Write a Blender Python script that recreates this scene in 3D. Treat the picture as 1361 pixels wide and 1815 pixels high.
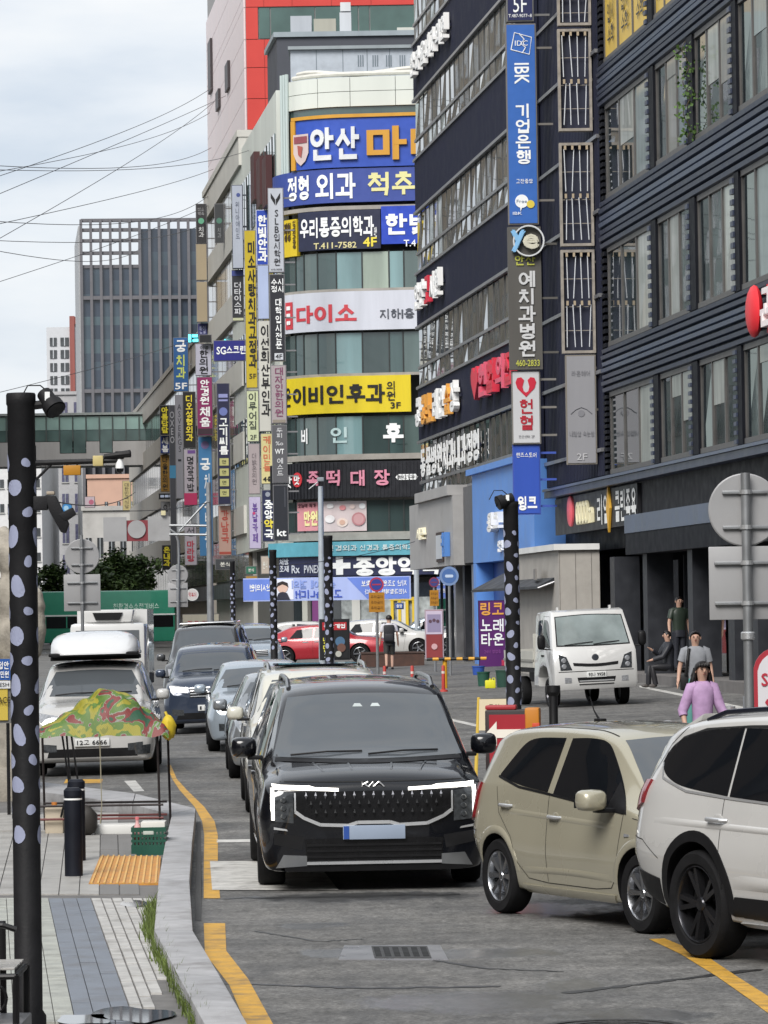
import bpy, bmesh, math, random
from mathutils import Vector as V, Matrix as M
from mathutils.bvhtree import BVHTree
for o in list(bpy.data.objects): bpy.data.objects.remove(o)
SC = bpy.context.scene; COL = SC.collection
R = math.radians
# ------------------------------------------------------------------ camera
FPX, CX, CY = 7000.0, 680.5, 907.5
CAMZ = 2.38
PITCH, ROLL = math.atan(180.5/FPX), 0.0155
Fv = V((0, math.cos(PITCH), math.sin(PITCH)))
U0 = V((0, -math.sin(PITCH), math.cos(PITCH))); R0 = V((1, 0, 0))
Uv = U0*math.cos(ROLL) + R0*math.sin(ROLL)
Rv = R0*math.cos(ROLL) - U0*math.sin(ROLL)
cam_d = bpy.data.cameras.new('camera'); cam = bpy.data.objects.new('camera', cam_d); COL.objects.link(cam)
cam_d.sensor_fit = 'HORIZONTAL'; cam_d.sensor_width = 36; cam_d.lens = 36*FPX/1361.0
cam_d.clip_start = 0.5; cam_d.clip_end = 6000
cam.matrix_world = M(((Rv.x, Uv.x, -Fv.x, 0), (Rv.y, Uv.y, -Fv.y, 0), (Rv.z, Uv.z, -Fv.z, CAMZ), (0, 0, 0, 1)))
SC.camera = cam
# ------------------------------------------------------------------ sky, sun, exposure
SUN_EL, SUN_AZ = R(42), R(203)          # azimuth clockwise from +Y (behind and left of the viewer)
W = bpy.data.worlds.new('World'); SC.world = W; W.use_nodes = True
nt = W.node_tree; nt.nodes.clear()
def wn(t, **k):
    n = nt.nodes.new(t)
    for a, b in k.items(): setattr(n, a, b)
    return n
out = wn('ShaderNodeOutputWorld'); bg = wn('ShaderNodeBackground'); bg.inputs[1].default_value = 0.1
sky = wn('ShaderNodeTexSky', sky_type='NISHITA', sun_disc=False, sun_elevation=SUN_EL, sun_rotation=SUN_AZ, air_density=1.0, dust_density=1.5)
tc = wn('ShaderNodeTexCoord'); mp = wn('ShaderNodeMapping'); mp.inputs['Scale'].default_value = (5, 5, 17); mp.inputs['Location'].default_value = (2.3, .4, .7)
nz = wn('ShaderNodeTexNoise'); nz.inputs['Scale'].default_value = 1.7; nz.inputs['Detail'].default_value = 9; nz.inputs['Roughness'].default_value = .52
rp = wn('ShaderNodeValToRGB'); e = rp.color_ramp.elements
e[0].position = .34; e[0].color = (5.5, 6.1, 6.9, 1); e[1].position = .66; e[1].color = (7.9, 8.0, 8.1, 1)
m_ = e.new(.5); m_.color = (6.9, 7.25, 7.7, 1)
mx = wn('ShaderNodeMix', data_type='RGBA'); mx.inputs[0].default_value = .9
lk = nt.links.new
lk(tc.outputs['Generated'], mp.inputs[0]); lk(mp.outputs[0], nz.inputs['Vector']); lk(nz.outputs['Fac'], rp.inputs[0])
lk(sky.outputs[0], mx.inputs[6]); lk(rp.outputs[0], mx.inputs[7]); lk(mx.outputs[2], bg.inputs[0]); lk(bg.outputs[0], out.inputs[0])
sd = bpy.data.lights.new('sun', 'SUN'); sd.energy = 3.0; sd.angle = R(32); sd.color = (1, .965, .92)
sun = bpy.data.objects.new('sun', sd); COL.objects.link(sun)
sdir = V((math.sin(SUN_AZ)*math.cos(SUN_EL), math.cos(SUN_AZ)*math.cos(SUN_EL), math.sin(SUN_EL)))
sun.rotation_euler = sdir.to_track_quat('Z', 'Y').to_euler()
vs = SC.view_settings; vs.view_transform = 'Standard'; vs.look = 'None'; vs.exposure = 0.33; vs.gamma = 1; vs.use_curve_mapping = False
SC.cycles.use_denoising = True
SC.cycles.max_bounces = 6; SC.cycles.caustics_reflective = False; SC.cycles.caustics_refractive = False
# ------------------------------------------------------------------ pixel of the photograph -> point of the place
def ray(px, py):
    d = Fv + Rv*((px-CX)/FPX) - Uv*((py-CY)/FPX)
    return d/d.y
def at(px, py, Y): return V((0, 0, CAMZ)) + ray(px, py)*Y
def sst(t): t = max(0., min(1., t)); return t*t*(3-2*t)
def gz(x, y):
    return .0071*max(0., min(y, 140)-35) + .03*max(-10, min(10, x))*sst((y-38)/45.)*(1-.7*sst((y-120)/60.))
def G(px, py, dz=0.):
    d = ray(px, py); a, b = 12., 900.
    for _ in range(50):
        m = (a+b)/2; p = V((0, 0, CAMZ))+d*m
        if p.z > gz(p.x, p.y)+dz: a = m
        else: b = m
    p = V((0, 0, CAMZ))+d*a; p.z = gz(p.x, p.y)+dz
    return p
def onG(px, Y): # ground point under pixel column px at distance Y
    p = at(px, 1090, Y); return V((p.x, Y, gz(p.x, Y)))
def ppm(Y): return FPX/Y
# ------------------------------------------------------------------ materials
MATS = {}
def mat(name, col, rough=.6, metal=0., var=.12, vs=3., bump=0., bs=60., coat=0., ior=1.45, emit=0., dirt=0., streak=False, spec=.5):
    if name in MATS: return MATS[name]
    m = bpy.data.materials.new(name); m.use_nodes = True; MATS[name] = m
    t = m.node_tree; N = t.nodes; b = N['Principled BSDF']; L = t.links.new
    c = tuple(col)+(1,)
    b.inputs['Roughness'].default_value = rough; b.inputs['Metallic'].default_value = metal
    b.inputs['IOR'].default_value = ior; b.inputs['Coat Weight'].default_value = coat; b.inputs['Coat Roughness'].default_value = .03
    b.inputs['Base Color'].default_value = c; b.inputs['Specular IOR Level'].default_value = spec
    tcn = N.new('ShaderNodeTexCoord')
    if var > 0 or dirt > 0:
        n = N.new('ShaderNodeTexNoise'); n.inputs['Scale'].default_value = vs; n.inputs['Detail'].default_value = 6
        src = tcn.outputs['Object']
        if streak:
            mpn = N.new('ShaderNodeMapping'); mpn.inputs['Scale'].default_value = (1, 1, .12); L(src, mpn.inputs[0]); src = mpn.outputs[0]
        L(src, n.inputs['Vector'])
        mr = N.new('ShaderNodeMapRange'); mr.inputs[1].default_value = .3; mr.inputs[2].default_value = .7
        mr.inputs[3].default_value = 1-var; mr.inputs[4].default_value = 1+var; L(n.outputs['Fac'], mr.inputs[0])
        mm = N.new('ShaderNodeMix'); mm.data_type = 'RGBA'; mm.blend_type = 'MULTIPLY'; mm.inputs[0].default_value = 1
        mm.inputs[6].default_value = c; L(mr.outputs[0], mm.inputs[7]); last = mm.outputs[2]
        if dirt > 0:
            n2 = N.new('ShaderNodeTexNoise'); n2.inputs['Scale'].default_value = vs*.37+.2; n2.inputs['Detail'].default_value = 8; n2.inputs['Roughness'].default_value = .7
            L(src, n2.inputs['Vector'])
            m2 = N.new('ShaderNodeMapRange'); m2.inputs[1].default_value = .5; m2.inputs[2].default_value = .72; m2.inputs[3].default_value = 0; m2.inputs[4].default_value = dirt
            L(n2.outputs['Fac'], m2.inputs[0])
            dm = N.new('ShaderNodeMix'); dm.data_type = 'RGBA'; L(m2.outputs[0], dm.inputs[0]); L(last, dm.inputs[6]); dm.inputs[7].default_value = (.09, .075, .06, 1); last = dm.outputs[2]
        L(last, b.inputs['Base Color'])
        r2 = N.new('ShaderNodeMapRange'); r2.inputs[1].default_value = .3; r2.inputs[2].default_value = .7
        r2.inputs[3].default_value = max(0, rough*.85); r2.inputs[4].default_value = min(1, rough*1.15); L(n.outputs['Fac'], r2.inputs[0]); L(r2.outputs[0], b.inputs['Roughness'])
    if bump > 0:
        nb = N.new('ShaderNodeTexNoise'); nb.inputs['Scale'].default_value = bs; nb.inputs['Detail'].default_value = 4; L(tcn.outputs['Object'], nb.inputs['Vector'])
        bp = N.new('ShaderNodeBump'); bp.inputs['Strength'].default_value = bump; bp.inputs['Distance'].default_value = .02; L(nb.outputs['Fac'], bp.inputs['Height']); L(bp.outputs[0], b.inputs['Normal'])
    if emit > 0:
        b.inputs['Emission Color'].default_value = c; b.inputs['Emission Strength'].default_value = emit
    return m
_pc = {}
def P(r, g, b_, rough=.5, **k):          # plain painted / printed surface in a colour
    key = (round(r, 3), round(g, 3), round(b_, 3), rough)
    if key not in _pc: _pc[key] = mat('paint_%d' % len(_pc), (r, g, b_), rough, **dict(dict(var=.10, vs=1.6, dirt=.14, streak=True), **k))
    return _pc[key]
def srgb(h):
    h = h.lstrip('#'); o = []
    for i in (0, 2, 4):
        c = int(h[i:i+2], 16)/255.; o.append(c/12.92 if c <= .04045 else ((c+.055)/1.055)**2.4)
    return tuple(o)
def S(h, rough=.5, **k): return P(*srgb(h), rough, **k)
# ------------------------------------------------------------------ meshes and objects
class MB:
    def __init__(s): s.v = []; s.f = []
    def add(s, vs, fs):
        n = len(s.v); s.v += [tuple(v) for v in vs]; s.f += [tuple(i+n for i in f) for f in fs]; return s
    def box(s, x0, x1, y0, y1, z0, z1):
        return s.add([(x0,y0,z0),(x1,y0,z0),(x1,y1,z0),(x0,y1,z0),(x0,y0,z1),(x1,y0,z1),(x1,y1,z1),(x0,y1,z1)],
                     [(0,3,2,1),(4,5,6,7),(0,1,5,4),(1,2,6,5),(2,3,7,6),(3,0,4,7)])
    def quad(s, a, b, c, d): return s.add([a, b, c, d], [(0, 1, 2, 3)])
    def hexa(s, b4, t4): return s.add(list(b4)+list(t4), [(0,3,2,1),(4,5,6,7),(0,1,5,4),(1,2,6,5),(2,3,7,6),(3,0,4,7)])
    def prism(s, poly, t0, t1, ax='y'):      # poly of 2D points, extruded along ax
        n = len(poly)
        mk = {'y': lambda p, t: (p[0], t, p[1]), 'x': lambda p, t: (t, p[0], p[1]), 'z': lambda p, t: (p[0], p[1], t)}[ax]
        return s.add([mk(p, t0) for p in poly]+[mk(p, t1) for p in poly],
                     [tuple(range(n)), tuple(range(2*n-1, n-1, -1))]+[(i, i+n, (i+1) % n+n, (i+1) % n) for i in range(n)])
    def tube(s, pts, r, n=8, cap=True):
        pts = [V(p) for p in pts]; rs = r if isinstance(r, (list, tuple)) else [r]*len(pts); rings = []
        up = None
        for i, p in enumerate(pts):
            d = (pts[min(i+1, len(pts)-1)]-pts[max(i-1, 0)]).normalized()
            if up is None: up = V((0, 0, 1)) if abs(d.z) < .9 else V((1, 0, 0))
            a = d.cross(up).normalized(); b = a.cross(d).normalized(); up = b
            rings.append([p+a*rs[i]*math.cos(2*math.pi*k/n)+b*rs[i]*math.sin(2*math.pi*k/n) for k in range(n)])
        vs_ = [q for rg in rings for q in rg]; fs = []
        for i in range(len(pts)-1):
            for k in range(n): fs.append((i*n+k, i*n+(k+1) % n, (i+1)*n+(k+1) % n, (i+1)*n+k))
        if cap: fs += [tuple(range(n-1, -1, -1)), tuple(range((len(pts)-1)*n, len(pts)*n))]
        return s.add(vs_, fs)
    def cyl(s, c, r, h, n=20, ax='z', r2=None):
        c = V(c); a = {'x': V((1,0,0)), 'y': V((0,1,0)), 'z': V((0,0,1))}[ax]
        return s.tube([c, c+a*h], [r, r if r2 is None else r2], n)
    def lathe(s, prof, n=24, ax='z', c=(0,0,0)):     # prof: (radius, height)
        c = V(c); vs_ = []; fs = []
        for r, h in prof:
            for k in range(n):
                a = 2*math.pi*k/n; x, y = r*math.cos(a), r*math.sin(a)
                vs_.append(c+({'z': V((x,y,h)), 'y': V((x,h,y)), 'x': V((h,x,y))}[ax]))
        for i in range(len(prof)-1):
            for k in range(n): fs.append((i*n+k, i*n+(k+1) % n, (i+1)*n+(k+1) % n, (i+1)*n+k))
        return s.add(vs_, fs)
    def ball(s, c, rx, ry=None, rz=None, n=12, m=8):
        ry = ry or rx; rz = rz or rx
        return s.add([(c[0]+rx*math.sin(math.pi*(j+.02)/(m+.04))*math.cos(2*math.pi*k/n), c[1]+ry*math.sin(math.pi*(j+.02)/(m+.04))*math.sin(2*math.pi*k/n), c[2]+rz*math.cos(math.pi*j/m)) for j in range(m+1) for k in range(n)],
                     [(j*n+k, j*n+(k+1) % n, (j+1)*n+(k+1) % n, (j+1)*n+k) for j in range(m) for k in range(n)])
    def mesh(s, name):
        me = bpy.data.meshes.new(name); me.from_pydata(s.v, [], s.f); return me
    def build(s, name, m, parent=None, smooth=False, bevel=0., ang=38, loc=None, rot=None, fix=True):
        me = s.mesh(name)
        if fix or bevel:
            bm = bmesh.new(); bm.from_mesh(me)
            if bevel:
                bmesh.ops.remove_doubles(bm, verts=bm.verts, dist=1e-5)
            bmesh.ops.recalc_face_normals(bm, faces=bm.faces)
            if bevel:
                ed = [q for q in bm.edges if len(q.link_faces) == 2 and q.calc_face_angle(0) > R(25)]
                bmesh.ops.bevel(bm, geom=ed, offset=bevel, segments=2, affect='EDGES', profile=.6, clamp_overlap=True)
            bm.to_mesh(me); bm.free()
        if smooth or bevel:
            me.shade_smooth(); me.set_sharp_from_angle(angle=R(ang))
        return obj(name, me, m, parent, loc, rot)
def obj(name, me, m, parent=None, loc=None, rot=None):
    o = bpy.data.objects.new(name, me); COL.objects.link(o)
    if m is not None and me is not None:
        me.materials.clear()
        for q in (m if isinstance(m, (list, tuple)) else [m]): me.materials.append(q)
    if parent: o.parent = parent
    if loc is not None: o.location = loc
    if rot is not None: o.rotation_euler = rot
    return o
def tag(o, label=None, cat=None, group=None, kind=None):
    for k, v in (('label', label), ('category', cat), ('group', group), ('kind', kind)):
        if v: o[k] = v
    return o
def thing(name, label, cat, loc=(0,0,0), rz=0., group=None):
    o = bpy.data.objects.new(name, None); COL.objects.link(o); o.empty_display_size = .2
    o.location = loc; o.rotation_euler = (0, 0, rz)
    return tag(o, label, cat, group)
def struct(o): return tag(o, kind='structure')
def box(name, m, parent, x0, x1, y0, y1, z0, z1, bevel=0.):
    return MB().box(x0, x1, y0, y1, z0, z1).build(name, m, parent, bevel=bevel)
# ------------------------------------------------------------------ lettering
# hangul is composed from jamo strokes, latin letters and figures come from the built-in font
def _o(cx, cy, rx, ry): return [(cx+rx*math.cos(2*math.pi*k/16), cy+ry*math.sin(2*math.pi*k/16)) for k in range(17)]
_CJ = [((.3, 1), (.7, 1)), ((.04, .78), (.96, .78)), ((.5, .78), (.5, .55), (.04, .02)), ((.5, .55), (.96, .02))]
CON = {'ㄱ': [((.05, .94), (.93, .94), (.88, .04))], 'ㄴ': [((.08, .96), (.08, .08), (.95, .08))], 'ㄷ': [((.93, .93), (.1, .93), (.1, .07), (.95, .07))],
 'ㄹ': [((.08, .95), (.9, .95), (.9, .52), (.1, .52), (.1, .06), (.94, .06))], 'ㅁ': [((.1, .93), (.9, .93), (.9, .07), (.1, .07), (.1, .93))], 'ㅂ': [((.1, 1), (.1, .06), (.9, .06), (.9, 1)), ((.1, .54), (.9, .54))],
 'ㅅ': [((.5, .97), (.5, .66), (.04, .04)), ((.5, .66), (.96, .04))], 'ㅇ': [_o(.5, .5, .44, .44)], 'ㅈ': [((.05, .93), (.95, .93)), ((.5, .93), (.5, .62), (.04, .03)), ((.5, .62), (.96, .03))],
 'ㅊ': _CJ, 'ㅋ': [((.05, .94), (.93, .94), (.88, .04)), ((.05, .5), (.9, .5))], 'ㅌ': [((.93, .94), (.1, .94), (.1, .06), (.95, .06)), ((.1, .5), (.9, .5))],
 'ㅍ': [((.03, .93), (.97, .93)), ((.3, .93), (.3, .07)), ((.7, .93), (.7, .07)), ((.03, .07), (.97, .07))], 'ㅎ': [((.3, 1.02), (.7, 1.02)), ((.04, .8), (.96, .8)), _o(.5, .3, .34, .3)]}
for d_, b_ in (('ㄲ', 'ㄱ'), ('ㄸ', 'ㄷ'), ('ㅃ', 'ㅂ'), ('ㅆ', 'ㅅ'), ('ㅉ', 'ㅈ')): CON[d_] = [[(x*.46+k*.53, y) for x, y in l] for k in (0, 1) for l in CON[b_]]
VOW = {'ㅏ': [((.35, 1), (.35, 0)), ((.35, .52), (1, .52))], 'ㅑ': [((.35, 1), (.35, 0)), ((.35, .64), (1, .64)), ((.35, .4), (1, .4))], 'ㅓ': [((.7, 1), (.7, 0)), ((.0, .52), (.7, .52))], 'ㅕ': [((.7, 1), (.7, 0)), ((.0, .64), (.7, .64)), ((.0, .4), (.7, .4))],
 'ㅣ': [((.6, 1), (.6, 0))], 'ㅐ': [((.2, .97), (.2, .03)), ((.85, 1), (.85, 0)), ((.2, .5), (.85, .5))], 'ㅔ': [((.4, .97), (.4, .03)), ((.92, 1), (.92, 0)), ((-.1, .5), (.4, .5))], 'ㅒ': [((.2, 1), (.2, 0)), ((.85, 1), (.85, 0)), ((.2, .62), (.85, .62)), ((.2, .4), (.85, .4))], 'ㅖ': [((.4, 1), (.4, 0)), ((.92, 1), (.92, 0)), ((-.1, .62), (.4, .62)), ((-.1, .4), (.4, .4))],
 'ㅗ': [((0, .12), (1, .12)), ((.5, .12), (.5, .95))], 'ㅛ': [((0, .12), (1, .12)), ((.32, .12), (.32, .9)), ((.68, .12), (.68, .9))], 'ㅜ': [((0, .8), (1, .8)), ((.5, .8), (.5, .0))], 'ㅠ': [((0, .8), (1, .8)), ((.32, .8), (.32, .05)), ((.68, .8), (.68, .05))], 'ㅡ': [((0, .45), (1, .45))]}
LL = 'ㄱㄲㄴㄷㄸㄹㅁㅂㅃㅅㅆㅇㅈㅉㅊㅋㅌㅍㅎ'
VV = ['ㅏ', 'ㅐ', 'ㅑ', 'ㅒ', 'ㅓ', 'ㅔ', 'ㅕ', 'ㅖ', 'ㅗ', 'ㅗㅏ', 'ㅗㅐ', 'ㅗㅣ', 'ㅛ', 'ㅜ', 'ㅜㅓ', 'ㅜㅔ', 'ㅜㅣ', 'ㅠ', 'ㅡ', 'ㅡㅣ', 'ㅣ']
TT = ['', 'ㄱ', 'ㄲ', 'ㄱㅅ', 'ㄴ', 'ㄴㅈ', 'ㄴㅎ', 'ㄷ', 'ㄹ', 'ㄹㄱ', 'ㄹㅁ', 'ㄹㅂ', 'ㄹㅅ', 'ㄹㅌ', 'ㄹㅍ', 'ㄹㅎ', 'ㅁ', 'ㅂ', 'ㅂㅅ', 'ㅅ', 'ㅆ', 'ㅇ', 'ㅈ', 'ㅊ', 'ㅋ', 'ㅌ', 'ㅍ', 'ㅎ']
def jamo(ch):
    o = ord(ch)-0xAC00; l, v, t = LL[o//588], VV[(o % 588)//28], TT[o % 28]; out = []
    def put(g, bx): out.extend([[(bx[0]+(bx[2]-bx[0])*x, bx[1]+(bx[3]-bx[1])*y) for x, y in ln] for ln in g])
    hor = v[0] in 'ㅗㅛㅜㅠㅡ'; f = bool(t)
    if hor and len(v) == 1: bc, bv = ((.17, .60, .83, .98), (.03, .36, .97, .56)) if f else ((.17, .47, .83, .97), (.03, .06, .97, .40))
    elif hor: bc, bv = ((.08, .62, .60, .98), (.0, .39, .64, .57)) if f else ((.08, .47, .60, .95), (.0, .12, .64, .42))
    else: bc, bv = ((.06, .47, .56, .95), (.62, .38, .97, 1)) if f else ((.05, .14, .56, .90), (.62, .0, .97, 1))
    put(CON[l], bc); put(VOW[v[0]], bv)
    if len(v) > 1: put(VOW[v[1]], (.66, .38 if f else 0, .97, 1))
    if f:
        if len(t) == 1: put(CON[t], (.17, .03, .90, .29))
        else: put(CON[t[0]], (.1, .03, .5, .29)); put(CON[t[1]], (.56, .03, .95, .29))
    return out
def stroke(ln, hw):
    n = len(ln); cl = math.hypot(ln[0][0]-ln[-1][0], ln[0][1]-ln[-1][1]) < 1e-6; vs_ = []
    for i in range(n):
        a = ln[i-1] if i > 0 else (ln[-2] if cl else None); c = ln[i+1] if i < n-1 else (ln[1] if cl else None); p = ln[i]
        def un(q, r): L = math.hypot(r[0]-q[0], r[1]-q[1]) or 1; return ((r[0]-q[0])/L, (r[1]-q[1])/L)
        d0 = un(a, p) if a else un(p, c); d1 = un(p, c) if c else d0
        nx, ny = -(d0[1]+d1[1]), d0[0]+d1[0]; L = math.hypot(nx, ny) or 1; nx, ny = nx/L, ny/L
        k = hw/max(.45, -nx*d1[1]+ny*d1[0]); e = (0, 0)
        if a is None: e = (-d1[0]*hw*.6, -d1[1]*hw*.6)
        if c is None: e = (d0[0]*hw*.6, d0[1]*hw*.6)
        vs_ += [(p[0]+e[0]-nx*k, p[1]+e[1]-ny*k), (p[0]+e[0]+nx*k, p[1]+e[1]+ny*k)]
    return vs_, [(2*i, 2*i+2, 2*i+3, 2*i+1) for i in range(n-1)]
_lat = {}
def latin(body):
    if body not in _lat:
        c = bpy.data.curves.new('t', 'FONT'); c.body = body; c.size = 1.35; c.resolution_u = 2; c.fill_mode = 'FRONT'
        o = bpy.data.objects.new('t', c); me = bpy.data.meshes.new_from_object(o)
        vs_ = [tuple(v.co) for v in me.vertices]; fs = [tuple(p.vertices) for p in me.polygons]
        bpy.data.meshes.remove(me); bpy.data.objects.remove(o); bpy.data.curves.remove(c)
        _lat[body] = (vs_, fs, min(v[0] for v in vs_), max(v[0] for v in vs_))
    return _lat[body]
SYM = {'●': [_o(.5, .5, .5, .5)[:-1]], '▮': [[(0, 0), (1, 0), (1, 1), (0, 1)]], '▬': [[(.1, 0), (.9, 0), (1, .5), (.9, 1), (.1, 1), (0, .5)]],
       '✚': [[(.34, 0), (.66, 0), (.66, .34), (1, .34), (1, .66), (.66, .66), (.66, 1), (.34, 1), (.34, .66), (0, .66), (0, .34), (.34, .34)]],
       '♥': [[(.5, 0), (.95, .5), (1, .75), (.85, .97), (.65, .97), (.5, .8), (.35, .97), (.15, .97), (0, .75), (.05, .5)]]}
_tc = {}
def glyphs(body, bold, sp):
    key = (body, bold, sp)
    if key in _tc: return _tc[key]
    V_, F_ = [], []; hw = .052+bold*.75; rows = body.split('\n'); ya = 0
    for row in rows:
        x = 0; items = []; i = 0; start = len(V_)
        while i < len(row):
            ch = row[i]
            if ch == ' ': x += .42; i += 1; continue
            if 0xAC00 <= ord(ch) <= 0xD7A3:
                for k, ln in enumerate(jamo(ch)):
                    vs_, fs = stroke(ln, hw); n = len(V_); V_ += [(a+x, b+ya, k % 7) for a, b in vs_]; F_ += [tuple(q+n for q in f) for f in fs]
                x += 1.10; i += 1
            elif ch in SYM:
                for pl in SYM[ch]: n = len(V_); V_ += [(a+x, b+ya, 0) for a, b in pl]; F_ += [tuple(range(n, n+len(pl)))]
                x += 1.1; i += 1
            else:
                j = i
                while j < len(row) and row[j] != ' ' and not (0xAC00 <= ord(row[j]) <= 0xD7A3) and row[j] not in SYM: j += 1
                vs_, fs, x0, x1 = latin(row[i:j])
                for q, (ox, oy) in enumerate([(0, 0)] if bold <= 0 else [(0, 0), (bold, 0), (-bold, 0), (0, bold), (0, -bold)]):
                    n = len(V_); V_ += [(v[0]-x0+x+ox, v[1]+ya+oy, q) for v in vs_]; F_ += [tuple(r+n for r in f) for f in fs]
                x += x1-x0+.12; i = j
        for q in range(start, len(V_)): V_[q] = (V_[q][0]-x/2, V_[q][1], V_[q][2])
        ya -= 1.18*sp
    xs = [v[0] for v in V_]; ys = [v[1] for v in V_]
    _tc[key] = (V_, F_, min(xs), max(xs), min(ys), max(ys)); return _tc[key]
def txt(body, parent, m, cx, cz, w, h, y=-.01, ext=.006, bold=.0, vert=False, flip=False, name='lettering', rot=None, keep=False, sp=1.0):
    """lettering fitted to a w x h field centred on (cx, cz) in the parent's x-z plane, facing -y"""
    if vert: body = '\n'.join(body.replace(' ', ''))
    V_, F_, x0, x1, y0, y1 = glyphs(body, bold, sp)
    sx, sy = w/(x1-x0), h/(y1-y0)
    if keep: sx = sy = min(sx, sy)
    fl = -1 if flip else 1; st = max(.0010, ext*.05)
    vv = [(fl*(a-(x0+x1)/2)*sx, -ext-q*st, (b-(y0+y1)/2)*sy) for a, b, q in V_]; ff = list(F_)
    if ext > .015:
        n = len(vv); cnt = set((f[i], f[(i+1) % len(f)]) for f in F_ for i in range(len(f)))
        vv += [(v[0], 0, v[2]) for v in vv]; ff += [(a, b, b+n, a+n) for (a, b) in cnt if (b, a) not in cnt]
    me = bpy.data.meshes.new(name); me.from_pydata(vv, [], ff)
    return obj(name, me, m, parent, (cx, y, cz), rot)
# ------------------------------------------------------------------ ground
def asphalt_mat():
    m = bpy.data.materials.new('wet_asphalt'); m.use_nodes = True; t = m.node_tree; N = t.nodes; L = t.links.new; b = N['Principled BSDF']
    tc = N.new('ShaderNodeTexCoord')
    def noise(sc, det, ro=.6, vec=None, stretch=None):
        n = N.new('ShaderNodeTexNoise'); n.inputs['Scale'].default_value = sc; n.inputs['Detail'].default_value = det; n.inputs['Roughness'].default_value = ro
        src = tc.outputs['Object']
        if stretch: mp = N.new('ShaderNodeMapping'); mp.inputs['Scale'].default_value = stretch; L(src, mp.inputs[0]); src = mp.outputs[0]
        L(src, n.inputs['Vector']); return n.outputs['Fac']
    def rng(f, a, b_, c, d):
        r = N.new('ShaderNodeMapRange'); r.inputs[1].default_value = a; r.inputs[2].default_value = b_; r.inputs[3].default_value = c; r.inputs[4].default_value = d; L(f, r.inputs[0]); return r.outputs[0]
    big = noise(.5, 7, .65); fine = noise(30, 3, .7); mid = noise(2.2, 8, .7, stretch=(1, .35, 1)); wet = noise(.42, 5, .55, stretch=(1.1, .28, 1))
    ramp = N.new('ShaderNodeValToRGB'); e = ramp.color_ramp.elements; e[0].position = .34; e[0].color = (.075, .074, .073, 1); e[1].position = .66; e[1].color = (.185, .18, .17, 1)
    grit = noise(9, 6, .8, stretch=(1, .5, 1)); trk = noise(1.1, 6, .6, stretch=(.25, 1.6, 1))
    mixf = N.new('ShaderNodeMix'); mixf.inputs[0].default_value = .55; L(big, mixf.inputs[2]); L(mid, mixf.inputs[3]); L(mixf.outputs[0], ramp.inputs[0])
    sp = N.new('ShaderNodeMix'); sp.data_type = 'RGBA'; sp.blend_type = 'MULTIPLY'; sp.inputs[0].default_value = 1; L(ramp.outputs[0], sp.inputs[6]); L(rng(fine, .3, .7, .5, 1.5), sp.inputs[7])
    s2 = N.new('ShaderNodeMix'); s2.data_type = 'RGBA'; s2.blend_type = 'MULTIPLY'; s2.inputs[0].default_value = 1; L(sp.outputs[2], s2.inputs[6]); L(rng(grit, .36, .64, .62, 1.3), s2.inputs[7])
    s3 = N.new('ShaderNodeMix'); s3.data_type = 'RGBA'; s3.blend_type = 'MULTIPLY'; s3.inputs[0].default_value = 1; L(s2.outputs[2], s3.inputs[6]); L(rng(trk, .35, .65, .78, 1.2), s3.inputs[7]); sp = s3
    # damp hollows: a few low spots of the road, ragged by noise
    acc = None; sepn = N.new('ShaderNodeSeparateXYZ'); L(tc.outputs['Object'], sepn.inputs[0])
    def mth(op, a, b=None):
        q = N.new('ShaderNodeMath'); q.operation = op
        for i, v in enumerate((a, b)):
            if v is None: continue
            if isinstance(v, (int, float)): q.inputs[i].default_value = v
            else: L(v, q.inputs[i])
        return q.outputs[0]
    for (px, py, rx, ry) in ((1020, 1748, 75, 13), (870, 1690, 120, 9), (620, 1688, 70, 9), (840, 1775, 190, 18), (970, 1612, 110, 12), (1100, 1800, 140, 14), (1330, 1690, 60, 10), (560, 1640, 60, 5), (640, 1590, 200, 8)):
        c, e1, e2 = G(px, py), G(px+rx, py), G(px, py+ry); a, b_ = abs(e1.x-c.x), abs(e2.y-c.y)
        d = mth('ADD', mth('POWER', mth('ABSOLUTE', mth('DIVIDE', mth('SUBTRACT', sepn.outputs[0], c.x), a)), 2.), mth('POWER', mth('ABSOLUTE', mth('DIVIDE', mth('SUBTRACT', sepn.outputs[1], c.y), b_)), 2.))
        acc = d if acc is None else mth('MINIMUM', acc, d)
    rag = noise(3.0, 6, .65, stretch=(1, .35, 1))
    wsp = mth('ADD', acc, mth('MULTIPLY', mth('SUBTRACT', rag, .5), 4.6))
    wm = mth('MAXIMUM', rng(wsp, 1.35, .55, 0, 1), rng(wet, .60, .72, 0, .7))
    dk = N.new('ShaderNodeMix'); dk.data_type = 'RGBA'; dk.blend_type = 'MULTIPLY'; L(wm, dk.inputs[0]); L(sp.outputs[2], dk.inputs[6]); dk.inputs[7].default_value = (.62, .64, .68, 1)
    L(dk.outputs[2], b.inputs['Base Color'])
    rmix = N.new('ShaderNodeMix'); L(wm, rmix.inputs[0]); L(rng(mid, .3, .7, .62, .9), rmix.inputs[2]); rmix.inputs[3].default_value = .33; L(rmix.outputs[0], b.inputs['Roughness'])
    bp = N.new('ShaderNodeBump'); bp.inputs['Distance'].default_value = .012; L(fine, bp.inputs['Height']); L(rng(wm, 0, 1, .75, .06), bp.inputs['Strength']); L(bp.outputs[0], b.inputs['Normal'])
    L(mth('MULTIPLY', wm, .55), b.inputs['Coat Weight']); b.inputs['Coat Roughness'].default_value = .22
    return m
asphalt = asphalt_mat()
ys = [8+i*1.5 for i in range(100)]+[158+i*12 for i in range(1, 40)]+[700, 1000, 1800, 3500]
ys = [-60, -10]+ys
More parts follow.
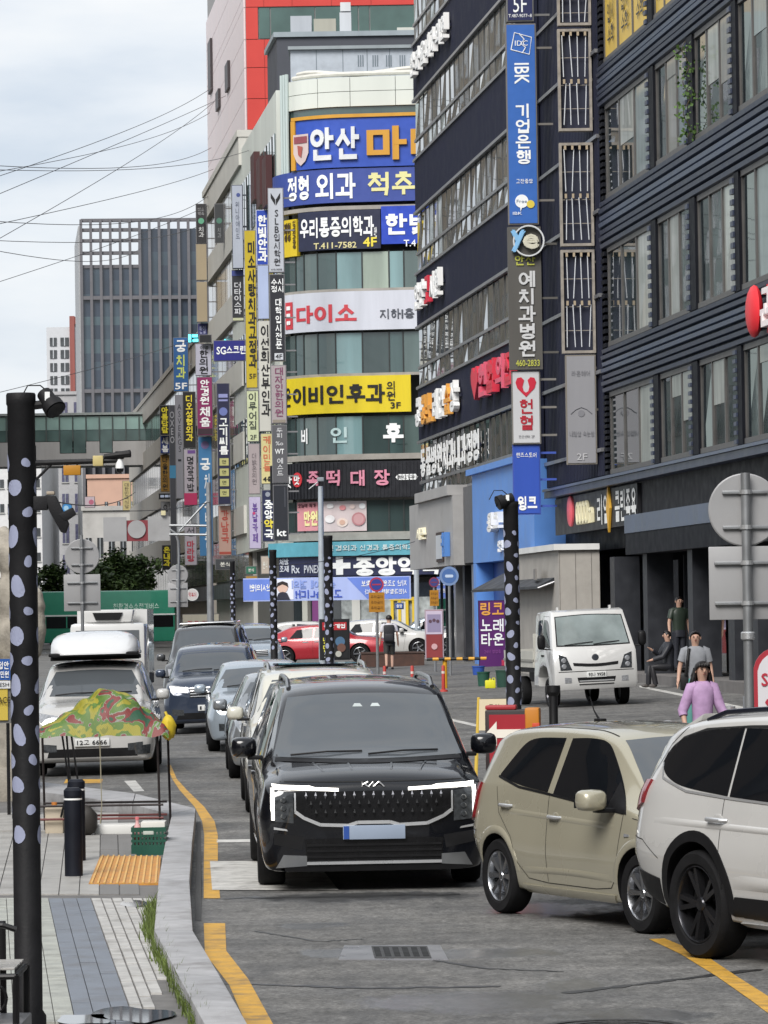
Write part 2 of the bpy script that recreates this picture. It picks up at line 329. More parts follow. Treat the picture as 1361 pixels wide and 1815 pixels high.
xs = [-1500, -400, -120, -50, -25]+[-14+i*1.0 for i in range(29)]+[25, 50, 120, 400, 1500]
mb = MB(); w = len(xs)
mb.add([(x, y, gz(x, y)) for y in ys for x in xs], [(j*w+i, j*w+i+1, (j+1)*w+i+1, (j+1)*w+i) for j in range(len(ys)-1) for i in range(w-1)])
struct(mb.build('road', asphalt, smooth=True))
# kerb of granite stones
granite = mat('kerb_granite', (.38, .38, .39), .75, var=.16, vs=5, bump=.35, bs=120, dirt=.5)
O_ = [(530, 1985), (440, 1815), (391, 1730), (342, 1648), (336, 1560), (341, 1490), (347, 1432), (240, 1406), (120, 1391), (0, 1377), (-150, 1360)]
I_ = [(452, 1985), (362, 1815), (312, 1722), (273, 1648), (281, 1556), (293, 1490), (304, 1443), (235, 1425), (120, 1409), (0, 1394), (-150, 1377)]
KZ = .17
kerb = struct(thing('kerb', None, None))
Oc, Ic = [G(x, y, KZ) for x, y in O_], [G(x, y, KZ) for x, y in I_]
for i in range(len(Oc)-1):
    a, b, c, d = Ic[i], Oc[i], Oc[i+1], Ic[i+1]
    g = (c-b).normalized()*.006
    top = [a+g, b+g, c-g, d-g]; bot = [V((p.x, p.y, gz(p.x, p.y)-.05)) for p in top]
    # corners share the same edge, leave the joint as a thin gap
    MB().hexa(bot, top).build('kerb_stone', granite, kerb, bevel=.018)
# pavement behind the kerb: a low sheet
SWZ = .035
pave_base = mat('pavement_mortar', (.16, .155, .15), .85, var=.25, vs=4, bump=.3)
pl = [G(x, y, KZ) for x, y in [((a[0]+b[0])/2, (a[1]+b[1])/2) for a, b in zip(O_, I_)]]
poly = [(p.x, p.y) for p in pl]
far = poly[-1]; near = poly[0]
mb = MB()
lx = -9.
vs_ = [(p[0], p[1], gz(*p)+SWZ) for p in poly]+[(lx, p[1], gz(lx, p[1])+SWZ) for p in poly]
n = len(poly)
# strip by strip up to the corner (index 6), then the return kerb closes it
near_pts = poly[:7]
v2 = [(p[0], p[1], gz(*p)+SWZ) for p in near_pts]+[(lx, p[1], gz(lx, p[1])+SWZ) for p in near_pts]
fs = [(i, i+1, 7+i+1, 7+i) for i in range(6)]
yr = poly[-1]
v2 += [(poly[k][0], poly[k][1], gz(*poly[k])+SWZ) for k in range(7, n)]+[(lx, yr[1], gz(lx, yr[1])+SWZ)]
fs.append(tuple([6]+list(range(14, 14+n-7))+[14+n-7, 13]))
struct(MB().add(v2, fs).build('pavement', pave_base))
PAV = bpy.data.objects['pavement']
def paver_strip(l0, l1, y0, y1, nb, m, gap=.006, h=.012, stag=0., name='paver', jit=.0015):
    """blocks between two pixel lines l0,l1 = ((xa,ya),(xb,yb)) seen on the pavement, cut into nb pieces by equal real length"""
    def ln(l, y): (xa, ya), (xb, yb) = l; return xa+(xb-xa)*(y-ya)/(yb-ya)
    def gp(l, y): return G(ln(l, y), y, SWZ)
    a0, a1, b0, b1 = gp(l0, y0), gp(l0, y1), gp(l1, y0), gp(l1, y1)
    rnd = random.Random(int(l0[0][0]*7+y0))
    ts = [0]+[(k+stag)/nb for k in range(0 if stag > 0 else 1, nb)]+[1]
    for t0, t1 in zip(ts[:-1], ts[1:]):
        A, B, C, D = a0.lerp(a1, t0), b0.lerp(b1, t0), b0.lerp(b1, t1), a0.lerp(a1, t1)
        e = (B-A).normalized()*gap/2; f = (D-A).normalized()*gap/2
        q = [A+e+f, B-e+f, C-e-f, D+e-f]; dz = h+rnd.uniform(-jit, jit)
        MB().hexa([p-V((0, 0, .01)) for p in q], [p+V((0, 0, dz)) for p in q]).build(name, m, PAV, fix=True)
pv_green = mat('paver_pale', (.38, .39, .35), .55, var=.2, vs=6, bump=.25, dirt=.5)
pv_blue = mat('paver_blue_grey', (.17, .19, .225), .5, var=.22, vs=5, bump=.25, dirt=.45)
pv_white = mat('paver_white', (.46, .45, .43), .6, var=.18, vs=7, bump=.3, dirt=.6)
pv_slab = mat('paver_slab', (.36, .35, .33), .5, var=.2, vs=3, bump=.25, dirt=.5)
pv_dark = mat('paver_dark', (.19, .185, .18), .65, var=.14, vs=4, bump=.2)
L2, L3, L4, L5 = ((85.2, 1592), (125.8, 1778.5)), ((110, 1592), (160, 1778.5)), ((134.6, 1592), (191, 1771)), ((160, 1593), (223, 1771))
def shift(l0, l1, k): return tuple((a[0]+(b[0]-a[0])*k, a[1]) for a, b in zip(l0, [(l1[0][0], l0[0][1]), (l1[1][0]+(l0[1][1]-l1[1][1])*.3, l0[1][1])]))
yA, yB = 1594, 1815
paver_strip(L2, L3, yA, yB, 9, pv_blue); paver_strip(L3, L4, yA, yB, 9, pv_blue, stag=.5); paver_strip(L4, L5, yA, yB, 9, pv_blue, stag=.25)
for k in range(1, 6): paver_strip(shift(L2, L3, -k), shift(L2, L3, -k+1), yA, yB, 9, pv_green, stag=(.5 if k % 2 else 0))
for k in range(0, 7):
    y1 = 1815-k*14 if k > 1 else 1815
    paver_strip(shift(L4, L5, 1+k*.72), shift(L4, L5, 1.72+k*.72), yA, max(1625, yB-k*26), 20, pv_white, stag=(.5 if k % 2 else 0), gap=.012, jit=.003)
# slabs of the crossing in front of the corner
for k in range(9):
    l0 = ((-40+k*36, 1588), (-5+k*30.5, 1475)); l1 = ((-40+(k+1)*36, 1588), (-5+(k+1)*30.5, 1475))
    if k < 8: paver_strip(l0, l1, 1476, 1587, 3, pv_dark if k in (6, 7) else pv_slab, stag=0, gap=.01)
    if k < 7: paver_strip(((l0[1][0], 1474), (l0[1][0]+3, 1440)), ((l1[1][0], 1474), (l1[1][0]+3, 1440)), 1442, 1474, 2, pv_slab, gap=.01)
# ribbed orange tactile plate
tac_m = mat('tactile_orange', (.52, .24, .045), .55, var=.18, vs=9, bump=.2, dirt=.35)
tac_hi = mat('tactile_rib', (.68, .40, .11), .5, var=.15, vs=9)
tp = thing('tactile_plate', 'ribbed orange tactile plate set in the pavement beside the kerb', 'tactile paving', G(222, 1546, SWZ))
qa = [G(x, y, SWZ) for x, y in [(157, 1571), (282, 1570), (285, 1522), (178, 1521)]]
o0 = tp.location.copy()
q = [p-o0 for p in qa]
MB().hexa([p+V((0,0,0)) for p in q], [p+V((0,0,.024)) for p in q]).build('plate', tac_m, tp)
for k in range(11):
    t0, t1 = (k+.3)/11, (k+.62)/11
    r4 = [q[0].lerp(q[1], t0), q[0].lerp(q[1], t1), q[3].lerp(q[2], t1), q[3].lerp(q[2], t0)]
    MB().hexa([p+V((0,0,.022)) for p in r4], [p+V((0,0,.034)) for p in r4]).build('rib', tac_hi, tp)
# painted markings
yel = mat('yellow_road_paint', (.56, .31, .04), .6, var=.22, vs=7, bump=.3, bs=40, dirt=.9)
whi = mat('white_road_paint', (.55, .54, .51), .6, var=.18, vs=7, bump=.3, bs=40, dirt=.8)
def marking(name, m, pts_l, pts_r, dz=.004, wear=None):
    mb = MB(); n = 0
    for i in range(len(pts_l)-1):
        k = 6
        for j in range(k):
            t0, t1 = j/k, (j+1)/k
            def lp(p, t): return (p[i][0]+(p[i+1][0]-p[i][0])*t, p[i][1]+(p[i+1][1]-p[i][1])*t)
            mb.quad(*[G(*p, dz) for p in (lp(pts_l, t0), lp(pts_r, t0), lp(pts_r, t1), lp(pts_l, t1))])
    return struct(mb.build(name, m))
marking('yellow_line', yel, [(490, 1900), (436, 1815), (406, 1745), (363, 1690), (361, 1636)], [(545, 1900), (484, 1815), (440, 1735), (401, 1685), (399, 1636)])
marking('yellow_line', yel, [(361, 1592), (361, 1540), (362, 1480), (358, 1455), (345, 1430), (318, 1400), (305, 1380), (296, 1356)], [(390, 1592), (386, 1540), (386, 1480), (380, 1455), (362, 1430), (331, 1400), (313, 1380), (303, 1356)])
marking('yellow_line', yel, [(1150, 1664), (1205, 1690), (1270, 1730), (1330, 1772), (1420, 1840)], [(1178, 1663), (1250, 1693), (1310, 1733), (1361, 1765), (1460, 1830)], .004)
marking('yellow_line', yel, [(113, 1388), (180, 1388)], [(117, 1381), (182, 1381)])
marking('white_marking', whi, [(376, 1577), (372, 1526)], [(600, 1577), (560, 1526)], .007)
marking('white_marking', whi, [(384, 1493), (600, 1490)], [(384, 1488), (600, 1485)])
marking('white_marking', whi, [(237, 1403), (220, 1384)], [(256, 1402), (240, 1383)])
marking('white_marking', whi, [(800, 1278), (862, 1292)], [(801, 1274), (864, 1288)])
marking('white_marking', whi, [(1133, 1218), (1200, 1232), (1361, 1268)], [(1133, 1215), (1201, 1228), (1361, 1262)])
# drain grate and manhole
iron = mat('cast_iron', (.07, .068, .066), .5, .7, var=.3, vs=8, bump=.3)
dg_ = thing('drain_grate', 'rectangular iron drain grate in a concrete surround on the asphalt', 'drain', G(710, 1690))
q = [G(x, y)-dg_.location for x, y in [(600, 1702), (795, 1703), (780, 1676), (610, 1677)]]
MB().hexa([p+V((0,0,-.02)) for p in q], [p+V((0,0,.006)) for p in q]).build('concrete_surround', mat('wet_concrete', (.2, .2, .21), .3, var=.25, vs=3), dg_)
q = [G(x, y)-dg_.location for x, y in [(664, 1700), (765, 1700), (757, 1679), (658, 1679)]]
MB().hexa([p+V((0,0,0)) for p in q], [p+V((0,0,.010)) for p in q]).build('frame', iron, dg_)
for k in range(6):
    t0, t1 = (k+.18)/6, (k+.82)/6
    r4 = [q[0].lerp(q[1], t0).lerp(q[3].lerp(q[2], t0), .12), q[0].lerp(q[1], t1).lerp(q[3].lerp(q[2], t1), .12), q[0].lerp(q[1], t1).lerp(q[3].lerp(q[2], t1), .88), q[0].lerp(q[1], t0).lerp(q[3].lerp(q[2], t0), .88)]
    MB().hexa([p+V((0,0,.002)) for p in r4], [p+V((0,0,.0125)) for p in r4]).build('slot', mat('grate_void', (.008, .008, .008), .7), dg_)
mh = G(1085, 1822)
mo = thing('manhole_cover', 'round cast iron manhole cover flush with the wet asphalt', 'manhole', mh)
MB().lathe([(.0001, .008), (.30, .008), (.34, .006), (.36, .0), (.36, -.03)], 40).build('cover', iron, mo, smooth=True)
MB().lathe([(.37, -.02), (.37, .009), (.43, .009), (.43, -.02)], 40).build('ring', iron, mo)
for k in range(3): MB().lathe([(.07+k*.08, .007), (.07+k*.08, .013), (.1+k*.08, .013), (.1+k*.08, .007)], 32).build('rib', iron, mo)

# sealed cracks and patch joints in the asphalt
tar = mat('bitumen_seal', (.03, .03, .031), .45, var=.3, vs=6)
def crack(pts, w, seed):
    r = random.Random(seed); q = []
    for i in range(len(pts)-1):
        for k in range(14): t = k/14; q.append((pts[i][0]+(pts[i+1][0]-pts[i][0])*t, pts[i][1]+(pts[i+1][1]-pts[i][1])*t+r.uniform(-.8, .8)))
    P3 = [G(x, y, .0035) for x, y in q]; mb = MB(); vs_ = []
    for i, p in enumerate(P3):
        d = (P3[min(i+1, len(P3)-1)]-P3[max(0, i-1)]); d.z = 0; d.normalize(); n = V((-d.y, d.x, 0))*w*r.uniform(.4, 1.2); vs_ += [p-n, p+n]
    mb.add(vs_, [(2*i, 2*i+1, 2*i+3, 2*i+2) for i in range(len(P3)-1)]); return struct(mb.build('crack_seal', tar))
crack([(395, 1742), (640, 1751), (905, 1748)], .05, 1); crack([(395, 1592), (620, 1588), (830, 1584)], .07, 2); crack([(1000, 1760), (1180, 1738), (1361, 1716)], .05, 3); crack([(300, 1345), (430, 1342)], .06, 4)
crack([(620, 1262), (1000, 1248), (1361, 1244)], .06, 5); crack([(700, 1690), (860, 1716), (1010, 1722)], .025, 6); crack([(450, 1650), (560, 1668), (650, 1664)], .02, 7)
# darker repair patches, a few millimetres proud
pat = mat('asphalt_patch', (.075, .074, .073), .8, var=.3, vs=5, bump=.5, bs=60)
for q in ([(345, 1632), (357, 1632), (356, 1456), (349, 1456)],):
    P3 = [G(x, y, .003) for x, y in q]; struct(MB().add(P3, [(0, 1, 2, 3)]).build('road_patch', pat))
# ------------------------------------------------------------------ vehicles
glass_dark = mat('tinted_glass', (.006, .007, .009), .03, var=0, ior=1.52)
glass_shield = mat('windscreen_glass', (.085, .095, .105), .05, var=.05, vs=1, ior=1.5, coat=.3)
blackpl = mat('black_plastic', (.008, .008, .009), .5, var=.15, vs=8, spec=.3)
rubber = mat('tyre_rubber', (.010, .010, .011), .85, spec=.25, var=.25, vs=12, bump=.15, bs=90)
chrome = mat('chrome_trim', (.78, .79, .8), .3, .75, var=.04)
alloy = mat('alloy_rim', (.42, .43, .45), .28, 1., var=.08)
alloy_dark = mat('dark_alloy_rim', (.05, .05, .055), .25, .8, var=.08)
seam_m = mat('shut_line', (.01, .01, .01), .8, var=0)
red_lens = mat('red_lamp_lens', (.24, .008, .014), .12, var=.2, vs=20, coat=.6)
clear_lens = mat('clear_lamp_lens', (.35, .36, .38), .08, .3, var=.3, vs=25, coat=.8)
dark_lens = mat('dark_lamp_lens', (.05, .055, .06), .06, .2, var=.4, vs=30, coat=.8)
plate_w = mat('number_plate_white', (.7, .71, .7), .4, var=.04)
ink = mat('black_ink', (.012, .012, .014), .5, var=0)
lamp_on = mat('lit_lamp', (1, .96, .88), .3, var=0, emit=2.2)
def paint(name, col, metal=.0, flake=0., rough=.28):
    return mat('car_paint_'+name, col, rough, metal, var=.05, vs=1.2, coat=1., dirt=.05)
def pchip(xs, ys, x):
    n = len(xs)
    if x <= xs[0]: return ys[0]
    if x >= xs[-1]: return ys[-1]
    h = [xs[i+1]-xs[i] for i in range(n-1)]; d = [(ys[i+1]-ys[i])/h[i] for i in range(n-1)]
    def sl(i):
        if i == 0: return d[0]
        if i == n-1: return d[-1]
        if d[i-1]*d[i] <= 0: return 0.
        w1, w2 = 2*h[i]+h[i-1], h[i]+2*h[i-1]
        return (w1+w2)/(w1/d[i-1]+w2/d[i])
    i = max(k for k in range(n-1) if xs[k] <= x); t = (x-xs[i])/h[i]; m0, m1 = sl(i)*h[i], sl(i+1)*h[i]
    return (2*t**3-3*t**2+1)*ys[i]+(t**3-2*t**2+t)*m0+(-2*t**3+3*t**2)*ys[i+1]+(t**3-t**2)*m1
def chaikin(p, k):
    for _ in range(k):
        q = [p[0]]
        for i in range(len(p)-1):
            a, b = p[i], p[i+1]
            if i > 0: q.append((a[0]*.75+b[0]*.25, a[1]*.75+b[1]*.25))
            if i < len(p)-2: q.append((a[0]*.25+b[0]*.75, a[1]*.25+b[1]*.75))
        q.append(p[-1]); p = q
    return p
class Car:
    def __init__(s, name, label, keys, body_m, wheels, rw, arch=None, crown=.03, lin=(), rr=.07, group=None, nst=64, wellm=None, cut=None):
        """keys: x, zbottom, wbottom, zwaist, wwaist, zbelt, wbelt, ztop, wtop ; wheels: x of axles ; rw: tyre radius"""
        s.root = thing(name, label, 'car', group=group); s.name = name
        X = [k[0] for k in keys]
        st = []
        for i in range(len(X)-1):
            n = max(2, int(nst*(X[i+1]-X[i])/(X[-1]-X[0])))
            st += [X[i]+(X[i+1]-X[i])*j/n for j in range(n)]
        st.append(X[-1])
        secs = []
        for x in st:
            zb, wb, zw, ww, zs, ws, zt, wt = [pchip(X, [k[j] for k in keys], x) for j in range(1, 9)]
            r = min(rr, (zt-zs)*.45)
            poly = [(0, zb), (wb*.55, zb), (wb*.96, zb), (wb, zb+.05), ((wb+ww*2)/3+.0, zb+(zw-zb)*.62), (ww, zw), ((ww+ws*2)/3, zw+(zs-zw)*.7), (ws, zs), (ws-(ws-wt)*.12, zs+(zt-zs)*.12),
                    (wt+(ws-wt)*.16, zt-r-(zt-zs-r)*.1), (wt, zt-r*.5), (wt-r*1.2, zt-r*.08), (wt*.6, zt+crown*.6), (wt*.25, zt+crown*.95), (0, zt+crown)]
            secs.append((x, chaikin(poly, 2)))
        mb = MB(); n = len(secs[0][1])
        def full(x, h): return [(x, y, z) for y, z in h]+[(x, -y, z) for y, z in h[-2:0:-1]]
        rings = [full(x, h) for x, h in secs]
        def caps(ring, sgn):
            cz = sum(v[2] for v in ring)/len(ring); o = []
            for k, (sc, dx) in enumerate([(.965, .012), (.8, .022), (.5, .028), (.2, .03)]):
                o.append([(v[0]+sgn*dx, v[1]*sc, cz+(v[2]-cz)*sc) for v in ring])
            return o
        rings = caps(rings[0], -1)[::-1]+rings+caps(rings[-1], 1)
        m = len(rings[0]); vs_ = [v for rg in rings for v in rg]; fs = []
        for i in range(len(rings)-1):
            for k in range(m): fs.append((i*m+k, i*m+(k+1) % m, (i+1)*m+(k+1) % m, (i+1)*m+k))
        fs += [tuple(range(m)), tuple(range(len(vs_)-1, len(vs_)-m-1, -1))]
        me = bpy.data.meshes.new('body'); me.from_pydata(vs_, [], fs)
        bm = bmesh.new(); bm.from_mesh(me); bmesh.ops.recalc_face_normals(bm, faces=bm.faces); bm.to_mesh(me)
        s.bvh = BVHTree.FromBMesh(bm); bm.free()
        ra = arch or rw*1.14
        cut_mb = MB()
        wmax = max(k[4] for k in keys)
        for wx in wheels:
            for sg in (-1, 1):
                cut_mb.cyl((wx, sg*(wmax-.30) if sg > 0 else -(wmax+.2), rw+.005), ra, .5, 40, 'y')
        co = cut_mb.build('cutter', None); bo = obj('body', me, body_m, s.root)
        co.data.materials.append(wellm or blackpl)
        bo.data.materials.append(wellm or blackpl)
        for p in co.data.polygons: p.material_index = 0
        md = bo.modifiers.new('b', 'BOOLEAN'); md.object = co; md.operation = 'DIFFERENCE'; md.solver = 'EXACT'; md.material_mode = 'TRANSFER'
        dg = bpy.context.evaluated_depsgraph_get(); me2 = bpy.data.meshes.new_from_object(bo.evaluated_get(dg))
        bo.modifiers.clear(); bo.data = me2; bpy.data.objects.remove(co)
        me2.shade_smooth(); me2.set_sharp_from_angle(angle=R(42))
        s.body = bo; s.keys = keys; s.wheels = wheels; s.rw = rw; s.wmax = wmax; s.front = X[-1]; s.rear = X[0]
    def hit(s, o, d):
        return s.bvh.ray_cast(V(o), V(d))
    def surf(s, view, a, b):
        """view: 'R','L' -> (x,z) ; 'F','B' -> (y,z) ; 'T' -> (x,y)"""
        o, d = {'R': ((a, -3, b), (0, 1, 0)), 'L': ((a, 3, b), (0, -1, 0)), 'F': ((6, a, b), (-1, 0, 0)), 'B': ((-6, a, b), (1, 0, 0)), 'T': ((a, b, 4), (0, 0, -1))}[view]
        p, nrm, _, _ = s.hit(o, d)
        if p is None:
            p, nrm, _, _ = s.bvh.find_nearest(V(o)+V(d)*2)
        return p, nrm
    def patch(s, name, m, view, lo, hi, off=.004, parent=None, nu=14, nv=6, rim=.012, crown=0.):
        """a piece lying on the body between a lower and an upper polyline given in the view's plane"""
        def samp(pl, t):
            L = [0]
            for i in range(len(pl)-1): L.append(L[-1]+math.hypot(pl[i+1][0]-pl[i][0], pl[i+1][1]-pl[i][1]))
            if L[-1] < 1e-9: return pl[0]
            q = t*L[-1]
            for i in range(len(pl)-1):
                if q <= L[i+1]+1e-9:
                    k = (q-L[i])/max(1e-9, L[i+1]-L[i]); return (pl[i][0]+(pl[i+1][0]-pl[i][0])*k, pl[i][1]+(pl[i+1][1]-pl[i][1])*k)
            return pl[-1]
        lo, hi = (chaikin(lo, 2) if len(lo) > 2 else lo), (chaikin(hi, 2) if len(hi) > 2 else hi)
        mb = MB(); g = []
        for j in range(nv+1):
            row = []
            for i in range(nu+1):
                a, b = samp(lo, i/nu), samp(hi, i/nu); t = j/nv
                p, nrm = s.surf(view, a[0]+(b[0]-a[0])*t, a[1]+(b[1]-a[1])*t)
                c = crown*(1-(2*t-1)**2)*(1-(2*i/nu-1)**4)
                row.append(p+nrm*(off+c))
                if rim: row[-1] = (row[-1], p-nrm*rim)
                else: row[-1] = (row[-1], p)
            g.append(row)
        w = nu+1
        vs_ = [q[0] for r_ in g for q in r_]; fs = [(j*w+i, j*w+i+1, (j+1)*w+i+1, (j+1)*w+i) for j in range(nv) for i in range(nu)]
        if rim:
            edge = [(0, i) for i in range(nu)]+[(j, nu) for j in range(nv)]+[(nv, i) for i in range(nu, 0, -1)]+[(j, 0) for j in range(nv, 0, -1)]
            n0 = len(vs_); vs_ += [g[j][i][1] for j, i in edge]; k = len(edge)
            for q in range(k):
                a, b = edge[q], edge[(q+1) % k]
                fs.append((a[0]*w+a[1], b[0]*w+b[1], n0+(q+1) % k, n0+q))
        mb.add(vs_, fs)
        return mb.build(name, m, parent or s.root, smooth=True, ang=50)
    def line(s, name, m, view, pts, wid=.006, off=.0022, parent=None, n=None):
        """a narrow strip along a polyline (shut lines, trim)"""
        q = []
        for i in range(len(pts)-1):
            k = max(1, int(math.hypot(pts[i+1][0]-pts[i][0], pts[i+1][1]-pts[i][1])/.05))
            q += [(pts[i][0]+(pts[i+1][0]-pts[i][0])*j/k, pts[i][1]+(pts[i+1][1]-pts[i][1])*j/k) for j in range(k)]
        q.append(pts[-1]); vs_ = []; fs = []
        for i, p in enumerate(q):
            a, b = q[max(0, i-1)], q[min(len(q)-1, i+1)]; dx, dy = b[0]-a[0], b[1]-a[1]; L = math.hypot(dx, dy) or 1
            nx, ny = -dy/L*wid/2, dx/L*wid/2
            for sg in (1, -1):
                pp, nn = s.surf(view, p[0]+nx*sg, p[1]+ny*sg); vs_.append(pp+nn*off)
        fs = [(2*i, 2*i+1, 2*i+3, 2*i+2) for i in range(len(q)-1)]
        return MB().add(vs_, fs).build(name, m, parent or s.root, smooth=True)
    def both(s, fn, *a, **k):
        for vw in ('R', 'L'): fn(*[vw if x == 'RL' else x for x in a], **k)
    def wheel(s, rim_m, spokes=5, wid=.2, rim_r=None, style='split', hub_m=None, steer=0., lite=False):
        rw = s.rw; rr = rim_r or rw*.7
        for wx in s.wheels:
            for sg in (-1, 1):
                t = bpy.data.objects.new('wheel', None); COL.objects.link(t); t.parent = s.root; t.empty_display_size = .1
                t.location = (wx, sg*(s.wmax-.02-wid), rw); st = steer if wx > 0 else 0
                t.rotation_euler = (0, 0, st if sg > 0 else st+math.pi)     # local +y outward
                if 'tyre' not in s.__dict__:
                    s.tyre = MB().lathe([(rr*.98, wid*.12), (rw*.93, .0), (rw*.985, wid*.1), (rw, wid*.22), (rw, wid*.78), (rw*.985, wid*.9), (rw*.93, wid), (rr+.012, wid*.97), (rr, wid*.9)], 40, 'y').build('tyre', rubber, t, smooth=True)
                    s.tyre_me = s.tyre.data
                    mb = MB().lathe([(rr*1.0, wid*.93), (rr*.965, wid*.95), (rr*.93, wid*.88), (rr*.9, wid*.45)], 40, 'y')
                    for k in range(spokes):
                        for dd in ((-.16, .16) if style == 'split' else (0,)):
                            a = 2*math.pi*k/spokes; a2 = a+dd*(2.6/spokes*2)
                            c0, c1 = V((math.cos(a), 0, math.sin(a))), V((math.cos(a2), 0, math.sin(a2)))
                            tn = V((-math.sin(a2), 0, math.cos(a2))); w0, w1 = rr*.085, rr*(.075 if style == 'split' else .14)
                            i_, o_ = c0*rr*.14, c1*rr*.93
                            mb.hexa([i_-tn*w0+V((0, wid*.62, 0)), i_+tn*w0+V((0, wid*.62, 0)), o_+tn*w1+V((0, wid*.68, 0)), o_-tn*w1+V((0, wid*.68, 0))],
                                    [i_-tn*w0*.8+V((0, wid*.80, 0)), i_+tn*w0*.8+V((0, wid*.80, 0)), o_+tn*w1*.8+V((0, wid*.9, 0)), o_-tn*w1*.8+V((0, wid*.9, 0))])
                    mb.lathe([(.0001, wid*.86), (rr*.16, wid*.85), (rr*.2, wid*.78), (rr*.2, wid*.5)], 20, 'y')
                    s.rim_me = mb.build('rim', rim_m, t, smooth=True, ang=30).data
                    s.disc_me = MB().cyl((0, wid*.3, 0), rr*.93, wid*.1, 28, 'y').build('brake_disc', mat('brake_disc', (.05, .05, .052), .5, .6), t).data
                else:
                    obj('tyre', s.tyre_me, None, t); obj('rim', s.rim_me, None, t); obj('brake_disc', s.disc_me, None, t)
    def mirror(s, x, y, z, body_m, sz=(.11, .13, .09)):
        for sg in (-1, 1):
            ms = bpy.data.objects.new('wing_mirror', None); COL.objects.link(ms); ms.parent = s.root; ms.empty_display_size = .1
            ms.location = (x, sg*y, z)
            a, b, c = sz
            MB().add(*shell(a, b, c)).build('mirror_housing', body_m, ms, smooth=True, ang=60, loc=(0, sg*(b+.06), c*.4))
            MB().box(-a-.004, -a+.012, -b*.82, b*.82, -c*.7, c*.75).build('mirror_glass', glass_dark, ms, loc=(0, sg*(b+.06), c*.4))
            MB().box(-.05, .05, -.10, .06, -c*.75, -c*.35).build('mirror_stalk', blackpl, ms, loc=(0, sg*.05, 0), bevel=.01)
    def plate(s, text, end='F', z=.5, y=0., w=.52, h=.11, m=None):
        p, _ = s.surf(end, y, z); sg = 1 if end == 'F' else -1
        t = bpy.data.objects.new('number_plate', None); COL.objects.link(t); t.parent = s.root; t.empty_display_size = .1
        t.location = (p.x+sg*.022, y, z); t.rotation_euler = (0, 0, R(90) if sg > 0 else R(-90))
        MB().box(-w/2, w/2, -.012, .03, -h/2, h/2).build('plate_panel', m or plate_w, t, bevel=.004)
        if text: txt(text, t, ink, 0, 0, w*.86, h*.62, y=-.013, ext=.002, bold=.02)
        return t
    def wipers(s, pts):
        for a, b in pts:
            pa, na = s.surf('F', *a); pb, nb = s.surf('F', *b)
            pm, nm = s.surf('F', (a[0]+b[0])/2, (a[1]+b[1])/2)
            MB().tube([pa+na*.02, pm+nm*.03, pb+nb*.015], .009, 6).build('wiper', blackpl, s.root)
    def place(s, x, y, yaw):
        """stand the car on the ground at x, y with its nose towards the heading angle yaw"""
        f = V((math.cos(yaw), math.sin(yaw), 0)); l = V((-f.y, f.x, 0)); b = 1.3
        hf = gz(x+f.x*b, y+f.y*b); hr = gz(x-f.x*b, y-f.y*b); hl = gz(x+l.x*.8, y+l.y*.8); hh = gz(x-l.x*.8, y-l.y*.8)
        fx = V((f.x, f.y, (hf-hr)/(2*b))).normalized(); ly = V((l.x, l.y, (hl-hh)/1.6)); up = fx.cross(ly).normalized(); ly = up.cross(fx)
        z = (hf+hr+hl+hh)/4
        s.root.matrix_world = M(((fx.x, ly.x, up.x, x), (fx.y, ly.y, up.y, y), (fx.z, ly.z, up.z, z), (0, 0, 0, 1)))
def shell(a, b, c):
    vs_, fs, n, m = [], [], 14, 8
    for j in range(m+1):
        th = math.pi*j/m
        for k in range(n):
            ph = 2*math.pi*k/n
            def se(v, p): return math.copysign(abs(v)**p, v)
            x = a*se(math.sin(th), .55)*se(math.cos(ph), .6); y = b*se(math.sin(th), .55)*se(math.sin(ph), .6); z = c*se(math.cos(th), .6)
            if x < 0: x = max(x, -a*.92)
            else: x *= .95; y *= 1-.18*abs(x/a); z *= 1-.12*abs(x/a)
            vs_.append((x, y, z))
    for j in range(m):
        for k in range(n): fs.append((j*n+k, j*n+(k+1) % n, (j+1)*n+(k+1) % n, (j+1)*n+k))
    return vs_, fs
def mir(pl): return [(-p[0], p[1]) for p in pl]
# ------------------------------------------------------------------ black minivan facing the viewer
def sub_empty(name, parent, loc=(0,0,0)):
    o = bpy.data.objects.new(name, None); COL.objects.link(o); o.parent = parent; o.location = loc; o.empty_display_size = .1; return o
def rail(c, m, x0, x1, y, zoff=.035, r=.02, foot=True):
    for sg in (-1, 1):
        pts = []
        for k in range(9):
            x = x0+(x1-x0)*k/8; p, _ = c.surf('T', x, sg*y); pts.append((x, sg*y, p.z+(zoff if 0 < k < 8 else .0)))
        MB().tube(pts, r, 8).build('roof_rail', m, c.root, smooth=True)
blk = mat('car_paint_black', (.0035, .004, .006), .25, 0, var=.05, vs=1.2, coat=.8, spec=.3)
kv = [(-2.57, .40, .78, .75, .90, 1.02, .88, 1.52, .68), (-2.44, .30, .90, .75, .98, 1.06, .955, 1.69, .73), (-2.0, .22, .94, .75, .997, 1.08, .97, 1.735, .72), (-1., .20, .95, .74, .998, 1.08, .97, 1.75, .735),
      (.2, .20, .95, .72, .998, 1.06, .965, 1.74, .73), (.72, .20, .95, .72, .998, 1.05, .96, 1.69, .72), (1.25, .2, .95, .70, .998, 1.03, .95, 1.41, .78), (1.72, .2, .95, .70, .998, .99, .945, 1.135, .84), (1.85, .2, .95, .70, .998, .985, .94, 1.085, .80),
      (2.2, .2, .95, .68, .995, .955, .935, 1.035, .80), (2.43, .19, .94, .66, .985, .92, .93, .985, .80), (2.52, .18, .90, .64, .965, .88, .92, .945, .80), (2.57, .18, .84, .62, .93, .84, .89, .90, .77)]
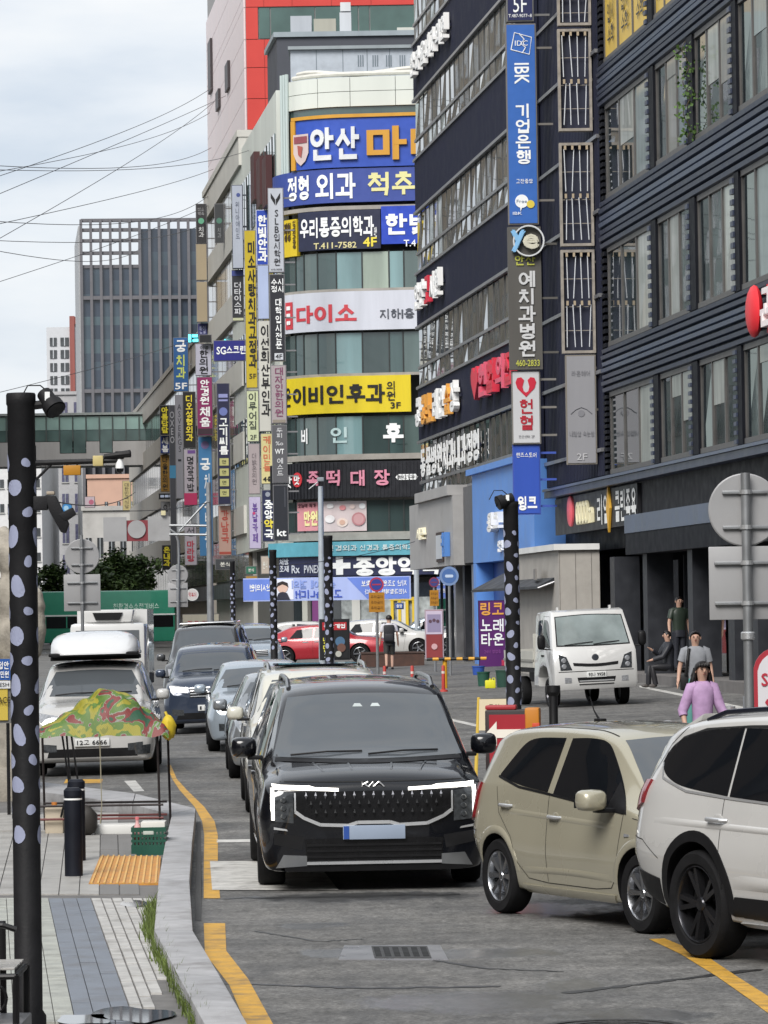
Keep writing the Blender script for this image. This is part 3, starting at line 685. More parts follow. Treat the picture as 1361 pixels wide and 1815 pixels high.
c = Car('minivan', 'glossy black minivan with lit angular daytime lamps driving toward the viewer', kv, blk, (1.56, -1.53), .365, arch=.405, crown=.035)
# glass
c.patch('windscreen', glass_shield, 'F', [(-.83, 1.135), (-.4, 1.118), (0, 1.112), (.4, 1.118), (.83, 1.135)], [(-.675, 1.63), (-.4, 1.655), (0, 1.665), (.4, 1.655), (.675, 1.63)], nu=24, nv=10)
cowl = c.patch('cowl', blackpl, 'F', [(-.82, 1.098), (0, 1.078), (.82, 1.098)], [(-.81, 1.128), (0, 1.106), (.81, 1.128)], nu=20, nv=2, off=.006)
for vw in 'RL':
    c.patch('side_window', glass_dark, vw, [(-.05, 1.12), (1.30, 1.08)], [(.0, 1.60), (.6, 1.60), (.78, 1.53), (1.38, 1.12)])
    c.patch('side_window', glass_dark, vw, [(-1.35, 1.13), (-.1, 1.12)], [(-1.35, 1.61), (-.05, 1.60)])
    c.patch('side_window', glass_dark, vw, [(-2.25, 1.15), (-1.40, 1.13)], [(-2.1, 1.57), (-1.40, 1.61)])
    c.line('door_seam', seam_m, vw, [(1.15, .3), (1.22, .9), (1.3, 1.08)]); c.line('door_seam', seam_m, vw, [(-.08, .28), (-.08, 1.1)]); c.line('door_seam', seam_m, vw, [(-1.2, .4), (-1.25, 1.1)])
    c.patch('sill_trim', chrome, vw, [(-1.05, .27), (1.1, .27)], [(-1.05, .30), (1.1, .30)], nv=1)
    for hx in (.1, -1.0):
        p, nrm = c.surf(vw, hx, .93); MB().box(-.11, .11, -.02, .02, -.016, .016).build('door_handle', blk, c.root, loc=p, bevel=.008)
    c.patch('arch_trim', blackpl, vw, [(1.56+.42*math.cos(a), .37+.42*math.sin(a)) for a in [math.pi*k/10 for k in range(11)]], [(1.56+.455*math.cos(a), .37+.455*math.sin(a)) for a in [math.pi*k/10 for k in range(11)]], nu=20, nv=1, off=.008)
# front face
grl = mat('grille_black', (.010, .010, .011), .25, .3, var=.2, vs=20)
g = c.patch('grille', grl, 'F', [(-.66, .66), (-.46, .60), (-.2, .60), (-.15, .62), (.15, .62), (.2, .60), (.46, .60), (.66, .66)], [(-.68, .87), (-.4, .865), (-.1, .87), (.1, .87), (.4, .865), (.68, .87)], nu=28, nv=8, off=.010)
fin = mat('grille_fin', (.28, .28, .30), .25, 1., var=.1)
for rr_ in range(3):
    for k in range(15):
        y = (k-7)*.083+(.0415 if rr_ % 2 else 0)
        if abs(y) > .60 or (rr_ == 2 and abs(y) > .5): continue
        z = .835-rr_*.075; p, nrm = c.surf('F', y, z)
        MB().add([(.02, 0, .034), (.032, .011, 0), (.02, 0, -.034), (.032, -.011, 0), (.0, 0, 0)], [(0, 1, 4), (1, 2, 4), (2, 3, 4), (3, 0, 4), (0, 3, 1), (1, 3, 2)]).build('grille_fin', fin if rr_ == 0 else grl, g, loc=p)
U = [(-.675, .86), (-.675, .70), (-.60, .645), (-.46, .585), (-.22, .575), (-.14, .60), (0, .60), (.14, .60), (.22, .575), (.46, .585), (.60, .645), (.675, .70), (.675, .86)]
for a, b in zip(U[:-1], U[1:]):
    thick = .028 if abs(a[0]-b[0]) > .02 else .014
    L_ = math.hypot(b[0]-a[0], b[1]-a[1]); nx, nz_ = -(b[1]-a[1])/L_*thick/2, (b[0]-a[0])/L_*thick/2
    c.patch('grille_surround', chrome, 'F', [(a[0]-nx, a[1]-nz_), (b[0]-nx, b[1]-nz_)], [(a[0]+nx, a[1]+nz_), (b[0]+nx, b[1]+nz_)], nu=6, nv=1, off=.022, rim=.02)
for sg in (-1, 1):
    f = (lambda pl: pl) if sg > 0 else mir
    hl = c.patch('headlight', dark_lens, 'F', f([(.69, .60), (.87, .62)]), f([(.69, .86), (.885, .89)]), nu=8, nv=6, off=.008)
    c.patch('daytime_lamp', lamp_on, 'F', f([(.30, .868), (.86, .893)]), f([(.30, .892), (.87, .922)]), nu=14, nv=1, off=.020, parent=hl)
    c.patch('daytime_lamp', lamp_on, 'F', f([(.852, .63), (.88, .632)]), f([(.852, .89), (.88, .89)]), nu=2, nv=8, off=.022, parent=hl)
    for k in range(3):
        p, _ = c.surf('F', sg*.775, .80-k*.07); MB().lathe([(.0001, .012), (.02, .012), (.026, .004), (.026, -.01)], 12, 'x').build('lamp_lens', dark_lens, hl, loc=p+V((.008, 0, 0)))
    c.patch('lower_corner_trim', mat('satin_silver', (.36, .37, .38), .3, .9, var=.1), 'F', f([(.58, .235), (.84, .22)]), f([(.58, .32), (.78, .33)]), nu=6, nv=4, off=.012)
    c.patch('fog_recess', blackpl, 'F', f([(.62, .37), (.86, .42)]), f([(.60, .48), (.86, .52)]), nu=6, nv=3, off=.003)
    c.patch('parking_sensor', chrome, 'F', f([(.74, .535), (.86, .55)]), f([(.75, .55), (.86, .57)]), nu=4, nv=1, off=.01)
c.patch('lower_intake', grl, 'F', [(-.58, .275), (.58, .275)], [(-.60, .46), (-.3, .47), (.3, .47), (.60, .46)], nu=20, nv=4, off=.002)
for k in range(3):
    c.patch('intake_bar', blackpl, 'F', [(-.58, .30+k*.05), (.58, .30+k*.05)], [(-.58, .318+k*.05), (.58, .318+k*.05)], nu=18, nv=1, off=.014)
c.patch('bumper_trim', chrome, 'F', [(-.58, .245), (.58, .245)], [(-.58, .268), (.58, .268)], nu=18, nv=1, off=.022, rim=.02)
c.patch('skid_plate', blackpl, 'F', [(-.86, .19), (.86, .19)], [(-.84, .235), (.84, .235)], nu=18, nv=1, off=.01)
pt = c.plate('', 'F', .515, 0, .535, .12, mat('number_plate_blue', (.30, .36, .46), .4, var=.05))
MB().box(-.262, -.215, -.016, .0, -.055, .055).build('plate_band', S('2c4f9c'), pt)
txt('KN', c.root, chrome, 0, 0, .01, .01) if False else None
p, nrm = c.surf('F', 0, .925)
em = sub_empty('emblem', c.root, (p.x+.012, 0, .925)); em.rotation_euler = (0, 0, R(90))
for pts in ([(-.095, -.022), (-.095, .022)], [(-.095, -.005), (-.045, .022)], [(-.075, .003), (-.04, -.022)], [(-.04, -.022), (.0, .022)], [(.0, .022), (.0, -.022)], [(.0, -.022), (.05, .022)], [(.05, .022), (.095, -.022)]):
    (a, b), (q, d) = pts; MB().tube([(a, 0, b), (q, 0, d)], .0065, 6).build('emblem_stroke', chrome, em)
# bonnet creases as shallow raised strips
for y0, y1 in ((-.42, -.50), (.42, .50), (-.17, -.20), (.17, .20)):
    c.patch('bonnet_crease', blk, 'T', [(2.35, y0-.012), (1.9, y1-.016)], [(2.35, y0+.012), (1.9, y1+.016)], nu=10, nv=2, off=.001, crown=.006, rim=.004)
c.line('bonnet_seam', seam_m, 'F', [(-.8, .955), (-.4, .948), (0, .945), (.4, .948), (.8, .955)], wid=.008)
c.wipers([((-.68, 1.135), (-.05, 1.165)), ((.0, 1.135), (.62, 1.165))])
rail(c, mat('satin_rail', (.25, .25, .26), .25, 1.), -2.0, .55, .655, .045, .022)
for vy in (-.10, .06): c.patch('sensor_housing', mat('pale_label', (.5, .55, .55), .5), 'F', [(vy-.0, 1.545), (vy+.09, 1.545)], [(vy+.02, 1.572), (vy+.07, 1.572)], nu=4, nv=2, off=.006)
c.wheel(alloy_dark, 10, .235, .26, 'single'); c.mirror(1.08, .90, 1.16, blk, (.10, .12, .095))
hd = V((.055, -.998))
c.place(-.13-hd.x*2.57, 34.05-hd.y*2.57, math.atan2(hd.y, hd.x)); CARN = c
# ------------------------------------------------------------------ beige hatchback seen from its side
bei = paint('beige', (.40, .375, .285), .25)
kh = [(-1.80, .44, .56, .62, .68, .92, .63, 1.12, .52), (-1.755, .36, .65, .62, .755, .96, .69, 1.25, .54), (-1.6, .28, .72, .62, .79, .99, .735, 1.39, .56), (-1.3, .22, .74, .6, .797, 1.0, .745, 1.455, .57), (-.5, .19, .76, .55, .795, .97, .75, 1.485, .58),
      (.05, .19, .76, .55, .795, .94, .75, 1.475, .575), (.40, .19, .76, .55, .797, .92, .75, 1.42, .565), (.75, .19, .76, .55, .797, .90, .75, 1.21, .585), (1.08, .19, .76, .55, .797, .865, .745, .985, .61), (1.2, .19, .75, .55, .797, .84, .74, .93, .61),
      (1.5, .2, .73, .55, .785, .79, .72, .85, .58), (1.68, .22, .67, .5, .73, .70, .66, .77, .52), (1.77, .25, .6, .45, .66, .62, .6, .69, .46), (1.80, .28, .54, .42, .58, .57, .53, .63, .40)]
c = Car('hatchback', 'small pale beige hatchback parked at an angle behind the black minivan corner', kh, bei, (1.14, -1.26), .295, arch=.335, crown=.03, rr=.06)
for vw in 'RL':
    c.patch('side_window', glass_dark, vw, [(-.30, .975), (.86, .885)], [(-.235, 1.40), (.05, 1.41), (.30, 1.395), (.44, 1.32), (.88, .915)], nu=26, nv=8)
    c.patch('side_window', glass_dark, vw, [(-1.30, 1.085), (-.9, 1.02), (-.40, .985)], [(-1.30, 1.10), (-1.18, 1.22), (-1.02, 1.36), (-.80, 1.395), (-.345, 1.40)], nu=26, nv=8)
    c.line('window_trim', blackpl, vw, [(-1.32, 1.08), (-.9, 1.008), (-.35, .97), (.88, .872)], wid=.018, off=.005)
    c.line('door_seam', seam_m, vw, [(-.36, .30), (-.36, .96)]); c.line('door_seam', seam_m, vw, [(.82, .42), (.84, .60), (.88, .87)])
    c.line('door_seam', seam_m, vw, [(-.36, .29), (.45, .29), (.70, .31), (.82, .42)]); c.line('door_seam', seam_m, vw, [(-.36, .29), (-.7, .31), (-.88, .42), (-.98, .62), (-1.22, .80), (-1.3, 1.0)])
    c.patch('door_swage', bei, vw, [(-.85, .34), (.0, .37), (.72, .35)], [(-.80, .40), (.0, .42), (.68, .41)], nu=16, nv=4, off=.0, crown=.008, rim=.006)
    c.patch('door_crease', bei, vw, [(-1.2, .80), (.75, .745)], [(-1.2, .845), (.75, .79)], nu=18, nv=4, off=.0, crown=.006, rim=.006)
    c.patch('tail_light', red_lens, vw, [(-1.795, .70), (-1.70, .74)], [(-1.765, 1.0), (-1.60, 1.02)], nu=6, nv=8, off=.022, rim=.03)
    c.patch('mirror_base', blackpl, vw, [(.62, .895), (.92, .865)], [(.66, 1.10), (.90, .90)], nu=6, nv=4, off=.007)
    for wx in (1.14, -1.26):
        c.patch('arch_lip', bei, vw, [(wx+.34*math.cos(a), .30+.34*math.sin(a)) for a in [R(8+164*k/14) for k in range(15)]], [(wx+.40*math.cos(a), .30+.40*math.sin(a)) for a in [R(8+164*k/14) for k in range(15)]], nu=24, nv=3, off=.002, crown=.012, rim=.01)
    for hx, hz in ((-.22, .80), (-1.08, .86)):
        p, nrm = c.surf(vw, hx, hz); sg = -1 if vw == 'R' else 1
        dh = sub_empty('door_handle', c.root, p)
        MB().tube([(-.10, 0, 0), (-.07, sg*.03, .002), (.06, sg*.03, .0), (.10, sg*.0, 0)], [.010, .015, .013, .010], 10).build('grip', chrome, dh, smooth=True)
        MB().ball((0, sg*-.002, -.005), .06, .006, .045).build('cup', bei, dh, smooth=True)
    c.patch('side_repeater', clear_lens, vw, [(.93, .70), (1.0, .705)], [(.93, .725), (1.0, .72)], nu=3, nv=2, off=.008)
    c.patch('sill_flare', bei, vw, [(-.80, .205), (.72, .205)], [(-.84, .26), (.76, .26)], nu=12, nv=2, off=.012)
    c.patch('headlight', clear_lens, vw, [(1.45, .60), (1.70, .58)], [(1.42, .72), (1.64, .70)], nu=6, nv=4, off=.008)
c.patch('windscreen', glass_shield, 'F', [(-.60, 1.005), (0, 1.0), (.60, 1.005)], [(-.50, 1.395), (-.25, 1.415), (0, 1.42), (.25, 1.415), (.50, 1.395)], nu=18, nv=8)
c.patch('rear_window', glass_dark, 'B', [(-.5, 1.06), (.5, 1.06)], [(-.45, 1.33), (.45, 1.33)], nu=12, nv=4)
c.wipers([((-.5, 1.01), (.0, 1.04)), ((.05, 1.01), (.5, 1.04))])
p, _ = c.surf('T', -.95, .0)
an = sub_empty('antenna', c.root, p); MB().tube([(0, 0, 0), (-.10, 0, .08), (-.17, 0, .19)], [.012, .006, .004], 6).build('rod', blackpl, an); MB().box(-.05, .06, -.03, .03, -.005, .02).build('foot', blackpl, an, bevel=.008)
c.wheel(alloy, 8, .19, .2, 'single'); c.mirror(.70, .745, .935, bei, (.095, .12, .082))
for sg in (-1, 1): c.line('roof_seam', seam_m, 'T', [(-1.45, sg*.50), (-.4, sg*.52), (.35, sg*.50)], wid=.012)
c.line('bumper_seam', seam_m, 'R', [(-1.78, .66), (-1.62, .64)]); c.line('bumper_seam', seam_m, 'L', [(-1.78, .66), (-1.62, .64)])
c.line('bonnet_seam', seam_m, 'R', [(1.02, .84), (1.4, .80), (1.62, .74)]); c.line('bonnet_seam', seam_m, 'L', [(1.02, .84), (1.4, .80), (1.62, .74)])
hd = V((math.cos(R(-66)), math.sin(R(-66)))); lf = V((-hd.y, hd.x))
mid = V((1.335, 30.2)); cc = mid+lf*.78+hd*.06
c.place(cc.x, cc.y, R(-66)); PIC = c
# ------------------------------------------------------------------ white SUV cut by the right edge of the view
whp = paint('white', (.52, .515, .50))
ks = [(-2.33, .48, .64, .7, .73, 1.02, .68, 1.22, .54), (-2.27, .42, .74, .72, .83, 1.08, .76, 1.37, .58), (-2.08, .36, .82, .74, .895, 1.12, .815, 1.53, .62), (-1.75, .3, .86, .74, .925, 1.13, .845, 1.61, .645), (-1.2, .27, .89, .72, .94, 1.11, .86, 1.66, .66), (-.3, .25, .9, .7, .94, 1.07, .87, 1.685, .68),
      (.25, .25, .9, .68, .94, 1.05, .87, 1.67, .68), (.62, .25, .9, .68, .94, 1.04, .865, 1.60, .67), (1.0, .25, .9, .68, .94, 1.02, .86, 1.36, .69), (1.38, .25, .9, .68, .94, .99, .855, 1.11, .72), (1.55, .25, .9, .68, .935, .97, .85, 1.05, .72), (2.0, .26, .87, .66, .92, .91, .83, .985, .70), (2.22, .28, .8, .62, .85, .82, .78, .88, .62), (2.33, .33, .66, .56, .70, .70, .66, .76, .50)]
c = Car('sport_utility_vehicle', 'white sport utility vehicle with black wheels parked in front of the beige hatchback', ks, whp, (1.40, -1.30), .37, arch=.43, crown=.03)
c.root['category'] = 'car'
for vw in 'RL':
    c.patch('side_window', glass_dark, vw, [(-2.0, 1.34), (-1.95, 1.26), (-1.75, 1.19), (-1.5, 1.15), (-.95, 1.115)], [(-2.0, 1.34), (-1.96, 1.42), (-1.80, 1.49), (-1.5, 1.545), (-.98, 1.575)], nu=26, nv=8)
    c.patch('side_window', glass_dark, vw, [(-.92, 1.113), (.02, 1.075)], [(-.95, 1.567), (-.03, 1.585)], nu=14)
    c.patch('side_window', glass_dark, vw, [(.07, 1.072), (1.15, 1.04)], [(.02, 1.585), (.4, 1.57), (.6, 1.51), (1.15, 1.08)], nu=14)
    c.line('window_trim', chrome, vw, [(-1.99, 1.31), (-1.9, 1.21), (-1.5, 1.13), (-.9, 1.10), (1.17, 1.03)], wid=.016, off=.006)
    c.line('window_trim', seam_m, vw, [(-2.0, 1.31), (-1.98, 1.375), (-1.81, 1.485), (-1.5, 1.55), (-.9, 1.58), (.0, 1.60)], wid=.018, off=.004)
    for pts in ([(-.96, .50), (-.98, 1.1)], [(.0, .42), (.03, 1.06)], [(1.0, .42), (1.05, 1.03)]): c.line('door_seam', seam_m, vw, pts)
    c.patch('sill_cladding', blackpl, vw, [(-.85, .26), (.95, .26)], [(-.78, .45), (.90, .45)], nu=14, nv=3, off=.012)
    c.patch('sill_trim', chrome, vw, [(-.75, .265), (.9, .265)], [(-.75, .285), (.9, .285)], nu=10, nv=1, off=.018)
    for wx in (1.40, -1.30):
        an = [R(-6+192*k/16) for k in range(17)]
        c.patch('arch_cladding', blackpl, vw, [(wx+.425*math.cos(a), .375+.425*math.sin(a)) for a in an], [(wx+.50*math.cos(a), .375+.50*math.sin(a)) for a in an], nu=26, nv=3, off=.008, rim=.02)
    c.patch('bumper_cladding', blackpl, vw, [(-2.25, .42), (-1.82, .34)], [(-2.25, .58), (-1.82, .52)], nu=6, nv=3, off=.008)
    c.patch('tail_light', red_lens, vw, [(-2.325, .95), (-2.12, 1.03)], [(-2.30, 1.17), (-2.06, 1.19)], nu=6, nv=6, off=.02, rim=.03)
    c.patch('door_crease', whp, vw, [(-1.9, .90), (1.2, .86)], [(-1.9, .95), (1.2, .90)], nu=20, nv=4, off=.0, crown=.010, rim=.006)
    c.patch('door_swage', whp, vw, [(-.8, .50), (.9, .50)], [(-.8, .60), (.9, .58)], nu=14, nv=4, off=.0, crown=.014, rim=.006)
    for hx, hz in ((-1.02, .955), (-.05, .945)):
        p, nrm = c.surf(vw, hx, hz); sg = -1 if vw == 'R' else 1
        dh = sub_empty('door_handle', c.root, p)
        MB().tube([(-.12, 0, 0), (-.09, sg*.035, .002), (.08, sg*.035, .0), (.12, sg*.0, 0)], [.011, .017, .015, .011], 10).build('grip', chrome, dh, smooth=True)
        MB().ball((0, sg*-.002, -.008), .07, .006, .05).build('cup', whp, dh, smooth=True)
c.patch('windscreen', glass_shield, 'F', [(-.72, 1.13), (0, 1.12), (.72, 1.13)], [(-.6, 1.59), (0, 1.61), (.6, 1.59)], nu=14, nv=6)
c.patch('rear_window', glass_dark, 'B', [(-.55, 1.16), (.55, 1.16)], [(-.5, 1.46), (.5, 1.46)], nu=12, nv=4)
rail(c, mat('dark_rail', (.03, .035, .06), .3, .8), -1.6, .3, .60, .035, .018)
MB().prism([(-2.2, 1.50), (-1.9, 1.60), (-1.75, 1.655), (-1.8, 1.60)], -.55, .55, 'y').build('roof_spoiler', whp, c.root, bevel=.012)
c.wheel(alloy_dark, 5, .235, .265, 'split'); c.mirror(.86, .86, 1.12, whp, (.10, .12, .09))
for vw in 'RL': c.line('bumper_seam', seam_m, vw, [(-2.3, .80), (-2.05, .78), (-1.80, .66)]); c.line('quarter_seam', seam_m, vw, [(-2.12, 1.2), (-1.98, 1.44), (-1.8, 1.56)], wid=.008)
hd = V((math.cos(R(-63.5)), math.sin(R(-63.5)))); lf = V((-hd.y, hd.x))
cc = V((2.075, 26.95))+hd*1.30+lf*.92
c.place(cc.x, cc.y, R(-63.5)); SFE = c
# ------------------------------------------------------------------ right-hand street fronts
class Plane:
    def __init__(s, O, k):
        s.O, s.k = O, k; n = math.hypot(k, 1); s.e = V((-k/n, -1/n, 0)); s.n = V((1/n, -k/n, 0)); s.rz = math.atan2(s.e.y, s.e.x)   # e towards the viewer, n into the building
    def hit(s, px, py, out=0.):
        d = ray(px, py); o = V((s.O[0], s.O[1], 0))-s.n*out
        t = ((o-V((0, 0, CAMZ))).dot(s.n))/d.dot(s.n); p = V((0, 0, CAMZ))+d*t; q = p-V((s.O[0], s.O[1], 0))
        return q.dot(s.e), p.z
    def S(s, px, py=900, out=0.): return s.hit(px, py, out)[0]
    def world(s, a, d, z): p = V((s.O[0], s.O[1], 0))+s.e*a+s.n*d; return V((p.x, p.y, z))
    def root(s, name, label, cat): return thing(name, label, cat, (s.O[0], s.O[1], 0), s.rz)
PR = Plane((6.7, 94.), -.1066)
def glassmat(name, col, ior=1.7, bump=.06, bs=.9, rough=.02): return mat(name, col, rough, 0., var=.5, vs=.8, ior=ior, coat=.6, bump=bump, bs=bs)
gl = [glassmat('window_glass_%d' % i, c) for i, c in enumerate([(.03, .042, .045), (.05, .07, .072), (.09, .115, .115), (.02, .026, .03)])]
curt2 = [mat('window_blind_%d' % i, c, .45, var=.3, vs=5, coat=.8, ior=1.6, streak=True) for i, c in enumerate([(.16, .20, .20), (.34, .36, .33), (.22, .21, .18), (.11, .15, .17)])]
curtain = mat('window_blind', (.27, .32, .32), .5, var=.3, vs=4, coat=.8, ior=1.6, streak=True)
wf_m = mat('window_frame_bronze', (.11, .105, .10), .5, .3, var=.15)
slat_a = mat('slat_slate', (.046, .057, .092), .40, .2, var=.12, vs=2, dirt=.15)
slat_b = mat('slat_grey', (.10, .125, .185), .36, .25, var=.14, vs=2, dirt=.2)
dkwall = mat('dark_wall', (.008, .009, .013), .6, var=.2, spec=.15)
rnd = random.Random(5)
# ---- black clad building
bb = PR.root('slatted_building', 'black office building clad in dark horizontal metal slats with ribbon windows', 'building')
s0, s1 = -8.75, 26.
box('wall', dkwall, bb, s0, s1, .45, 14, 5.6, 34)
lev = [(5.9, 8.02), (9.2, 11.76), (13.03, 15.47), (16.55, 19.0), (20.1, 22.6)]
for a, b in zip([5.65]+[l[1] for l in lev], [l[0] for l in lev]+[24]):
    if b-a < .5: continue
    box('spandrel_back', dkwall, bb, s0+.02, s1, .06, .45, a, b)
    n = 7; h = (b-a)/n
    for k in range(n):
        z = a+k*h; big = k in (4,)
        d = -.06 if k % 2 else -.03
        MB().prism([(.06, z+.012), (d, z+.03), (d-.02, z+h*.72), (.06, z+h*.80)], s0, s1, 'x').build('slat', slat_b if k in (3, 4) else slat_a, bb)
pier_px = [(1148, 1160, 330), (1216, 1230, 330), (1296, 1308, 330)]
piers = [(PR.S(a, y), PR.S(b, y)) for a, b, y in pier_px]
gap = piers[2][0]-piers[1][0]
piers += [(piers[2][0]+gap*k, piers[2][1]+gap*k) for k in range(1, 4)]
for fl, (za, zb) in enumerate(lev):
    edges = [s0+.55]+[q for p in piers for q in p]+[s1]
    for i in range(0, len(edges)-1, 2):
        a, b = edges[i], edges[i+1]
        if a > s1: break
        n = 3; mul = [a+(b-a)*t for t in (0, .32, .66, 1)]
        for j in range(n):
            w0, w1 = mul[j]+.07, mul[j+1]-.07
            yl = (fl == 3 and i < 3)
            m = S('d9b64a', .35) if yl else (rnd.choice([curtain]+curt2) if (j > 0 and rnd.random() < .5) else rnd.choice(gl))
            if not yl and j > 0 and rnd.random() < .4:
                zs_ = za+(zb-za)*rnd.uniform(.3, .8); MB().quad((w0+.03, .085, zs_), (w1-.03, .085, zs_), (w1-.03, .085, zb-.13), (w0+.03, .085, zb-.13)).build('roller_blind', rnd.choice(curt2), bb)
            if j == 0 and not yl: m = gl[0]
            pane = MB().add([(w0, .10+rnd.uniform(-.012, .012), za+.12), (w1, .10+rnd.uniform(-.012, .012), za+.12), (w1, .10+rnd.uniform(-.01, .01), zb-.12), (w0, .10, zb-.12)], [(0, 1, 2, 3)]).build('window_pane', m, bb)
            if yl: txt('학원\n입시\n수학', bb, ink, (w0+w1)/2, (za+zb)/2, (w1-w0)*.5, 1.7, y=.07, ext=.004)
        for q in mul: box('mullion', wf_m, bb, q-.06, q+.06, .065, .2, za, zb)
        box('window_sill', wf_m, bb, a, b, .04, .19, za, za+.12); box('window_head', wf_m, bb, a, b, .05, .2, zb-.12, zb)
    for a, b in piers:
        if a > s1: break
        box('pier', dkwall, bb, a+.25, b, -.0, .4, za, zb)
        n = 11
        for k in range(n):
            z = za+(zb-za)*k/n; box('pier_slat', slat_a, bb, a-.02, a+.28, -.04, .06, z+.03, z+(zb-za)/n*.62)
    n = 14
    for k in range(n):
        z = za+(zb-za)*k/n; box('corner_slat', dkwall, bb, s0, s0+.5, -.02, .2, z, z+(zb-za)/n*.6)
# climbing plant hanging from the third floor
vine = thing('hanging_vine', 'thin green creeper hanging over the slatted front', 'plant', PR.world(PR.S(1226, 130), -.14, 13.1))
leafm = mat('vine_leaf', (.07, .13, .03), .5, var=.35, vs=6)
mb = MB(); z = 0; pts = []
for k in range(22): pts.append((math.sin(k*.9)*.08, math.cos(k*.7)*.03-.05, k*.105))
MB().tube(pts, .01, 5).build('stem', mat('vine_stem', (.08, .06, .03), .7), vine)
for k in range(170):
    t = rnd.random()**1.1; i = t*21; p = V(pts[int(i)])+V((rnd.uniform(-.2, .2), rnd.uniform(-.09, .0), rnd.uniform(-.1, .1))); r = rnd.uniform(.025, .06)
    a = V((rnd.uniform(-1, 1), rnd.uniform(-1, .2), rnd.uniform(-1, 1))).normalized()*r; b = a.cross(V((rnd.uniform(-1, 1), 1, rnd.uniform(-1, 1)))).normalized()*r*.8
    mb.quad(p-a, p+b, p+a, p-b)
tag(mb.build('foliage', leafm, vine, fix=False), kind='stuff')
# ---- ground floor of the black building
sA = PR.S(986, 866); zc = 5.78
box('cornice', slat_a, bb, sA, s1, -.35, .5, 5.55, 5.72, ); box('cornice_flashing', slat_b, bb, sA-.02, s1, -.40, .45, 5.73, 5.80)
box('fascia', mat('fascia_charcoal', (.014, .014, .017), .6, var=.2, spec=.2), bb, sA, s1, -.02, .5, 4.55, 5.55)
sB = PR.S(1127, 910); box('shop_beam', slat_b, bb, sB, s1, -.30, .02, 4.28, 4.72); box('beam_soffit', dkwall, bb, sB, s1, -.28, .4, 3.75, 4.27)
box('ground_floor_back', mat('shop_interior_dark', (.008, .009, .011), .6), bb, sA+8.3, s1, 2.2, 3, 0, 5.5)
dkcol = mat('shop_column', (.028, .03, .036), .5, .0, var=.2, spec=.3)
for px, w in ((1090, .35), (1148, .3), (1228, .3), (1300, .35), (1342, .3)):
    a = PR.S(px, 1100); box('column', dkcol, bb, a-w, a+w, -.05, .6, .3, 3.75)
for (xa, xb) in ((1095, 1145), (1153, 1180), (1185, 1224), (1235, 1292), (1308, 1361)):
    a, b = PR.S(xa, 1100)+.2, PR.S(xb, 1100)-.1
    if b-a < .3: continue
    n = max(1, int((b-a)/1.6))
    for k in range(n):
        q0, q1 = a+(b-a)*k/n, a+(b-a)*(k+1)/n
        MB().quad((q0+.06, .85, .9), (q1-.06, .85, .9), (q1-.06, .85, 3.6), (q0+.06, .85, 3.6)).build('shop_glass', gl[3], bb)
        box('shop_frame', dkcol, bb, q0-.05, q0+.05, .8, .92, .5, 3.7)
    if n > 1: 
        for zz in (1.5, 2.2, 2.7): box('window_sticker', S('b9c0c4'), bb, a+.5, a+1.0, .83, .845, zz, zz+.35)
box('plinth_step', mat('step_stone', (.16, .15, .145), .7, var=.2), bb, sA+8.3, s1, -.35, 2.2, .2, .82)
# shop sign lettering on the fascia
sg = PR.root('shop_fascia_sign', 'black shop fascia sign with raised white, cream and red letters', 'sign')
q0, z0 = PR.hit(1012, 930, .1); q1, z1 = PR.hit(1127, 875, .1)
box('sign_board', mat('sign_black', (.012, .012, .014), .5), sg, PR.S(985, 900, .1), q1+.3, -.12, -.03, 4.50, 5.5)
wl = S('f2f2ee', .5); 
MB().lathe([(.0001, -.08), (.38, -.08), (.42, -.05), (.42, 0)], 24, 'y', (q0+.3, -.12, 5.1)).build('round_logo', S('e4606c'), sg, smooth=True)
txt('0000m', sg, S('ece4c0'), PR.S(1040, 900, .1), 5.0, 2.8, .62, y=-.125, ext=.06, bold=.02)
txt('리얼', sg, wl, PR.S(1071, 900, .1), 5.0, 1.9, .78, y=-.125, ext=.014, bold=.012)
txt('클린족욕', sg, wl, PR.S(1111, 900, .1), 5.02, 3.2, .80, y=-.125, ext=.014, bold=.012)
MB().prism([(-.28, 0), (0, -.62), (.28, 0), (0, .62)], 0, -.06).build('flame_logo', S('e0ac3a'), sg, loc=(PR.S(1083, 900, .1), -.13, 5.0))
txt('4.50', sg, S('c9cccc'), PR.S(1118, 930, .1), 4.60, 1.2, .28, y=-.14, ext=.01)
# red letter sign on the band
rs = PR.root('red_letter_sign', 'raised red plastic letter sign cut off on the slatted spandrel', 'sign')
q, z = PR.hit(1345, 552, .15)
MB().ball((q, -.25, z), .55, .16, .55).build('round_logo', S('e02f38'), rs, smooth=True)
for k in range(5): txt('곤지암할매'[k], rs, S('f4e9e8'), q+1.25+k*1.15, z, 1.0, .8, y=-.12, ext=.16, bold=.04); box('letter_back', S('d8232d'), rs, q+.72+k*1.15, q+1.8+k*1.15, -.13, -.06, z-.5, z+.5)
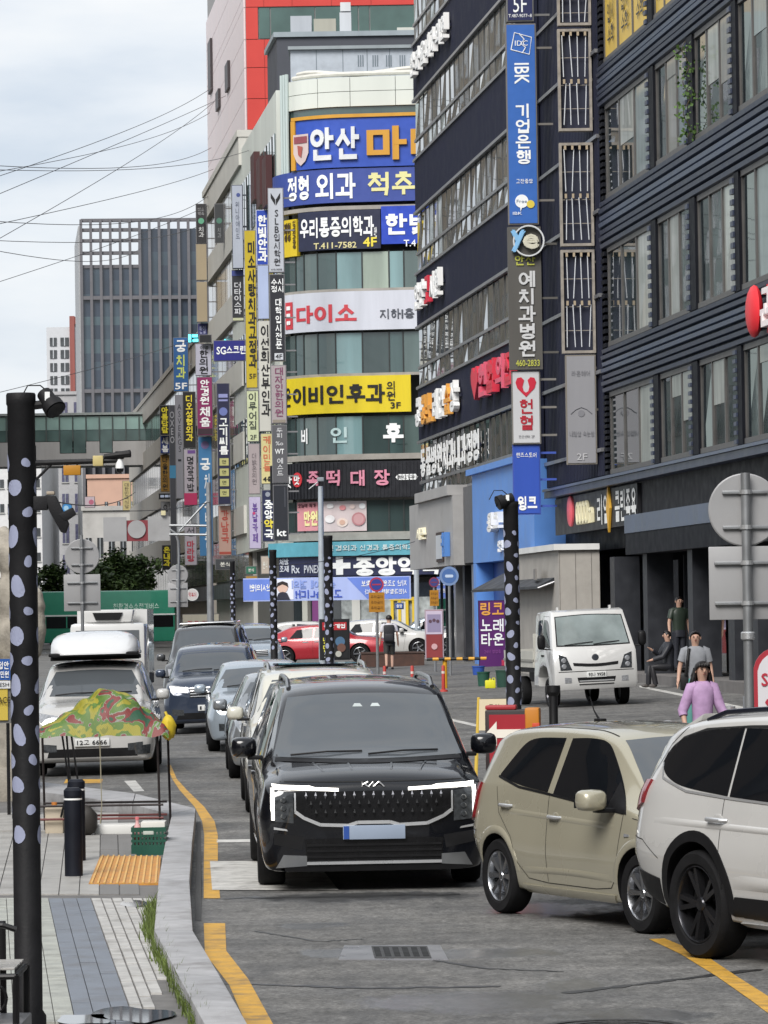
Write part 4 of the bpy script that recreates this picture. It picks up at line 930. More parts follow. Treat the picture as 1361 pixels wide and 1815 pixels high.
# ---- navy building
nb = PR.root('navy_building', 'navy ribbed metal office building with bands of mirrored windows', 'building')
navy = mat('navy_ribbed_metal', (.015, .017, .033), .6, 0, var=.15, vs=1.5, spec=.16)
flash = mat('flashing_aluminium', (.30, .30, .31), .35, .7, var=.1)
n0, n1 = -50.6, -8.8
box('wall', dkwall, nb, n0+.1, n1-.05, .5, 16, 4.0, 33)
strips = [(6.62, 8.56, 7.14), (10.65, 12.75, 11.33), (14.81, 16.94, 15.5), (18.98, 21.06, 19.65), (23.2, 25.3, 23.9)]
wend = -24.0
def ribs(x0, x1, z0, z1, step, y=0., amp=.035):
    mb = MB(); n = int((x1-x0)/step); vs_ = []; 
    for k in range(n):
        a = x0+(x1-x0)*k/n; st = (x1-x0)/n
        for (u, d) in ((0, 0), (.3, 0), (.42, -amp), (.88, -amp)):
            vs_.append((a+u*st, y+d))
    vs_.append((x1, y))
    m = len(vs_)
    mb.add([(a, d, z0) for a, d in vs_]+[(a, d, z1) for a, d in vs_], [(i, i+1, m+i+1, m+i) for i in range(m-1)])
    return mb
zprev = 5.9
for (za, zb, zt) in strips+[(33, 33, 33)]:
    ribs(n0, n1, zprev, za, .26).build('ribbed_panel', navy, nb, fix=False)
    if za < 30:
        box('band_edge', flash, nb, n0-.05, n1, -.09, .06, za-.10, za-.002); box('band_edge', flash, nb, n0-.05, n1, -.09, .06, zb+.002, zb+.10)
    zprev = zb
for fi, (za, zb, zt) in enumerate(strips):
    x = n0+.05; k = 0
    while x < wend:
        wd = 1.28; x1 = min(x+wd, wend)
        for (c0, c1) in ((za+.04, zt-.05), (zt+.05, zb-.04)):
            j = [rnd.uniform(-.012, .012) for _ in range(4)]
            mm = gl[1] if (fi in (0, 1)) else (curtain if (k < 9 and rnd.random() < .35) else gl[rnd.choice((0, 1, 1, 2))])
            MB().add([(x+.03, .035+j[0], c0), (x1-.03, .035+j[1], c0), (x1-.03, .035+j[2], c1), (x+.03, .035+j[3], c1)], [(0, 1, 2, 3)]).build('window_pane', mm, nb)
        box('mullion', wf_m, nb, x1-.025, x1+.025, .012, .17, za, zb)
        x = x1; k += 1
    box('transom', flash, nb, n0, wend, -.02, .17, zt-.05, zt+.05)
    ribs(wend, n1, za, zb, .26, .02).build('ribbed_panel', navy, nb, fix=False)
ribs_s = MB(); 
box('downpipe', navy, nb, -19.6, -19.2, -.22, -.04, 4.5, 33)
for z in (9.5, 13.5, 17.5, 21.5):
    box('ladder_rung', flash, nb, -21.5, -19.7, -.32, -.26, z, z+.06)
# letters on the navy bands
def band_letters(label, body, cols, pa, pb, h, depth=.22):
    r = PR.root('letter_sign', label, 'sign')
    a, z0 = PR.hit(pa[0], pa[1], .1); b, z1 = PR.hit(pb[0], pb[1], .1); n = len(body); w = (b-a)/n; zc = (z0+z1)/2
    for k, ch in enumerate(body):
        if ch == ' ': continue
        txt(ch, r, cols[k % len(cols)], a+w*(k+.5), zc, w*.86, h, y=-.10, ext=depth, bold=.03)
    box('rail', navy, r, a, b, -.10, -.04, zc-.05, zc+.05)
    return r
wcol, ocol, rcol = S('ebebea'), S('e2a24a'), S('cf2f45')
band_letters('white raised letters on the topmost visible navy band', '한마음내과의원', [wcol], (734, 113), (797, 51), .85, .16)
band_letters('white and red raised letters on the third navy band', '안산고시원', [wcol, wcol, rcol, wcol], (741, 522), (786, 504), .95, .16)
band_letters('white and orange raised letters on the lowest navy band', '콩콩노래연습장', [wcol, ocol, ocol, wcol, wcol, ocol], (743, 731), (816, 702), 1.05, .16)
r = band_letters('red raised letters and drop logo on the lowest navy band', '♥헌혈의집', [rcol, S('d85a72')], (843, 684), (918, 648), 1.05, .18)
band_letters('white glyphs stuck across the lowest window strip', '동물병원치과내과정형', [wcol], (745, 816), (850, 794), 1.0, .02)
# ---- navy ground floor: grey fascia, dark panel, blue front
gf = mat('fascia_grey', (.34, .335, .33), .6, var=.08, vs=2, dirt=.15)
def fpan(name, m, pa, pb, out, thick, par, zc=None):
    a, za = PR.hit(pa[0], pa[1], out); b, zb = PR.hit(pb[0], pb[1], out); 
    return box(name, m, par, a, b, -out, -out+thick, min(za, zb), max(za, zb)), (a, b, min(za, zb), max(za, zb))
box('ground_floor_back', mat('shop_interior_dark', (.008, .009, .011), .6), nb, n0+.4, n1, 1.6, 2.4, 0, 6)
q0 = PR.S(726, 940, .6); q1 = PR.S(803, 940, .6)
box('fascia_box', gf, nb, q0, q1, -.6, .5, 3.95, 6.25); box('fascia_cap', gf, nb, q0+3, q1-.2, -.75, .4, 6.26, 6.6)
q2 = PR.S(846, 940, .25)
box('dark_fascia', mat('fascia_dark_grey', (.10, .10, .105), .6, var=.1), nb, q1+.01, q2, -.25, .5, 4.0, 6.5)
blue = mat('bright_blue_panel', (.11, .27, .66), .45, var=.06, vs=1.5, dirt=.08)
q3 = PR.S(947, 940, .4)
box('blue_fascia', blue, nb, q2+.01, q3, -.4, .5, 3.95, 6.75); box('blue_fascia_edge', blue, nb, q2-.4, q3, -.55, -.39, 6.76, 6.95)
box('blue_column', blue, nb, q2+.02, q2+.7, -.4, .3, 0.3, 3.94); 
box('blue_column', blue, nb, q3-1.6, q3-1.0, -.38, .3, .3, 3.94)
bl2 = mat('deep_blue_panel', (.03, .07, .26), .45, var=.1)
box('blue_wall', bl2, nb, q2+.72, q3-1.62, .15, .4, .3, 3.94)
for (xa, m_) in ((806, flash), (822, gl[1]), (838, flash)):
    a = PR.S(xa, 1050, .1); box('shop_column', m_ if m_ is flash else dkcol, nb, a-.25, a+.25, -.1, .3, .3, 3.95)
a, b = PR.S(745, 1050), PR.S(800, 1050)
for k in range(6):
    x0 = a+(b-a)*k/6; x1 = a+(b-a)*(k+1)/6
    MB().quad((x0+.05, .6, .7), (x1-.05, .6, .7), (x1-.05, .6, 3.7), (x0+.05, .6, 3.7)).build('shop_glass', gl[0], nb); box('shop_frame', dkcol, nb, x1-.05, x1+.05, .55, .7, .5, 3.9)
ls = PR.root('small_fascia_sign', 'small cream lettering and framed blue picture on the grey fascia box', 'sign')
a, z = PR.hit(749, 946, .62); txt('세븐', ls, S('efe9cf'), a, z, 2.2, .42, y=-.61, ext=.12, bold=.04)
a, z = PR.hit(778, 970, .62); b, z2 = PR.hit(785, 970, .62)
box('picture_frame', S('3a2c28'), ls, a-.5, b+.2, -.66, -.61, z-.5, z+.5); box('picture', S('b8bdc2'), ls, a-.38, b+.08, -.68, -.665, z-.4, z+.4)
txt('카페', ls, S('4f7fc0'), b+1.2, z+.05, 1.3, .8, y=-.61, ext=.15, bold=.03)
ws = PR.root('blue_front_lettering', 'white raised lettering on the bright blue shop front', 'sign')
a, z = PR.hit(884, 925, .42); txt('윙크', ws, wcol, a, z, 2.6, .6, y=-.41, ext=.2, bold=.04); txt('안경', ws, wcol, a+.6, z-.75, 1.0, .35, y=-.41, ext=.08)
# awning below the blue front
aw = PR.root('shop_awning', 'dark sloping shop awning beside the blue column', 'awning')
a, b = PR.S(905, 1000, .3), PR.S(985, 985, 1.0)
MB().add([(a, -.1, 3.75), (b, -.1, 3.75), (b, -1.5, 3.05), (a, -1.5, 3.05), (a, -.1, 3.68), (b, -.1, 3.68), (b, -1.5, 2.98), (a, -1.5, 2.98)], [(0, 1, 2, 3), (7, 6, 5, 4), (3, 2, 6, 7), (0, 3, 7, 4), (1, 5, 6, 2)]).build('canopy', S('23262b'), aw)
MB().tube([(a, -.1, 3.5), (a, -1.5, 3.0)], .03).build('arm', flash, aw); MB().tube([(b, -.1, 3.5), (b, -1.5, 3.0)], .03).build('arm', flash, aw)
# ---- plastered booth between the two fronts
Yb = 104.; xl, xr = at(990, 1000, Yb).x, PR.world((94-Yb)*1.0057, 0, 0).x+.02
kb = thing('plaster_booth', 'plain beige plastered booth with white flat roof slab', 'booth', (xl, Yb, gz(xl, Yb)), 0)
kx = xr-xl
pm = mat('beige_plaster', (.36, .34, .31), .8, var=.1, vs=2, dirt=.2, bump=.1); pm2 = mat('grey_plaster', (.2, .19, .18), .8, var=.1, vs=2, dirt=.2)
MB().hexa([(0, 0, -.1), (kx, 0, -.1), (kx-1., 9.5, -.1), (-1., 9.5, -.1)], [(0, 0, 3.35), (kx, 0, 3.35), (kx-1., 9.5, 3.35), (-1., 9.5, 3.35)]).build('wall', pm, kb)
MB().hexa([(-.12, -.12, 3.36), (kx, -.12, 3.36), (kx-1., 9.6, 3.36), (-1.12, 9.6, 3.36)], [(-.12, -.12, 3.52), (kx, -.12, 3.52), (kx-1., 9.6, 3.52), (-1.12, 9.6, 3.52)]).build('roof_slab', S('d6d6d4'), kb)
MB().box(.0, .0, 0, 0, 0, 0)
box('vent', pm2, kb, -.55, -.5, 2.0, 3.2, 2.6, 2.9)
for k in range(3): MB().tube([(.02+k*.42, -.012, .3), (.02+k*.42, -.012, 3.3)], .006, 4).build('wall_joint', pm2, kb)
# ---- vertical projecting signs
def blade(name, label, rect, Y, face, parts=(), frame=None, depth=.28, group=None, cat='sign', edge=.035):
    """sign box facing the viewer; rect = x0,y0,x1,y1 in the photograph; parts: (kind, ...) drawn inside, coordinates 0..1"""
    x0, y0, x1, y1 = rect; a, b = at(x0, y1, Y), at(x1, y1, Y); t = at((x0+x1)/2-.0155*0, y0, Y)
    xb = (a.x+b.x)/2; w = (x1-x0)*Y/FPX; h = t.z-(a.z+b.z)/2
    # plumb: the picture leans by the camera's roll, the sign does not
    xm = at((x0+x1)/2, (y0+y1)/2, Y).x
    r = thing(name, label, cat, (xm, Y, (a.z+b.z)/2), 0, group)
    MB().box(-w/2, w/2, 0, depth, 0, h).build('cabinet', frame or S('6b6b6a'), r)
    if face is not None: MB().box(-w/2+edge, w/2-edge, -.02, -.001, edge, h-edge).build('face', face, r)
    if cat == 'sign' and h > 1.5 and depth > .2:
        for zb in (.12, .5, .88): MB().box(w/2, w/2+.45, .08, .16, zb*h-.03, zb*h+.03).build('bracket', frame or S('6b6b6a'), r)
    for li, p in enumerate(parts):
        k = p[0]; ly = .0025*li
        if k == 't':       # text: ('t', body, mat, cx, cy, w, h, {opts})
            _, body, m_, cx, cy, tw, th = p[:7]; o = dict(p[7]) if len(p) > 7 else {}
            txt(body, r, m_, (cx-.5)*w, (1-cy)*h, tw*w, th*h, y=-.022-ly, ext=o.pop('ext', .012), **o)
        elif k == 'r':     # rectangle: ('r', mat, x0, y0, x1, y1)
            _, m_, xa, ya, xb_, yb_ = p; MB().box((xa-.5)*w, (xb_-.5)*w, -.028-ly, -.021, (1-yb_)*h, (1-ya)*h).build('panel', m_, r)
        elif k == 'c':     # disc
            _, m_, cx, cy, rad = p; MB().cyl(((cx-.5)*w, -.030-ly, (1-cy)*h), rad*w, .009+ly, 20, 'y').build('disc', m_, r)
        elif k == 'p':     # polygon
            _, m_, pl = p; MB().prism([((x-.5)*w, (1-y)*h) for x, y in pl], -.030-ly, -.021).build('emblem', m_, r)
        elif k == 'l':     # line strokes
            _, m_, pl, wd = p; MB().tube([((x-.5)*w, -.03, (1-y)*h) for x, y in pl], wd*w, 5).build('stroke', m_, r)
    return r
WH, BK, YE = S('eef0f0'), S('141416'), S('e6cf2a')
YI = 110.2
bluesign = mat('blue_sign_face', (.035, .13, .44), .35, var=.06)
blade('projecting_sign', 'navy projecting sign cut off above the tall blue sign', (897, -60, 945, 38), YI, S('1c2350'), [('t', '5F', WH, .5, .70, .5, .28), ('t', 'T.487-9077~8', WH, .5, .9, .86, .06)])
B = blade('projecting_sign', 'tall blue vertical projecting sign with white lettering and square outline logo', (898, 42, 952, 398), YI, bluesign, [
    ('t', 'IBK', WH, .52, .235, .5, .11, {'rot': (0, R(90), 0), 'bold': .02}) if False else ('t', '기업은행', WH, .53, .55, .50, .30, {'vert': True, 'bold': .025}),
    ('t', '고잔중앙', WH, .55, .785, .55, .022), ('l', WH, [(.18, .13), (.30, .045), (.86, .07), (.78, .155), (.18, .13)], .02), ('t', 'IDC', WH, .52, .098, .42, .026), ('l', WH, [(.45, .05), (.62, .08), (.5, .1), (.66, .12), (.55, .148)], .02),
    ('c', WH, .45, .885, .22), ('p', WH, [(.40, .905), (.5, .905), (.40, .935)]), ('c', S('d8c24a'), .74, .90, .13), ('t', 'Free', S('7a8aa0'), .45, .885, .34, .016), ('t', 'IBK', WH, .3, .945, .3, .014)], frame=S('6f6b66'))
w_ = 54*YI/FPX; h_ = 356*YI/FPX
txt('IBK', B, WH, .02*w_, (1-.245)*h_, .105*h_, .48*w_, y=-.022, bold=.02, rot=(0, R(90), 0))
# ring logo and grey clinic sign
g6 = S('55534f'); 
C = blade('projecting_sign', 'dark grey projecting sign with pale hangul and lime numbers', (901, 402, 960, 655), YI-.3, None, [('t', '안산', S('b9bb4e'), .52, .235, .62, .07, {'bold': .02}), ('t', '예치과병원', S('c9cacb'), .55, .61, .52, .60, {'vert': True, 'bold': .03}), ('t', '460-2833', S('b9bb4e'), .55, .955, .72, .045, {'bold': .02})], frame=g6)
h_ = 253*(YI-.3)/FPX; w_ = 59*(YI-.3)/FPX
MB().lathe([(.40, 0), (.40, -.2), (.44, -.2), (.44, 0)], 28, 'y', (.12, -.02, h_*.90)).build('ring_logo', S('cfd2d4'), C)
txt('y', C, S('7fb4dc'), -.17, h_*.90, .42, .62, y=-.05, ext=.15, bold=.06); txt('e', C, S('c9c6b4'), .18, h_*.895, .46, .42, y=-.05, ext=.18, bold=.06)
D = blade('projecting_sign', 'white projecting sign with red heart drop emblem and red hangul', (907, 657, 958, 787), YI-.2, S('c3c4c6'), [('t', '헌혈', S('a81e30'), .5, .60, .44, .42, {'vert': True, 'bold': .015}), ('t', '안산센터 2F', S('55565a'), .5, .90, .55, .04),
    ('p', S('c02038'), [(.5, .36), (.2, .24), (.14, .16), (.2, .10), (.34, .09), (.44, .13), (.38, .22), (.42, .28), (.5, .30), (.58, .28), (.62, .22), (.56, .13), (.66, .09), (.80, .10), (.86, .16), (.8, .24)])], frame=S('77746f'))
E = blade('projecting_sign', 'bright blue projecting sign with white hangul at its foot', (909, 788, 958, 912), YI-.1, S('2c4fae'), [('t', '렌즈스토어', WH, .5, .15, .72, .07), ('t', '윙크', WH, .5, .84, .72, .20, {'bold': .04})], frame=S('3a53a8'))
# rusted open frames with fluorescent tubes
rust = mat('weathered_sign_frame', (.30, .27, .235), .6, .2, var=.25, vs=5, dirt=.5); tubem = mat('dead_tube', (.62, .64, .68), .3, var=.1)
YF = 103.5
for i, (y0, y1, lb) in enumerate([(-60, 45, 'topmost weathered open sign frame with bare tubes'), (50, 232, 'tall weathered open sign frame with bare tubes and cross bar'), (252, 436, 'weathered open sign frame with dangling tubes above the grey one'), (442, 626, 'lowest weathered open sign frame with bare white tubes')]):
    x0, x1 = 988+y0*.0155, 1048+y0*.0155
    r = blade('open_sign_frame', lb, (x0, y0, x1, y1), YF, None, frame=rust, depth=.3)
    w = 60*YF/FPX; h = (y1-y0)*YF/FPX
    bpy.data.objects.remove([o for o in r.children if o.name.startswith('cabinet')][0])
    t = .07
    for (a, b, c_, d) in ((-w/2, -w/2+t, 0, h), (w/2-t, w/2, 0, h), (-w/2+t, w/2-t, 0, t), (-w/2+t, w/2-t, h-t, h)): box('frame_bar', rust, r, a, b, 0, .3, c_, d)
    box('back_panel', mat('sign_inside', (.012, .015, .035), .6), r, -w/2+t, w/2-t, .2, .29, t, h-t)
    for zz in (.22, .45, .72): MB().tube([(-w/2+t, .1, zz*h), (w/2-t, .1, zz*h)], .012, 5).build('cross_wire', rust, r)
    for half in ((.06, .47), (.53, .94)):
        for k in range(4):
            x = -w/2+.16+k*.19; MB().tube([(x+rnd.uniform(-.03, .03), .02, half[0]*h), (x+rnd.uniform(-.05, .05), .05, half[1]*h)], .014, 6).build('tube', tubem, r)
            box('lamp_holder', S('a89880'), r, x-.03, x+.03, .0, .06, half[1]*h-.02, half[1]*h+.10)
blade('projecting_sign', 'faded grey projecting sign with worn lettering on the dark corner', (1003, 629, 1057, 823), YF, S('8d8d91', .6), [('t', '라온헤어', S('77777c'), .5, .17, .6, .05), ('l', S('6f6f75'), [(.15, .54), (.32, .50), (.5, .48), (.68, .50), (.85, .54)], .012), ('c', S('7d7d82'), .5, .535, .11), ('t', '네일샵 속눈썹', S('77777c'), .5, .72, .8, .05), ('t', '2F', S('b9b9bb'), .5, .93, .34, .06)], frame=S('7b756c'))
# purple karaoke board on the blue column
blade('upright_banner', 'tall purple sign board with orange and white hangul by the blue column', (848, 1064, 897, 1190), 121.5, S('571f66'), [('t', '링코', S('e2a24a'), .5, .12, .84, .18, {'bold': .02}), ('t', '노래\n타운', WH, .5, .45, .84, .38, {'bold': .02}), ('t', '24시 영업중', S('8a4a92'), .5, .72, .6, .05), ('r', S('c03a56'), .82, .84, .93, .92)], depth=.12, frame=S('3c1a49'))
# ------------------------------------------------------------------ corner building with the rounded glass front
PL = Plane((-4.45, 172.3), -.1066)
class Path:            # outline seen from above: along the side street, round the corner, along the front
    def __init__(s):
        e = PL.e; c0 = V((-4.45, 172.3, 0)); p0 = c0-e*44.; rr = 3.5
        f = V((1, -.11, 0)).normalized()
        pts = [p0, c0-e*30, c0-e*15, c0-e*6, c0-e*3, c0]
        a0 = PL.rz; a1 = math.atan2(f.y, f.x); n = 14; p = c0.copy()
        for k in range(n):
            a = a0+(a1-a0)*(k+.5)/n; p = p+V((math.cos(a), math.sin(a), 0))*(rr*(a1-a0)/n); pts.append(p.copy())
        for k in range(1, 13): pts.append(p+f*k*1.0)
        s.p = pts; s.L = [0]
        for i in range(len(pts)-1): s.L.append(s.L[-1]+(pts[i+1]-pts[i]).length)
    def pos(s, q, off=0.):
        q = max(0, min(s.L[-1]-1e-6, q)); i = max(k for k in range(len(s.L)-1) if s.L[k] <= q)
        t = (q-s.L[i])/(s.L[i+1]-s.L[i]); p = s.p[i].lerp(s.p[i+1], t)
        def nr(j):
            d = s.p[min(j+1, len(s.p)-1)]-s.p[max(j-1, 0)]; return V((d.y, -d.x, 0)).normalized()
        n = nr(i).lerp(nr(i+1), t).normalized()
        return p+n*off
    def q(s, px, y=600):      # parameter seen in column px (front part)
        best = None
        for k in range(600):
            u = s.L[5]-2+k*.04
            if u > s.L[-1]: break
            p = s.pos(u); X = p.x*FPX/p.y+CX-.0155*(y-1080)*-1*0
            X = CX+p.x/p.y*FPX
            if best is None or abs(X-px) < best[0]: best = (abs(X-px), u)
        return best[1]
PA = Path(); OFF0 = V((-2., 171., 0))
def px_plumb(px, y): return px+(1086-y)*.0155      # undo the camera's roll for a column at height y
def pband(name, m, par, q0, q1, z0, z1, off=0., thick=.2, step=.5):
    n = max(2, int((q1-q0)/.35)); mb = MB(); vs_ = []
    for k in range(n+1):
        q = q0+(q1-q0)*k/n
        a, b = PA.pos(q, off)-OFF0, PA.pos(q, off-thick)-OFF0
        vs_ += [(a.x, a.y, z0), (a.x, a.y, z1), (b.x, b.y, z1), (b.x, b.y, z0)]
    fs = []
    for k in range(n):
        i = 4*k
        for j in range(4): fs.append((i+j, i+(j+1) % 4, i+4+(j+1) % 4, i+4+j))
    fs += [(0, 1, 2, 3), (4*n+3, 4*n+2, 4*n+1, 4*n)]
    return mb.add(vs_, fs).build(name, m, par)
def ptext(body, m, par, px0, px1, y0, y1, off=.03, bold=.02, ext=.02, name='lettering', vert=False, sp=1.):
    ym = (y0+y1)/2
    q0, q1 = PA.q(px_plumb(px0, ym)), PA.q(px_plumb(px1, ym)); w = q1-q0; Yd = PA.pos((q0+q1)/2).y
    z0, z1 = [CAMZ+(1088-.0155*((px0+px1)/2-680)-y)*Yd/FPX for y in (y1, y0)]
    o = txt(body, par, m, 0, 0, w, z1-z0, y=0, ext=ext, bold=bold, name=name, vert=vert, sp=sp)
    o.location = (0, 0, 0)
    for v in o.data.vertices:
        p = PA.pos((q0+q1)/2+v.co.x, off-v.co.y)-OFF0; v.co = (p.x, p.y, v.co.z+(z0+z1)/2)
    return o
def zz(y, px=600): return CAMZ+(1088-.0155*(px-680)-y)*169.6/FPX
cb = thing('corner_building', 'pale corner building with rounded teal glass front stacked with shop signs', 'building', OFF0)
cream = mat('cream_cladding', (.62, .65, .60), .5, var=.06, vs=.6, dirt=.15, streak=True)
conc = mat('concrete_ledge', (.33, .31, .28), .8, var=.15, vs=2, dirt=.3)
qL, qC, qR = 0., PA.q(px_plumb(512, 600)), PA.L[-1]
core = [PA.pos(qL, -.5), PA.pos(PA.L[3], -.5), PA.pos(PA.L[5]+.8, -.6), PA.pos(PA.L[5]+2, -.6), PA.pos(PA.L[-1], -.5)]
pts = [(p.x-OFF0.x, p.y-OFF0.y) for p in core]+[(PA.p[-1].x-OFF0.x, 44.), (PA.p[0].x-OFF0.x+4, 44.)]
MB().prism(pts, .2, zz(140), 'z').build('core', mat('core_wall', (.12, .12, .11), .8), cb)
teal = [mat('teal_glass_%d' % i, c, .06, 0, var=.35, vs=.7, streak=True, coat=.8, ior=1.6) for i, c in enumerate([(.05, .085, .085), (.16, .26, .27), (.30, .36, .30), (.035, .055, .055), (.09, .13, .125)])]
# parapet in panels
q = [qC-.2]+[PA.q(px_plumb(x, 160)) for x in (560, 617, 698)]+[qR]
for a, b in zip(q[:-1], q[1:]):
    for y0, y1 in ((137, 162), (163, 189)): pband('cladding_panel', cream, cb, a+.012, b-.012, zz(y1), zz(y0), .06, .3)
pband('strip_window', teal[0], cb, qC, qR, zz(206), zz(190), -.05, .2)
for y0, y1 in ((446, 516), (589, 667), (737, 808), (886, 946)):
    qs = [qC-.9]+[PA.q(px_plumb(x, y0)) for x in (521, 536, 560, 592, 639, 686, 712)]+[qR]
    ml = [3, 0, 4, 0, 1, 2 if y0 < 500 else 3, 1 if y0 < 500 else 0, 4]
    if y0 > 850: ml = [3]*8
    for (a, b), k in zip(zip(qs[:-1], qs[1:]), ml):
        pband('window_pane', teal[k], cb, a+.03, b-.03, zz(y1)+.05, zz(y0)-.05, .0, .06)
        pband('mullion', mat('dark_mullion', (.03, .035, .035), .4), cb, b-.03, b+.03, zz(y1), zz(y0), .03, .1)
for y0, y1 in ((513, 517.5), (663, 668), (806, 816), (944, 958)): pband('ledge', conc, cb, qC-.9, qR, zz(y1), zz(y0), .16, .3)
pband('ledge', conc, cb, qC-.9, qR, zz(373), zz(366), .14, .3)
# side street front
SL, ST = PL.S(430, 300), 0.2
box_parts = []
side = sub_empty('side_front', cb); side.location = V((PL.O[0], PL.O[1], 0))-OFF0; side.rotation_euler = (0, 0, PL.rz)
def sbox(n, m, a, b, y0, y1, z0, z1): return box(n, m, side, a, b, y0, y1, z0, z1)
zt = zz(140)
sbox('wall', cream, -30, -.2, .02, .5, zz(960), zt)
for z0, z1 in ((zz(330), zz(215)), (zz(470), zz(375)), (zz(620), zz(520)), (zz(780), zz(690))):
    for k in range(9):
        a = -29+k*3.2; sbox('window', teal[0], a, a+2.6, -.03, .01, z0, z1); sbox('window_bar', mat('dark_mullion', (.03, .035, .035), .4), a+1.25, a+1.35, -.06, -.031, z0, z1)
for k, (a, z) in enumerate(((-4, zz(290)), (-7.5, zz(275)), (-11, zz(250)))): sbox('wall_bracket', S('4a2a2c'), a, a+2.2, -.35, -.07, z-1.2, z+1.0)
# roof plant and pipes
roofz = zz(135)
pipes = mat('roof_pipe_wrap', (.58, .57, .52), .6, var=.1)
for k, dz in ((0, .0), (1, .22)):
    pp = [(PA.pos(qC+.2+t*8.0, -.2-.25*k)-OFF0)+V((0, 0, roofz+.12+dz*(.5+.5*math.sin(t*9+k)))) for t in [i/12 for i in range(13)]]
    MB().tube(pp, .10, 8).build('roof_pipe', pipes, cb, smooth=True)
for dx in (0, .22, .42):
    p = PA.pos(qC-.25+dx, .12)-OFF0; MB().tube([(p.x, p.y, zz(300)), (p.x, p.y, roofz+.3)], .08, 8).build('down_pipe', S('b9c6c4'), cb)
ph0, ph1 = at(515, 130, 176), at(760, 130, 176)
pz = at(600, 88, 176).z
mbx = lambda n, m, x0, x1, Y0, Y1, z0, z1: box(n, m, cb, x0-OFF0.x, x1-OFF0.x, Y0-OFF0.y, Y1-OFF0.y, z0, z1)
pent = mat('penthouse_metal', (.40, .44, .49), .5, .2, var=.08, dirt=.1)
mbx('penthouse', pent, ph0.x, ph1.x, 176, 184, roofz-1, pz); mbx('penthouse_cap', S('8c9498'), ph0.x-.1, ph1.x, 175.8, 184.1, pz+.005, pz+.15)
for px in (560, 607, 650, 690): x = at(px, 110, 176).x; mbx('panel_joint', S('707a82'), x, x+.03, 175.985, 176.1, roofz+.2, pz)
for g in (634, 660, 684, 708):
    for k in range(3): x = at(g+k*4, 105, 176).x; mbx('louvre', S('6d7881'), x, x+.05, 175.98, 176.05, at(g, 118, 176).z, at(g, 98, 176).z)
# ---- sign bands of the corner building
def sband(label, y0, y1, px0, px1, m, off=.22, border=None, items=()):
    r = thing('curved_shop_sign', label, 'sign', OFF0)
    ym = (y0+y1)/2; q0 = qC-1.6 if px0 is None else PA.q(px_plumb(px0, ym)); q1 = PA.q(px_plumb(px1, ym)) if px1 < 760 else qR
    pband('sign_panel', m, r, q0, q1, zz(y1), zz(y0), off, .2)
    if border:
        pband('border', border, r, q0-.08, q1, zz(y0), zz(y0-6), off+.08, .3); pband('border', border, r, q0-.12, q0+.12, zz(y1), zz(y0)-.004, off+.07, .28)
    for it in items: ptext(it[0], it[1], r, *it[2:6], off=off+.01, **(it[6] if len(it) > 6 else {}))
    return r
b1, b2 = mat('cobalt_sign', (.03, .08, .42), .4, var=.06), mat('royal_sign', (.045, .075, .30), .4, var=.06)
gold = S('c99332'); lem = S('dcd79a')
r = sband('cobalt blue curved sign with gold border, crest and huge letters', 210, 298, 526, 800, b1, .26, gold, [('안산', S('d9dbdc'), 555, 636, 225, 283, dict(ext=.12, bold=.04)), ('마디', gold, 649, 790, 222, 282, dict(ext=.12, bold=.04))])
# crest
ym = 265; q0, q1 = PA.q(px_plumb(527, ym)), PA.q(px_plumb(551, ym)); zc_, hc = zz(263), (zz(234)-zz(290))
for nm, m_, sc, off, pl_ in (('crest', S('c9b7b4'), 1., .34, [(-.5, .5), (.5, .5), (.5, -.1), (.3, -.36), (0, -.5), (-.3, -.36), (-.5, -.1)]), ('crest_band', S('8c4a52'), .86, .36, [(-.5, .5), (.5, .5), (.5, .25), (-.5, .25)]), ('crest_mark', S('a4574f'), .5, .36, [(-.4, .3), (.3, .2), (.1, -.5), (-.3, -.3)])):
    mb = MB(); P3 = []
    for (u, v) in pl_:
        p = PA.pos((q0+q1)/2+u*sc*(q1-q0), off)-OFF0; P3.append((p.x, p.y, zc_+v*sc*hc))
    mb.add(P3, [tuple(range(len(P3)))]).build(nm, m_, r, fix=False)
sband('royal blue curved sign with white and pale yellow letters in panels', 300, 360, None, 800, b2, .2, None, [('정형', WH, 514, 549, 312, 355, dict(bold=.03)), ('외과', WH, 561, 628, 306, 352, dict(bold=.03)), ('척추', lem, 649, 733, 304, 346, dict(bold=.03))])
sband('dark navy curved sign with white hangul, phone number and floor', 374, 443, 531, 672, mat('dark_navy_sign', (.02, .024, .055), .4), .2, None, [('우리통증의학과', WH, 535, 660, 384, 420, dict(bold=.03)), ('의원', WH, 661, 666, 402, 420), ('T.411-7582', S('d8cf9a'), 558, 630, 429, 440), ('4F', S('e8d64a'), 641, 666, 420, 437, dict(bold=.03))])
sband('bright blue sign with white hangul at the end of the corner front', 369, 436, 674, 800, mat('vivid_blue_sign', (.02, .06, .45), .4), .24, None, [('한빛', WH, 682, 760, 378, 416, dict(bold=.04)), ('T.411-2700', WH, 714, 790, 424, 436)])
sband('yellow strip sign wrapped on the rounded corner', 384, 450, None, 529, S('d6bb2c'), .22, None, [('정형', S('4a3a20'), 509, 519, 395, 428, dict(bold=.04)), ('신경외과 통증', S('5a4a24'), 523, 528, 390, 440, dict(vert=True))])
rd = S('c8404a')
r = sband('white curved sign with red hangul and red square logo', 518, 587, None, 738, S('c9ccd6'), .24, None, [('다이소', rd, 530, 630, 540, 572, dict(bold=.05)), ('지하1층', S('4c505a'), 672, 733, 547, 565, dict(bold=.015))])
ptext('▮', rd, r, 512, 524, 536, 584, off=.25); ptext('▮▮\n▮▮\n▬▬', WH, r, 515, 521, 543, 576, off=.28, sp=1.6)
